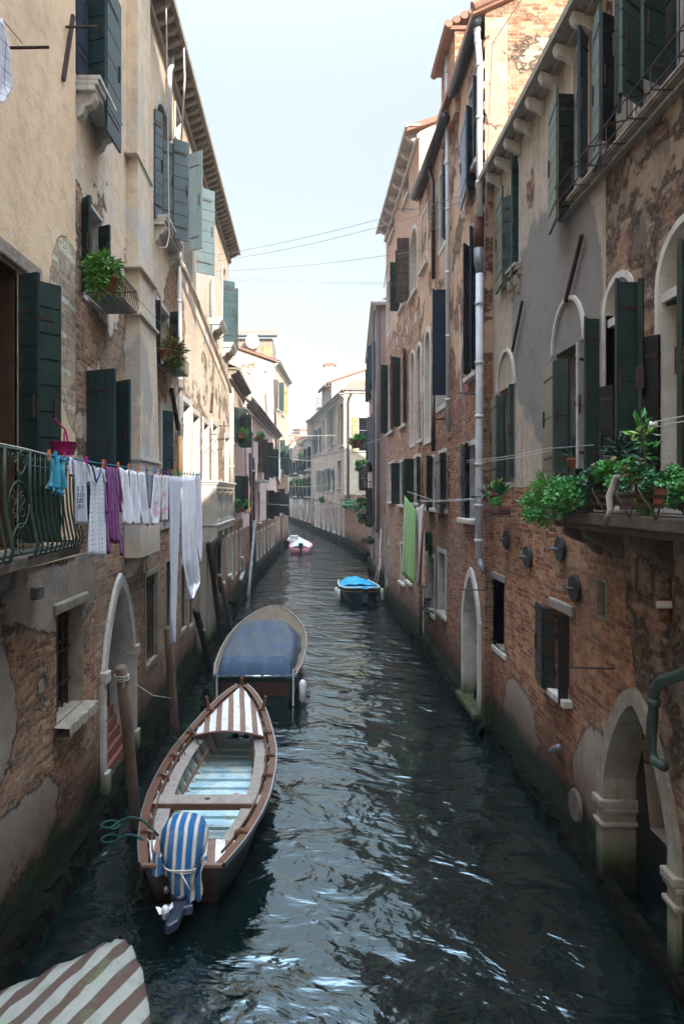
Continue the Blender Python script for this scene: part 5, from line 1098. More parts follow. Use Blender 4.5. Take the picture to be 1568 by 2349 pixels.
# outboard with tied striped cloth
ob = empty('outboard_motor', O2+Vector((.03, 0, .5)), 'tilted outboard motor wrapped in a blue and cream striped cloth tied with cord', 'outboard motor')
prof = []
cx_ = [(-.02, .08, .45, .02, .02), (-.02, .1, .46, .10, .08)]
rows = []; NA = 28
stn = [(0.0, .22, .99, .03, .03), (0.0, .22, .975, .16, .13), (0, .21, .93, .235, .2), (0, .19, .85, .275, .25), (0, .15, .76, .285, .26), (0, .1, .68, .27, .23), (.0, .03, .63, .215, .185), (.0, -.02, .575, .165, .14), (.01, -.05, .5, .16, .13), (.02, -.07, .4, .145, .115), (.01, -.09, .28, .11, .09)]
for k, (dx, dy, z, rx, ry) in enumerate(stn):
    r = []; rx *= .9; ry *= .9
    for j in range(NA):
        a = 2*pi*j/NA; f = 1+(.035*sin(a*7+k)+.03*sin(a*11+k*.6))*min(1, k/4)
        r.append(O2+Vector((-.0+dx+rx*f*cos(a), dy+ry*f*sin(a), z)))
    rows.append(r)
M['stripe3'] = M['stripe3']
mb = MB(); mb.grid(rows, closed=True); mb.f.append([i for i in range(NA)][::-1]); mb.mi.append(0); mb.build('cloth_wrap', M['stripe3'], ob, True)
mb = MB()   # loose hanging corner of the cloth
mb.grid([[O2+Vector((.1+.19*a*(1-.55*b_)+.03*sin(6*b_+3*a), -.08-.06*b_+.035*sin(11*a+3*b_), .64-.42*b_+.07*a*(1-b_))) for a in [i/8 for i in range(9)]] for b_ in [i/8*.9 for i in range(9)]]); mb.build('cloth_wrap', M['stripe3'], ob, True)
mb = MB(); mb.grid([[O2+Vector((-.14-.17*a, .0-.05*b_+.03*sin(9*a), .68-.2*b_+.02*sin(9*a+4*b_))) for a in [i/6 for i in range(7)]] for b_ in [i/6 for i in range(7)]]); mb.build('cloth_wrap', M['stripe3'], ob, True)
mb = MB(); mb.tube([O2+Vector((.19*cos(a), .0+.165*sin(a), .585+.01*sin(3*a))) for a in [2*pi*i/20 for i in range(21)]], .009, 6); mb.tube([O2+Vector((.19*cos(a), .0+.165*sin(a), .572+.015*sin(2*a))) for a in [2*pi*i/20 for i in range(21)]], .008, 6); mb.tube([O2+Vector((.02, -.17, .58)), O2+Vector((.1, -.22, .48)), O2+Vector((.13, -.2, .4))], .008, 5); mb.build('cord', M['rope'], ob, True)
mb = MB(); mb.lathe(O2+Vector((.0, -.1, .1)), [(.06, .09), (.075, .12), (.09, .16), (.1, .2), (.1, .24)], 14); mb.build('leg', M['motor'], ob, True)
a0 = O2+Vector((0, -.12, .35))
mb = MB(); q = [(-.05, -.02), (.07, .0), (.09, -.12), (.16, -.15), (.17, -.19), (.08, -.22), (.06, -.42), (-.02, -.52), (-.07, -.5), (-.06, -.26), (-.14, -.2), (-.13, -.16), (-.06, -.14)]
# lower unit swings backwards and up out of the water
mb.prism([a0+Vector((x, z*.85, -.12+z*.1)) for x, z in q], (0, .03, .08)); mb.build('lower_unit', M['motor'], ob, bevel=.015)
mb = MB(); c = a0+Vector((-.09, -.27, -.05)); mb.lathe(c, [(.01, -.07), (.035, -.05), (.04, .04), (.02, .07)], 10)
for k in range(3):
    a = k*2.1+.5; mb.add([c+Vector((.02, 0, 0)), c+Vector((.08*cos(a), .09*sin(a), .03)), c+Vector((.1*cos(a+.5), .1*sin(a+.5), .06)), c+Vector((.06*cos(a+1), .07*sin(a+1), .0))], [(0, 1, 2, 3)])
mb.build('propeller', M['white'], ob, True)
# mooring lines of this boat
for i, (a, b_) in enumerate([((-1.84, 8.0, .5), (-2.33, 8.1, .62)), ((-1.85, 7.75, .48), (-2.35, 7.95, .45))]):
    P0, P1 = Vector(a), Vector(b_); pts = [P0.lerp(P1, k/8)+Vector((0, 0, .12*sin(pi*k/8))) for k in range(9)]; c0 = Vector((-2.42, 8.06, P1.z)); pts += [c0+Vector((.105*cos(a), .105*sin(a), .004*a)) for a in [-1.2-2*pi*k/16 for k in range(17)]]
    wire('mooring_rope', pts, .016, 'ropeg', 'dark green rope loop from the post to the open boat, '+('upper' if i == 0 else 'lower')+' of the near two', 'rope', group='ropes of the open boat')
for i, (a, b_) in enumerate([((-2.0, 10.5, .5), (-2.36, 11.0, .6)), ((-1.85, 10.9, .5), (-2.25, 11.5, .62))]):
    P0, P1 = Vector(a), Vector(b_); wire('mooring_rope', [P0.lerp(P1, k/8)+Vector((0, 0, .1*sin(pi*k/8))) for k in range(9)], .01, 'ropeg', 'thin green rope over the left gunwale beside the striped bow cover, '+('nearer' if i == 0 else 'further')+' of two', 'rope', group='ropes of the open boat')
# ---- boat with blue tarpaulin
b3 = empty('boat', (-1.35, 18, 0), 'brown decked boat with a blue tarpaulin stretched over its cockpit', 'boat', 'boats moored along the beige wall')
O3 = Vector((-1.3, 14.55, 0)); T3 = [(0, .85, .64), (1, .98, .64), (2.5, 1.05, .66), (3.8, 1.03, .7), (4.8, .93, .76), (5.7, .72, .84), (6.3, .48, .92), (6.7, .25, .97), (6.9, .04, 1.0)]
def h3(t): return smooth_i(T3, t) if t > .15 and t < 6.8 else interp(T3, t)
ts = [6.9*i/36 for i in range(37)]; mb = MB()
for s in (1, -1): mb.grid([[O3+Vector((s*h3(t)[0]*f, t, z if z < .6 else h3(t)[1])) for f, z in ((.8, -.2), (.88, .1), (.96, .4), (1, .7))] for t in ts])
mb.build('hull', M['hullg'], b3, True)
mb = MB(); mb.add([O3+Vector(p) for p in [(-.68, 0, -.15), (.68, 0, -.15), (.85, 0, .64), (-.85, 0, .64)]], [(0, 1, 2, 3)]); mb.build('transom', M['hullg'], b3)
mb = MB(); mb.box(O3.x-.72, O3.x+.72, O3.y-.02, O3.y-.003, .22, .5); mb.build('transom_panel', M['mahog'], b3)
mb = MB(); mb.grid([[O3+Vector((a*h3(t)[0], t, h3(t)[1]+.07*(1-a*a))) for a in [i/5-1 for i in range(11)]] for t in ts if t > .2]); mb.build('deck', M['canvas'], b3, True)
mb = MB()
for s in (1, -1): mb.tube([O3+Vector((s*(h3(t)[0]+.01), t, h3(t)[1]+.02)) for t in ts], .03, 6)
mb.build('gunwale', M['gwood'], b3, True)
mb = MB(); mb.tube([O3+Vector((-.9, -.02, .64)), O3+Vector((.9, -.02, .64))], .025, 8)
mb.build('stern_rail', M['chrome'], b3, True)
for s in (-.8, .82): MB().tube([O3+Vector((s, -.05, .8)), O3+Vector((s, -.06, .02))], .018, 7).build('stern_post', M['white'], b3)
for s in (-.04, .04): MB().tube([O3+Vector((s, 6.75, 1.0)), O3+Vector((s, 6.75, 1.12))], .015, 6).build('bow_cleat', M['iron'], b3)
mb = MB(); mb.lathe(O3+Vector((1.02, .1, .05)), [(.03, 0), (.08, .05), (.085, .4), (.04, .48)], 10); mb.build('fender', M['white'], b3, True)
TT = [(0, .85, .64, 1.0), (.08, .84, .86, 1.0), (.25, .8, 1.03, 1.0), (1.2, .84, 1.07, .9), (2.2, .84, 1.1, .8), (3.0, .74, 1.19, .74), (3.4, .66, 1.22, .74), (3.55, .6, 1.1, .8), (3.75, .55, .84, 1)]
rows = []; NX = 26
for i in range(45):
    t = 3.75*i/44; hbm, zt, fl = interp(TT, t); hg, sg = h3(t); r = []
    for j in range(NX+1):
        a = -1+2*j/NX; e = abs(a); wr = .02*sin(a*15+t*2)+.012*sin(a*27-t*5)
        if e < .72: x = a/.72*hbm*.9; z = zt-.05*(e/.72)**3-(.1*(sin(pi*min(1, t/2.6)))*(1-(e/.72)**2) if t < 2.6 else 0)*.6
        else: k = (e-.72)/.28; x = math.copysign(hbm*.9+(hg*.9-hbm*.9)*k**.8, a); z = (zt-.05)*(1-k)+(sg+.0)*k
        if t < 3.6 and t > 2.4 and e > .5: z -= .12*sin(pi*(t-2.4)/1.2)*(e-.5)
        r.append(O3+Vector((x+wr*.4, t-.04+(.02*sin(a*30) if i < 2 else 0), z+wr)))
    rows.append(r)
MB().grid(rows[3:]).build('tarpaulin', M['tarp'], b3, True); MB().grid(rows[:4]).build('tarpaulin_end', M['tarpd'], b3, True)
# ---- near boat with striped tarpaulin
b1 = empty('boat', (-2.0, 4.2, 0), 'boat at the bottom corner fully covered by a brown and white striped tarpaulin', 'boat', 'boats moored along the beige wall')
out = [(-1.56, 5.56), (-1.47, 5.48), (-1.31, 5.2), (-1.15, 4.78), (-1.05, 4.2), (-1.0, 3.4), (-1.0, 1.8), (-2.75, 1.8), (-2.78, 3.4), (-2.68, 4.35), (-2.5, 4.75), (-2.3, 5.02), (-1.9, 5.33), (-1.65, 5.55)]
ctr = Vector((-1.85, 3.4)); rows = []
for k, (f, z) in enumerate([(0, 1.02), (.2, 1.01), (.4, .98), (.6, .95), (.8, .9), (.93, .86), (.995, .84), (1.0, .74), (.985, .66)]):
    r = []
    for i in range(len(out)*4):
        a = Vector(out[i//4]).lerp(Vector(out[(i//4+1) % len(out)]), (i % 4)/4); p = ctr.lerp(a, f); bow = max(0, (p.y-4.6))*.05
        r.append(Vector((p.x, p.y, z+bow+(.012*sin(i*1.9+k)+.008*sin(i*3.1)) * (1 if k > 3 else .3))))
    rows.append(r)
MB().grid(rows, closed=True).build('striped_tarpaulin', M['stripe2'], b1, True)
mb = MB(); rows = [[Vector((ctr.x+(a[0]-ctr.x)*f, ctr.y+(a[1]-ctr.y)*f, z)) for a in out] for f, z in ((.97, .74), (.95, .4), (.82, -.2))]; mb.grid(rows, closed=True); mb.build('hull', M['hullk'], b1, True)
# ---- blue boat on the right
b4 = empty('boat', (1.7, 29.5, 0), 'small dark blue boat with bright blue covers tied by the brick corner', 'boat', 'boats further along the canal')
O4 = Vector((1.72, 27.6, 0)); T4 = [(0, .12, .72), (.3, .5, .66), (.9, .74, .6), (1.8, .84, .56), (2.8, .8, .55), (3.7, .66, .58)]
ts = [3.7*i/22 for i in range(23)]; R4 = Vector
sk = lambda t: .28*(1-t/3.7)
for nm, mt, sc_, zz in [('hull', 'hullb', 1.0, ((.55, -.2), (.8, .15), (.95, .45), (1, None)))]:
    mb = MB()
    for s in (1, -1): mb.grid([[O4+Vector((sk(t)+s*interp(T4, t)[0]*f, t, interp(T4, t)[1] if z is None else z)) for f, z in zz] for t in ts])
    mb.prism([O4+Vector((sk(3.7)+a*.6, 3.68, z)) for a, z in [(-1, -.1), (1, -.1), (1.08, .57), (-1.08, .57)]], (0, .03, 0)); mb.build(nm, M[mt], b4, True)
mb = MB()
for s in (1, -1): mb.tube([O4+Vector((sk(t)+s*interp(T4, t)[0], t, interp(T4, t)[1]+.02)) for t in ts], .03, 6)
mb.build('gunwale', M['bwhite'], b4, True)
mb = MB()
for s in (1, -1): mb.tube([O4+Vector((sk(t)+s*(interp(T4, t)[0]*.97+.01), t, interp(T4, t)[1]-.13)) for t in ts], .02, 5)
mb.build('stripe', M['ochre'], b4, True)
mb = MB(); mb.grid([[O4+Vector((sk(t)+a*interp(T4, t)[0]*.93, t, interp(T4, t)[1]-.02+.22*(1-a*a)*min(1, max(.0, t-1.9)/.6)+.02*sin(9*a))) for a in [i/6-1 for i in range(13)]] for t in [2.1+1.5*i/10 for i in range(11)]]); mb.build('rear_cover', M['skyblue'], b4, True)
mb = MB(); mb.grid([[O4+Vector((sk(t)+a*interp(T4, t)[0]*.98, t, interp(T4, t)[1]+.01-(.1*abs(sin(5*a)) if t < .5 and abs(a) > .0 else 0)*.4)) for a in [i/8-1 for i in range(17)]] for t in [.1+.9*i/8 for i in range(9)]]); mb.build('bow_cover', M['skyblue'], b4, True)
mb = MB(); mb.box(1.1, 2.7, 29.0, 29.3, .53, .58); mb.build('thwart', M['skyblue'], b4, bevel=.01)
mb = MB(); mb.grid([[O4+Vector((sk(t)+a*interp(T4, t)[0]*.8, t, .12)) for a in (-1, 1)] for t in ts]); mb.build('floor', M['hullk'], b4)
for i, (x, y) in enumerate([(.85, 28.6), (.95, 28.1), (2.75, 28.4)]): MB().lathe((x, y, .12), [(.02, 0), (.07, .05), (.07, .42), (.03, .5)], 8).build('fender', M['bwhite'], b4, True)
wire('mooring_rope', [(2.3, 28.0, .6), (2.72, 29.2, 1.6), (2.86, 30.0, 3.0)], .012, 'rope', 'pale mooring line rising steeply from the blue boat to the wall', 'rope', group='ropes of the blue boat')
wire('mooring_rope', [(2.5, 28.4, .6), (2.78, 29.4, 1.5), (2.85, 30.2, 1.7)], .012, 'rope', 'short pale mooring line from the blue boat to the stone corner', 'rope', group='ropes of the blue boat')
# ---- pink boat and white boat, far
b5 = empty('boat', (-1.1, 54, 0), 'pink motorboat with pale grey cover and black outboard in the distance', 'boat', 'boats further along the canal')
O5 = Vector((-1.18, 51.8, 0)); T5 = [(0, .74, .48), (1.5, .9, .5), (3, .88, .56), (4.2, .6, .66), (5, .28, .74), (5.3, .05, .78)]
ts = [5.3*i/20 for i in range(21)]; mb = MB()
for s in (1, -1): mb.grid([[O5+Vector((s*interp(T5, t)[0]*f, t, interp(T5, t)[1] if z is None else z)) for f, z in ((.75, -.15), (.9, .2), (1, None))] for t in ts])
mb.prism([O5+Vector((a, 0, z)) for a, z in [(-.62, -.1), (.62, -.1), (.74, .47), (-.74, .47)]], (0, .05, 0)); mb.build('hull', M['pinkb'], b5, True)
mb = MB(); mb.grid([[O5+Vector((a*interp(T5, t)[0]*.82, t, interp(T5, t)[1]+.02+.12*(1-a*a))) for a in [i/4-1 for i in range(9)]] for t in [.25+4.6*i/12 for i in range(13)]]); mb.build('cover', M['gcanvas'], b5, True)
mb = MB()
for s in (1, -1): mb.grid([[O5+Vector((s*interp(T5, t)[0]*f, t, interp(T5, t)[1]+.025)) for f in (.8, 1.02)] for t in ts])
mb.build('gunwale', M['pinkb'], b5)
ob2 = empty('outboard_motor', (-1.1, 51.6, .3), 'black outboard motor on the stern of the pink boat', 'outboard motor')
mb = MB(); mb.box(-1.3, -.95, 51.45, 51.75, .45, .85); mb.build('cowling', M['motor'], ob2, bevel=.06); MB().box(-1.2, -1.05, 51.5, 51.65, -.1, .5).build('leg', M['motor'], ob2, bevel=.02)
b6 = empty('boat', (-2.2, 62, 0), 'small white boat behind the pink motorboat', 'boat', 'boats further along the canal')
mb = MB(); T6 = [(0, .6, .45), (2, .75, .48), (3.6, .4, .55), (4.2, .05, .6)]
for s in (1, -1): mb.grid([[Vector((-2.0+s*interp(T6, t)[0]*f, 61+t, z if z < .4 else interp(T6, t)[1])) for f, z in ((.7, -.1), (1, .5))] for t in [4.2*i/12 for i in range(13)]])
mb.prism([Vector((-2.0+a, 61, z)) for a, z in [(-.42, -.1), (.42, -.1), (.6, .45), (-.6, .45)]], (0, .05, 0)); mb.build('hull', M['bwhite'], b6, True); MB().box(-2.35, -1.6, 62, 62.7, .4, .8).build('windscreen', M['white'], b6, bevel=.05)
mb = MB(); mb.grid([[Vector((-2.0+a*interp(T6, t)[0], 61+t, interp(T6, t)[1]-.02)) for a in (-1, 0, 1)] for t in [4.2*i/12 for i in range(13)]]); mb.build('deck', M['gcanvas'], b6)
# ================================================================ mooring posts
posts = [((277, 1530), (319, 1945), -2.42, .075, 'piling', 'brown mooring post with rope wound round its top beside the pointed doorway'),
         ((385, 1440), (404, 1705), -2.42, .075, 'piling', 'brown mooring post standing between the long white sheet and the open boat'),
         ((449, 1400), (490, 1560), -2.75, .085, 'dpiling', 'thick leaning post with dark wet foot and rope knotted halfway'),
         ((478, 1245), (512, 1500), -2.7, .07, 'dpiling', 'thin black leaning post under the stone balcony'),
         ((503, 1320), (540, 1485), -2.85, .07, 'piling', 'leaning pale brown post just past the black one'),
         ((584, 1195), (569, 1375), -3.0, .085, 'zinc', 'tall grey pole leaning against the brown pink house'),
         ((655, 1330), (665, 1400), 0, 0, None, None)]
for (a, b_, X, r, mt, lab) in posts:
    if not mt: continue
    p, q = onX(*a, X), onX(*b_, X); d = (q-p).normalized(); q = q+d*.6; e = MB()
    e.tube([p, p.lerp(q, .25)+Vector((.006, 0, 0)), p.lerp(q, .6)-Vector((.006, 0, 0)), q], [r*.93, r*.97, r, r*1.05], 14); o = e.build('mooring_post', M[mt], None, True); tag(o, lab, 'mooring post', 'mooring posts along the beige side')
    if 'rope' in lab:
        c = p+d*.12 if 'brown' in lab else p.lerp(q, .2); e = MB()
        for k in range(3): e.tube([c+d*.03*k+Vector(((r+.012)*cos(t), (r+.012)*sin(t), 0)) for t in [2*pi*i/14 for i in range(15)]], .009, 5)
        e.build('rope_coil', M['rope'], o, True)
for (u, v0, v1, lab) in [(640, 1180, 1258, 'thin brown far post at the corner of the canal bend'), (646, 1185, 1266, 'slightly nearer thin brown post by the pink boat'), (609, 1205, 1290, 'grey leaning post before the pink house bricks'), (616, 1200, 1283, 'second grey leaning post before the pink house bricks')]:
    Y = 7047/(v1-HY); p = ray(u-(6 if u < 630 else 0), v0, Y); q = ray(u, v1+2, Y); q.z = -.5
    tag(MB().tube([p, q], .085 if u > 630 else .09, 8).build('mooring_post', M['piling' if u > 630 else 'zinc'], None, True), lab, 'mooring post', 'mooring posts along the beige side')
wire('mooring_rope', [FB.uv(309, 1567), onX(350, 1595, -2.6), onX(394, 1602, -2.42)], .008, 'rope', 'slack thin rope between the white doorway jamb and the second post', 'rope')
wire('mooring_rope', [onX(287, 1560, -2.35), onX(262, 1640, -2.6), FB.uv(241, 1656)], .009, 'rope', 'rope from the first post across the dark doorway', 'rope')
# ================================================================ laundry
LX = -2.22
def LP(u, v, X=LX): return onX(u, v, X)
A_, B_ = LP(108, 1043), LP(464, 1089)
ln = [A_.lerp(B_, i/20)-Vector((0, 0, .03*4*(i/20)*(1-i/20))) for i in range(21)]
wire('clothesline', ln, .006, 'line', 'blue clothesline strung along the beige wall from the iron balcony', 'clothesline')
wire('clothesline', [LP(-60, 1005), LP(60, 1030), LP(108, 1043)], .006, 'rope', 'bundle of frayed ropes fixed above the iron balcony rail', 'rope')
def line_z(y):
    for p, q in zip(ln, ln[1:]):
        if p.y <= y <= q.y: return p.z+(q.z-p.z)*(y-p.y)/(q.y-p.y)
    return ln[0].z
def cloth_mesh(mb, rows, X=LX, folds=3, amp=.03, nx=14, nz=18, phase=0, mi=0, topflat=.25):
    rr = [[LP(a, b_, X), LP(c, d, X)] for a, b_, c, d in rows]; g = []
    for i in range(nz+1):
        t = i/nz*(len(rr)-1); k = min(int(t), len(rr)-2); f = t-k; L_ = rr[k][0].lerp(rr[k+1][0], f); R_ = rr[k][1].lerp(rr[k+1][1], f); r = []
        for j in range(nx+1):
            s = j/nx; p = L_.lerp(R_, s); dn = i/nz; e = amp*(topflat+(1-topflat)*dn)
            x = e*sin(2*pi*folds*s+phase)+e*.45*sin(2*pi*folds*1.7*s+phase*2+dn*3)
            p = p-Vector((0, 0, .022*sin(pi*s*max(1, round(folds)))**2*(1-dn)**4))
            r.append(p+Vector((x, e*.35*cos(2*pi*folds*s+phase), (.012*sin(2*pi*folds*s+phase) if i == nz else 0))))
        g.append(r)
    mb.grid(g, mi)
def garment(name, parts, mats, lab, cat, X=LX, group='washing on the blue clothesline'):
    mb = MB()
    for p in parts: cloth_mesh(mb, p['rows'], X, p.get('folds', 2), p.get('amp', .03), p.get('nx', 14), p.get('nz', 18), p.get('ph', 0), p.get('mi', 0))
    o = mb.build(name, mats, None, True); s = o.modifiers.new('s', 'SOLIDIFY'); s.thickness = .005
    return tag(o, lab, cat, group)
garment('top', [dict(rows=[(111, 1047, 152, 1049), (114, 1080, 143, 1078), (110, 1108, 145, 1106), (107, 1118, 146, 1124)], folds=2.5, amp=.04), dict(rows=[(120, 1118, 146, 1124), (118, 1128, 146, 1137)], folds=3, amp=.03, nz=4), dict(rows=[(128, 1046, 158, 1052), (140, 1056, 156, 1062)], folds=1, amp=.02, nz=4)], C['teal'], 'crumpled teal top hanging beside the magenta basket', 'top')
ts_ = garment('shirt', [dict(rows=[(160, 1047, 196, 1061), (166, 1062, 197, 1072), (170, 1110, 199, 1116), (170, 1160, 200, 1165), (171, 1203, 201, 1203)], folds=1.5, amp=.015), dict(rows=[(160, 1047, 172, 1053), (155, 1075, 172, 1080), (155, 1091, 172, 1092)], folds=1, amp=.02, nz=8), dict(rows=[(188, 1057, 200, 1064), (196, 1085, 210, 1090), (197, 1108, 212, 1110)], folds=1, amp=.02, nz=8)], C['grey'], 'pale grey short sleeved shirt with dark print on the blue line', 'shirt')
mb = MB(); rnd = random.Random(2)
for r in range(4):
    for c_ in range(4):
        y0, z0 = 6.27+c_*.047, 4.58-r*.055
        for k in range(3):
            a = rnd.choice([(0, .04), (.026, 0), (0, .04), (.028, .0)]); oy, oz = y0+rnd.choice([0, .026]) * (1 if a[0] == 0 else 0), z0+rnd.choice([0, -.018, -.036])*(1 if a[1] == 0 else 0)
            mb.box(LX+.034, LX+.037, oy, oy+.007+a[0], oz-.006-a[1], oz)
mb.build('printed_lettering', C['navy'], ts_)
dr = garment('nightdress', [dict(rows=[(200, 1063, 238, 1076), (204, 1085, 240, 1092), (206, 1130, 238, 1132), (202, 1200, 241, 1200), (200, 1276, 243, 1278)], folds=3, amp=.02, nz=24), dict(rows=[(232, 1072, 242, 1076), (236, 1095, 247, 1098), (238, 1108, 247, 1107)], folds=1, amp=.02, nz=6)], C['dots'], 'long white dotted nightdress with navy trimmed neck', 'nightdress')
mb = MB()
for q in ([(212, 1068), (217, 1090), (221, 1106)], [(232, 1075), (228, 1092), (221, 1106)]): mb.tube([LP(u, v, LX+.03) for u, v in q], .01, 6)
mb.build('neck_trim', C['navy'], dr, True)
garment('cardigan', [dict(rows=[(240, 1068, 268, 1072), (244, 1100, 270, 1100), (246, 1180, 272, 1185), (250, 1240, 272, 1248)], folds=3.5, amp=.03), dict(rows=[(240, 1070, 250, 1074), (238, 1130, 248, 1132), (239, 1175, 250, 1176)], folds=1, amp=.03, ph=1), dict(rows=[(262, 1073, 271, 1076), (267, 1130, 277, 1132), (274, 1174, 280, 1175)], folds=1, amp=.03, ph=2), dict(rows=[(243, 1180, 252, 1180), (245, 1266, 253, 1270)], folds=1, amp=.02), dict(rows=[(270, 1200, 276, 1200), (275, 1272, 283, 1273)], folds=1, amp=.02)], C['purple'], 'dark pink purple cardigan with hanging sleeves', 'cardigan')
for i, (a, b_, c, d) in enumerate([(272, 292, 278, 297), (293, 314, 298, 321), (315, 333, 319, 345)]):
    garment('pillowcase', [dict(rows=[(a, 1071+(a-272)*.21, b_, 1072+(b_-272)*.21), (a+3, 1130, b_+3, 1130), (c-2, 1170, d, 1175), (c, 1198+i*2, d, 1206)], folds=1.5, amp=.045, ph=i)], C['white'], ['white pillowcase directly beside the purple cardigan', 'white pillowcase in the middle of three alike', 'white pillowcase overlapping the slate blue cloth'][i], 'pillowcase')
garment('cloth', [dict(rows=[(334, 1084, 354, 1088), (340, 1165, 356, 1165)], folds=1, amp=.02)], C['slate'], 'slate blue cloth between white pillowcase and flowered trousers', 'cloth', X=LX-.03)
garment('flowered_cloth', [dict(rows=[(353, 1087, 369, 1089), (348, 1140, 368, 1140), (343, 1180, 366, 1182), (346, 1203, 361, 1203)], folds=1.5, amp=.025)], C['floral'], 'pink flowered cloth tapering inward, right of the slate cloth', 'cloth')
garment('flowered_cloth', [dict(rows=[(370, 1089, 386, 1090), (369, 1140, 387, 1140), (367, 1197, 389, 1195)], folds=1.5, amp=.025, ph=2)], C['floral'], 'pink flowered cloth beside the long grey sheet', 'cloth')
garment('sheet', [dict(rows=[(386, 1090, 417, 1092), (388, 1200, 412, 1200), (389, 1320, 405, 1320), (390, 1420, 399, 1425), (394, 1474, 397, 1476)], folds=2.6, amp=.03, nz=34, nx=24)], C['sheet'], 'very long pale grey sheet narrowing down to a point', 'sheet')
garment('sheet', [dict(rows=[(417, 1092, 446, 1090), (415, 1200, 446, 1200), (416, 1290, 452, 1290), (426, 1345, 455, 1335), (432, 1372, 436, 1374)], folds=3.4, amp=.055, nz=34, nx=30)], C['white'], 'white sheet bulging out with pointed lower corner', 'sheet')
garment('sheet', [dict(rows=[(442, 1090, 459, 1088), (445, 1150, 464, 1150), (447, 1240, 467, 1240), (452, 1286, 461, 1288)], folds=1.5, amp=.05, nz=20, ph=2)], C['white'], 'short white sheet at the far end of the line', 'sheet', X=LX-.02)
pins = [(112, 'orange'), (127, 'cyan'), (149, 'magenta'), (161, 'magenta'), (196, 'magenta'), (199, 'magenta'), (236, 'orange'), (241, 'magenta'), (271, 'orange'), (295, 'orange'), (317, 'orange'), (336, 'magenta'), (338, 'lime'), (353, 'cyan'), (357, 'magenta'), (371, 'magenta'), (386, 'magenta'), (394, 'orange'), (402, 'lime'), (409, 'giron'), (416, 'lime'), (424, 'cream'), (430, 'cream'), (437, 'cream'), (444, 'lime'), (451, 'cyan'), (456, 'cyan')]
names_ = {'orange': 'orange', 'cyan': 'blue', 'magenta': 'dark pink', 'lime': 'bright green', 'giron': 'dark green', 'cream': 'cream'}
near_ = lambda u: 'over the teal top' if u < 155 else 'on the grey shirt' if u < 205 else 'at the nightdress shoulder' if u < 245 else 'on a white pillowcase' if u < 340 else 'on the flowered cloths' if u < 390 else 'on the long grey sheet' if u < 420 else 'on the white sheets'
for u, mt in pins:
    p = LP(u, 1043+(u-108)*.129); p.z = line_z(p.y); e = MB(); s = .011
    for sg in (-1, 1): e.prism([p+Vector((sg*.003, a*.6+.012*(z > 0)*0, z)) for a, z in [(-s, -.04), (s, -.04), (s*1.3+.012, .045), (-s*.6+.012, .045)]], (sg*.008, 0, 0))
    e.build('clothespin', M[mt], None); o = bpy.context.scene.collection.objects[-1]; tag(o, names_[mt]+' clothespin '+near_(u)+(' , one of several there' if 0 else ''), 'clothespin', 'clothespins '+names_[mt]+' '+near_(u))
# magenta basket hanging on the line
bk = empty('basket', LP(150, 1045, -2.45), 'magenta plastic peg basket with handle behind the clothesline', 'basket')
c = onX(146, 1043, -2.52); MB().lathe(c, [(.1, 0), (.105, .02), (.135, .12), (.145, .125), (.125, .11), (.095, .02)], 20).build('bowl', M['magenta'], bk, True)
mb = MB(); mb.tube([c+Vector((0, .12, .12)), c+Vector((0, .09, .2)), c+Vector((0, .04, .26)), c+Vector((0, -.1, .29)), c+Vector((0, -.22, .33))], .009, 6); mb.tube([c+Vector((0, .02, .12)), c+Vector((0, .02, .22)), c+Vector((0, .04, .26))], .008, 6); mb.build('handle', M['magenta'], bk, True)
# towel top left, green and flowered cloths right, flag, far white washing
garment('tea_towel', [dict(rows=[(-30, 40, 4, 42), (-25, 120, 18, 110), (-25, 180, 24, 200), (-20, 230, 4, 236)], folds=1.2, amp=.02)], C['check'], 'white checked tea towel at the top left edge', 'towel', X=-2.6, group='single washing pieces')
wire('clothesline', [onX(-30, 35, -2.6), onX(4, 42, -2.6), onX(52, 100, -2.55)], .005, 'rope', 'white line holding the checked tea towel', 'clothesline')
garment('cloth', [dict(rows=[(927, 1136, 952, 1168), (926, 1180, 953, 1190), (924, 1260, 952, 1262), (922, 1315, 951, 1344)], folds=5, amp=.025, nx=30)], C['green'], 'bright green cloth hanging from the line on the brick side', 'cloth', X=2.55, group='washing on the brick side')
garment('cloth', [dict(rows=[(953, 1165, 972, 1155), (954, 1230, 968, 1230), (955, 1345, 959, 1345)], folds=1, amp=.03)], C['sand'], 'sand coloured cloth behind the bright green one', 'cloth', X=2.62, group='washing on the brick side')
garment('cloth', [dict(rows=[(968, 1215, 974, 1215), (960, 1262, 976, 1262), (958, 1345, 977, 1350)], folds=1, amp=.03)], C['flowers'], 'orange flowered cloth hanging next to the bright green cloth', 'cloth', X=2.66, group='washing on the brick side')
garment('flag', [dict(rows=[(566, 1085, 569, 1087), (566, 1120, 575, 1122), (566, 1150, 577, 1158), (568, 1175, 572, 1178)], folds=1, amp=.05)], C['flag'], 'orange and red flag hanging by the brown pink house', 'flag', X=-2.95, group='flags')
garment('cloth', [dict(rows=[(636, 1040, 640, 1040), (633, 1080, 648, 1080), (640, 1105, 645, 1110)], folds=1, amp=.05)], C['white'], 'white cloth hanging high before the tall cream building', 'cloth', X=-2.9, group='far washing')
garment('cloth', [dict(rows=[(654, 1115, 659, 1115), (655, 1150, 658, 1150)], folds=1, amp=.05)], C['white'], 'small white cloth far off at the bend', 'cloth', X=-3.1, group='far washing')
def rod(a, b_, r, lab): tag(MB().tube([a, b_], r, 6).build('clothes_rod', M['iron'], None), lab, 'clothes rod', 'clothes rods on the brick side')
rod(RI.uv(960, 1127, 0), onX(934, 1128, 2.5), .02, 'iron rod above the bright green cloth')
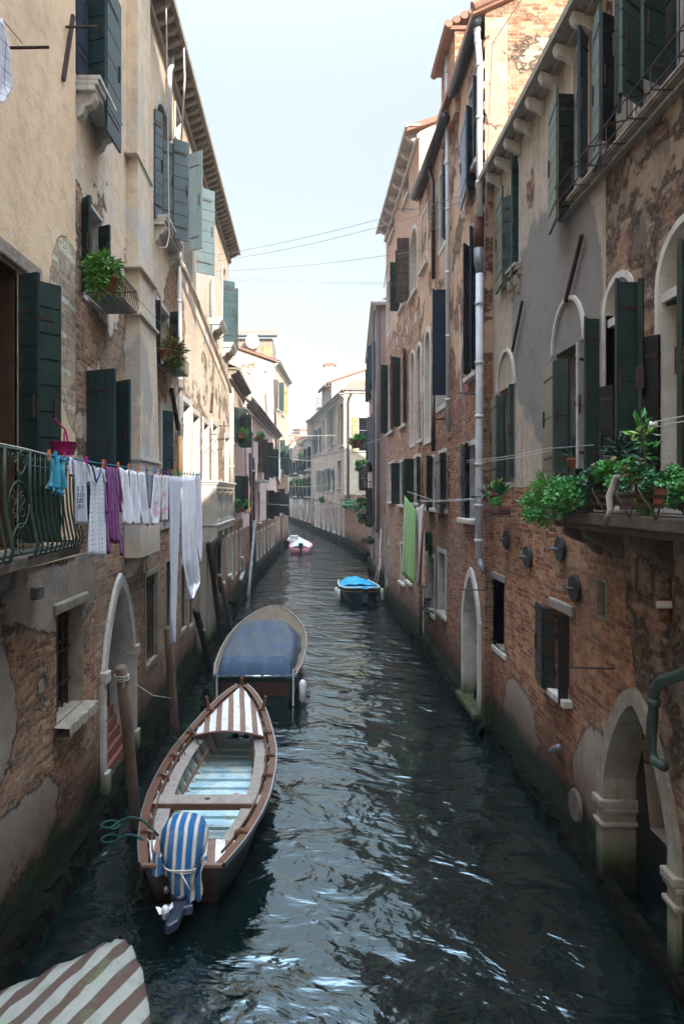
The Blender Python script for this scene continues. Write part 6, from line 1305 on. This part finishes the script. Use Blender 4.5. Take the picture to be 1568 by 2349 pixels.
wire('clothesline', [onX(934, 1128, 2.5), onX(990, 1146, 2.7)], .008, 'rope', 'short white line over the bright green cloth', 'clothesline')
for i, (p, q) in enumerate([((961, 1148), (1107, 1141)), ((962, 1150), (1107, 1144))]): wire('clothesline', [onX(*p, 2.6), onX(*q, 2.85)], .006, 'rope', 'one strand of the paired white line by the navy shutters', 'clothesline', .02, 'paired line by the navy shutters')
rod(onX(961, 1150, 2.6), onX(985, 1149, 2.9), .02, 'wooden rod at the far end of the paired white line')
rod(onX(1082, 1140, 2.75), onX(1114, 1143, 3.1), .02, 'iron rod beside the downpipe carrying the paired white line')
for i, dv in enumerate((0, 5)): wire('clothesline', [onX(1070, 1056+dv, 2.7), onX(1264, 1027+dv*1.3, 2.8)], .0045, 'rope', 'one strand of the paired line below the grey stained plaster', 'clothesline', .03, 'paired line below the grey plaster')
wire('clothesline', [onX(1264, 1029, 2.8), onX(1360, 1021, 2.85)], .006, 'cable', 'dark rod carrying the line before the arched windows', 'clothes rod')
for i, dv in enumerate((0, 12)): wire('clothesline', [onX(1500, 968+dv, 2.65), onX(1640, 940+dv, 2.65)], .004, 'rope', 'one strand of the pulley line at the right edge', 'clothesline', 0, 'pulley line at the right edge')
p_ = onX(1500, 974, 2.65); tag(MB().lathe(p_-Vector((.03, 0, 0)), [(.03, 0), (.018, .012), (.018, .03), (.03, .04)], 14, axis='x').build('pulley', M['bwhite'], None, True), 'white pulley wheel above the planted ledge', 'pulley')
# ================================================================ wires across the canal
def cross(u0, v0, Y0, u1, v1, Y1, r, sag, lab, mat='cable', cat='cable'): wire('cable', [ray(u0, v0, Y0), ray(u1, v1, Y1)], r, mat, lab, cat, sag, 'cables across the canal')
cross(500, 585, 20, 1074, 445, 14.3, .006, .1, 'upper thin cable rising across the sky'); cross(500, 598, 20, 1074, 458, 14.3, .006, .15, 'second thin cable just under the upper one')
cross(496, 622, 20, 990, 570, 17.5, .006, .1, 'thin cable crossing the sky at mid height'); cross(500, 636, 20, 935, 648, 22, .004, .05, 'level thin wire below the mid height cable'); cross(500, 640, 20, 935, 652, 22, .004, .05, 'level thin wire, lower one of a close pair')
cross(595, 1043, 42, 900, 996, 29.5, .022, .55, 'thick twisted cable sagging between pink house and brick palace', 'zinc')
cross(640, 997, 60, 792, 997, 64, .018, .1, 'pale line high before the yellow shuttered house', 'rope', 'clothesline'); cross(560, 1150, 33, 845, 1142, 40, .012, .3, 'upper pale clothesline low across the canal', 'rope', 'clothesline'); cross(632, 1158, 55, 850, 1152, 42, .012, .2, 'lower pale clothesline low across the canal', 'rope', 'clothesline')
cross(540, 1087, 26.5, 935, 1094, 28, .004, .1, 'hair thin wire across the canal above the boats'); cross(655, 1050, 70, 770, 1060, 68, .018, .1, 'pale line before the dark balconies', 'rope', 'clothesline'); cross(655, 1115, 70, 800, 1105, 62, .018, .2, 'yellowish line under the dark balconies', 'cream', 'clothesline')
wire('cable', [onX(1201, -10, 2.9), RG.uv(1128, 100, .3), RG.uv(1112, 480, .2), RG.uv(1108, 700, .1)], .008, 'rope', 'pale cable hanging down past the white downpipe', 'cable'); wire('cable', [onX(1053, 700, 3.05), onX(1056, 880, 3.0), onX(1080, 1040, 3.08)], .008, 'rope', 'pale cable curving down the brick pilaster', 'cable')
wire('clothesline', [RG.uv(1062, 902, .3), onX(1005, 960, 2.85)], .007, 'rope', 'white line slanting from rod to rod beside the large navy shutter', 'clothesline'); rod(RH.uv(1030, 961, 0), onX(996, 962, 2.75), .02, 'iron rod below the large navy shutter'); rod(RG.uv(1100, 905, 0), RG.uv(1056, 902, .3), .02, 'iron rod behind the white downpipe')
wire('cable', [onX(266, 640, -2.7), onX(330, 700, -2.75), onX(400, 780, -2.8)], .005, 'cable', 'thin black line from the fern pot to the second flower pot', 'cable')
# ================================================================ plants
def plant(name, loc, lab, cat, clumps, potspec=None, stems=None, group=None):
    e = empty(name, loc, lab, cat, group)
    if potspec: c, r, h, mt = potspec; pot(e, c, r, h, mt)
    bym = {}
    for (mt, c, rad, n, sz, kw) in clumps: foliage(bym.setdefault(mt, MB()), c, rad, n, sz, 0, **kw)
    for mt, mb in bym.items(): mb.build('foliage' if mt not in ('flower', 'flowerw') else 'flowers', G[mt], e)
    if stems: mb = MB(); [mb.tube(p, r, 5) for p, r in stems]; mb.build('stem', M['brownw'], e)
    return e
# fern on the left facade, iron basket
c = FB.uv(238, 640, .42); e = plant('potted_fern', c, 'bright feathery green fern in a tilted terracotta pot in an iron basket', 'potted plant', [('fern', c+Vector((0, 0, .14)), (.2, .26, .14), 900, .05, dict(long=3)), ('fern', c+Vector((-.03, -.16, .02)), (.1, .12, .15), 500, .05, dict(long=3, droop=.18)), ('fern', c+Vector((.05, .2, .05)), (.1, .1, .1), 250, .05, dict(long=3, droop=.15))], (c-Vector((-.02, -.04, .16)), .14, .2, 'terra'))
sb = Wf[0]; q0 = FB.uv(200, 676, .0); mb = MB(); mb.obox(q0, FB.P(FB.S(248), 0, 0)-FB.P(FB.S(200), 0, 0), FB.n.to_3d()*.38, (0, 0, .035)); mb.build('shelf', M['gwood'], sb)
mb = MB(); y0, y1 = q0.y, q0.y+1.0; Xf = q0.x+.38; z0 = q0.z+.03
for k in range(12): y = y0+(y1-y0)*k/11; mb.tube([(Xf+.03*sin(pi*j/6), y+.02*sin(pi*j/3), z0+.32*j/6) for j in range(7)], .007, 5)
for z in (z0, z0+.3): mb.tube([(Xf, y0, z), (Xf, y1, z), (Xf-.38, y1, z)], .009, 5); mb.tube([(Xf, y0, z), (Xf-.38, y0, z)], .009, 5)
mb.build('basket_rail', M['iron'], sb)
c = FB.uv(396, 800, .3); plant('potted_plant', c, 'straggly olive grass plant spilling from a pot on the left facade', 'potted plant', [('dry', c, (.17, .28, .2), 500, .09, dict(long=4, droop=.15)), ('fern', c+Vector((0, .1, -.12)), (.16, .25, .15), 400, .06, dict(long=3, droop=.2)), ('redl', c+Vector((-.05, -.1, .3)), (.04, .06, .1), 30, .07, dict(long=3, up=2))], (FB.uv(380, 826, .2), .11, .2, 'terra'))
mb = MB(); q0 = FB.uv(364, 838, 0); mb.obox(q0, FB.P(1.3, 0, 0)-FB.P(0, 0, 0), FB.n.to_3d()*.36, (0, 0, .035)); mb.build('shelf', M['gwood'], Wp[0])
mb = MB()
for k in range(10): q = q0+(FB.P(1.3, 0, 0)-FB.P(0, 0, 0))*k/9+FB.n.to_3d()*.36; mb.tube([q, q+Vector((0, 0, .3))], .008, 4)
mb.build('basket_rail', M['iron'], Wp[0])
# flower boxes on the brown pink house and beyond
def box_plants(F, u, v, out, L, lab, mats=('deep', 'fresh'), grp='flower boxes down the canal', sz=.12, n=260, h=.22):
    c = F.uv(u, v, out); d = F.d.to_3d(); e = empty('flower_box', c, lab, 'flower box', grp); mb = MB(); q = c-d*L/2-Vector((0, 0, .2)); mb.obox(q, d*L, F.n.to_3d()*.22, (0, 0, .18)); mb.build('trough', M['dterra'], e)
    for k, mt in enumerate(mats): mb = MB(); foliage(mb, c+Vector((0, 0, .06*k))+F.n.to_3d()*.1, (.25, L*.5, h), n, sz, droop=.15*k); mb.build('foliage', G[mt], e)
box_plants(FC, 549, 995, .25, 1.0, 'green flower box under the upper shutters of the brown pink house', ('fresh', 'lime')); box_plants(FC, 549, 1162, .25, .9, 'green flower box under the lower shutters of the brown pink house')
box_plants(FD, 589, 1003, .6, 1.2, 'flower box on the iron balcony of the pink house', ('dry', 'fresh')); box_plants(RJ, 828, 1010, .9, .8, 'window box of green and yellow shrubs beside the yellow shutter', ('fresh', 'dry'), sz=.1, h=.16)
box_plants(RJ, 832, 1068, .6, 1.0, 'pots of shrubs on the small iron balcony of the mauve house', ('deep', 'lime'), sz=.16); box_plants(RJ, 833, 1152, .55, 1.6, 'flat topped green bush above the planter shelf', ('fresh', 'deep'), sz=.14, h=.2, n=420); box_plants(RJ, 836, 1190, .5, 1.6, 'planter of trailing greenery low on the mauve house', ('deep', 'dark'), sz=.14, n=420)
box_plants(RK, 740, 1146, .6, 1.5, 'green plant clump on the greige house wall', ('deep', 'fresh'), sz=.25); box_plants(RL, 692, 1052, 1.2, 3.5, 'greenery on an upper dark balcony', ('fresh', 'deep'), sz=.4, h=.5); box_plants(RL, 676, 1107, 1.2, 3.5, 'greenery along a lower dark balcony', ('deep', 'lime'), sz=.35, h=.4); box_plants(RL, 700, 1108, 1.2, 3.5, 'yellow and green plants on the long dark balcony', ('deep', 'dry'), sz=.35, h=.4)
wt = empty('shrub', (3.5, 52, 3.3), 'low shrubs growing along the top of the brick garden wall', 'shrub')
mb = MB()
for k in range(9): t = k/8; foliage(mb, (3.9-1.1*t, 47.5+13*t, 3.65), (.5, 1.0, .38), 160, .3)
mb.build('foliage', G['deep'], wt); mb = MB(); foliage(mb, (3.9, 50, 3.6), (.8, 2.5, .3), 200, .3); mb.build('foliage', G['dry'], wt)
for (F, u, v, o, lab, n) in [(RI, 980, 1240, .12, 'dark weed tuft hanging on the brick above the low windows', 400), (RI, 982, 1395, .1, 'small weed tuft at the foot of the low window', 150), (RJ, 850, 1235, .2, 'weed tuft on the mauve house corner', 100)]:
    c = F.uv(u, v, o); plant('wall_weed', c, lab, 'weed', [('dark', c, (.12, .3, .35), n, .09, {}), ('deep', c+Vector((0, 0, -.2)), (.12, .2, .2), n//2, .08, {})])
# small hanging basket on the right wall
c = RF.uv(1141, 1155, .28); e = plant('flower_basket', c, 'iron wall basket with spiky plant, purple flowers and trailing succulents', 'flower basket', [('fresh', c+Vector((-.06, -.05, .05)), (.1, .28, .06), 420, .04, dict(droop=.08)), ('lime', c+Vector((0, .1, .22)), (.06, .12, .08), 60, .1, dict(up=2, long=2)), ('deep', c+Vector((0, -.12, .2)), (.06, .12, .08), 60, .1, dict(up=2, long=2)), ('flower', c+Vector((-.03, .05, .15)), (.04, .06, .03), 40, .04, {}), ('dark', c+Vector((-.05, .42, .12)), (.08, .08, .1), 36, .12, dict(long=5))])
mb = MB(); q = c-Vector((.02, .38, .2))
for z in (0, .1): mb.tube([q+Vector((0.2, 0, z)), q+Vector((-.1, 0, z)), q+Vector((-.1, .8, z)), q+Vector((.2, .8, z))], .008, 5)
mb.build('basket', M['iron'], e); mb = MB(); mb.obox(q+Vector((-.08, .03, .02)), (.22, 0, 0), (0, .74, 0), (0, 0, .14)); mb.build('trough', M['dterra'], e, bevel=.02)
# the planted ledge of the grey house
def LG(u, v, X=2.85): return onX(u, v, X)
grp = 'plants on the ledge of the grey house'
def cl(mt, u, v, rad, n, sz, X=2.78, **kw): return (mt, LG(u, v, X), rad, n, sz, kw)
plant('trailing_plant', LG(1240, 1170), 'yellow green creeper spilling over the far end of the ledge', 'trailing plant', [cl('lime', 1240, 1130, (.12, .28, .14), 800, .035), cl('fresh', 1228, 1155, (.14, .3, .18), 1300, .042, X=2.7, droop=.1), cl('lime', 1245, 1180, (.1, .2, .12), 500, .035, droop=.12), cl('dry', 1228, 1160, (.12, .25, .2), 220, .035, droop=.15), cl('fresh', 1255, 1115, (.04, .12, .08), 40, .075, long=5, up=1.5)], (LG(1262, 1166, 2.95), .1, .16, 'dterra'), group=grp)
plant('geranium', LG(1330, 1130), 'dense rich green clover leaved plant bulging over the ledge', 'potted plant', [cl('deep', 1318, 1122, (.2, .36, .15), 900, .055), cl('fresh', 1306, 1128, (.22, .36, .16), 1500, .055, X=2.68), cl('fresh', 1296, 1155, (.14, .24, .14), 500, .05, X=2.68, droop=.08)], (LG(1340, 1175, 2.9), .12, .18, 'gpot'), group=grp)
plant('succulent', RF.uv(1315, 1060, -.05), 'spiky grey green succulent in a brown pot on the window sill', 'potted plant', [('dark', RF.uv(1315, 1050, -.0), (.04, .04, .02), 26, .11, dict(long=6, up=1.5))], (RF.uv(1316, 1075, -.03), .09, .13, 'terra'), group=grp)
plant('shrub', LG(1390, 1080), 'glossy green shrub with pale flower in the middle of the ledge', 'potted plant', [cl('deep', 1375, 1090, (.14, .28, .1), 420, .05), cl('fresh', 1400, 1085, (.14, .22, .1), 300, .065), cl('dark', 1370, 1100, (.15, .25, .1), 300, .06), cl('flowerw', 1362, 1078, (.03, .03, .03), 20, .06), cl('dry', 1398, 1062, (.05, .08, .06), 30, .09)], (LG(1385, 1170, 2.9), .12, .18, 'dterra'), group=grp)
plant('spiky_plant', LG(1425, 1050, 2.95), 'dark spiky leaved plant standing behind the shrubs', 'potted plant', [cl('dark', 1425, 1040, (.06, .07, .12), 110, .085, 2.95, long=4)], (LG(1425, 1150, 3.0), .1, .16, 'wpot'), [([LG(1425, 1130, 3.0), LG(1425, 1040, 2.95)], .01)], group=grp)
plant('red_flowered_plant', LG(1455, 1090), 'bushy plant with small red flowers trailing over the ledge', 'potted plant', [cl('fresh', 1440, 1085, (.14, .2, .12), 380, .06), cl('redl', 1455, 1085, (.15, .2, .12), 160, .035), cl('deep', 1468, 1100, (.14, .2, .14), 380, .05), cl('dry', 1466, 1140, (.08, .1, .16), 260, .03, droop=.15), cl('fresh', 1470, 1165, (.06, .08, .12), 200, .03, droop=.1)], (LG(1440, 1170, 2.88), .1, .18, 'wpot'), group=grp)
cz = LG(1478, 1040, 2.85); plant('laurel', LG(1478, 1100), 'young upright laurel with bright leaves rising above the ledge', 'potted tree', [cl('fresh', 1470, 975, (.06, .06, .08), 22, .07, 2.85, long=2.2, up=1.2), cl('lime', 1470, 1000, (.1, .1, .08), 22, .062, 2.85, long=2.2, up=.4), cl('fresh', 1476, 1035, (.1, .1, .08), 22, .06, 2.85, long=2.2), cl('deep', 1480, 1010, (.1, .1, .1), 18, .06, 2.85, long=2.2)], (LG(1484, 1165, 2.9), .1, .18, 'dterra'), [([LG(1484, 1150, 2.88), LG(1479, 1060, 2.85), LG(1470, 965, 2.85)], .011)], group=grp)
plant('potted_herb', LG(1515, 1120), 'dark green leafy plant in the large square terracotta pot', 'potted plant', [cl('deep', 1515, 1100, (.12, .18, .11), 420, .055), cl('fresh', 1525, 1092, (.12, .17, .08), 120, .055)], None, group=grp)
pc_ = LG(1515, 1167, 2.74); o = MB().obox(pc_-Vector((.0, .12, .0)), (.24, 0, 0), (0, .26, 0), (0, 0, .2)).build('terracotta_planter', M['terra'], None, bevel=.015); tag(o, 'large square terracotta planter held by the iron rail', 'planter', grp)
plant('potted_fern', LG(1575, 1120), 'soft green plant cut off by the right edge of the photo', 'potted plant', [cl('fresh', 1580, 1110, (.12, .18, .14), 420, .05, X=2.7), cl('deep', 1570, 1130, (.12, .15, .14), 300, .05, X=2.7)], (LG(1580, 1170, 2.75), .1, .16, 'dterra'), group=grp)
q = [LG(1440, 1090, 2.75), LG(1412, 1096, 2.68), LG(1396, 1140, 2.64), LG(1399, 1170, 2.62), LG(1385, 1208, 2.62)]
tag(MB().tube(q, [.025, .035, .033, .03, .028], 8).build('vine_trunk', M['gwood'], None, True), 'bent grey brown vine trunk crossing the ledge front', 'vine')
# satellite dish and tv antennas far away
for (u, v0, v1, Y) in [(729, 905, 960, 84), (724, 925, 968, 86), (738, 915, 940, 82), (701, 965, 985, 95), (684, 975, 1002, 100), (668, 985, 1010, 112)]:
    e = MB(); p, q = ray(u, v1+25, Y), ray(u, v0, Y); e.tube([p, q], .025, 4); e.tube([q-Vector((.5, 0, .1)), q+Vector((.5, 0, 0))], .02, 4); e.tube([q-Vector((.35, 0, .5)), q+Vector((.35, 0, -.4))], .02, 4)
    e.build('antenna', M['cable'], bR5)

hz = MB().box(-45, 45, -40, 230, -1.9, 32).build('haze', M['water'])
hm = bpy.data.materials.new('air_haze'); hm.use_nodes = True; hn = hm.node_tree; hn.nodes.remove(hn.nodes['Principled BSDF'])
pv = hn.nodes.new('ShaderNodeVolumePrincipled'); pv.inputs['Color'].default_value = (.93, .96, 1, 1); pv.inputs['Density'].default_value = .0008; pv.inputs['Anisotropy'].default_value = .1
hn.links.new(pv.outputs[0], hn.nodes['Material Output'].inputs['Volume']); hz.data.materials.clear(); hz.data.materials.append(hm); tag(hz, 'thin pale air haze over the canal', None, None, 'stuff')
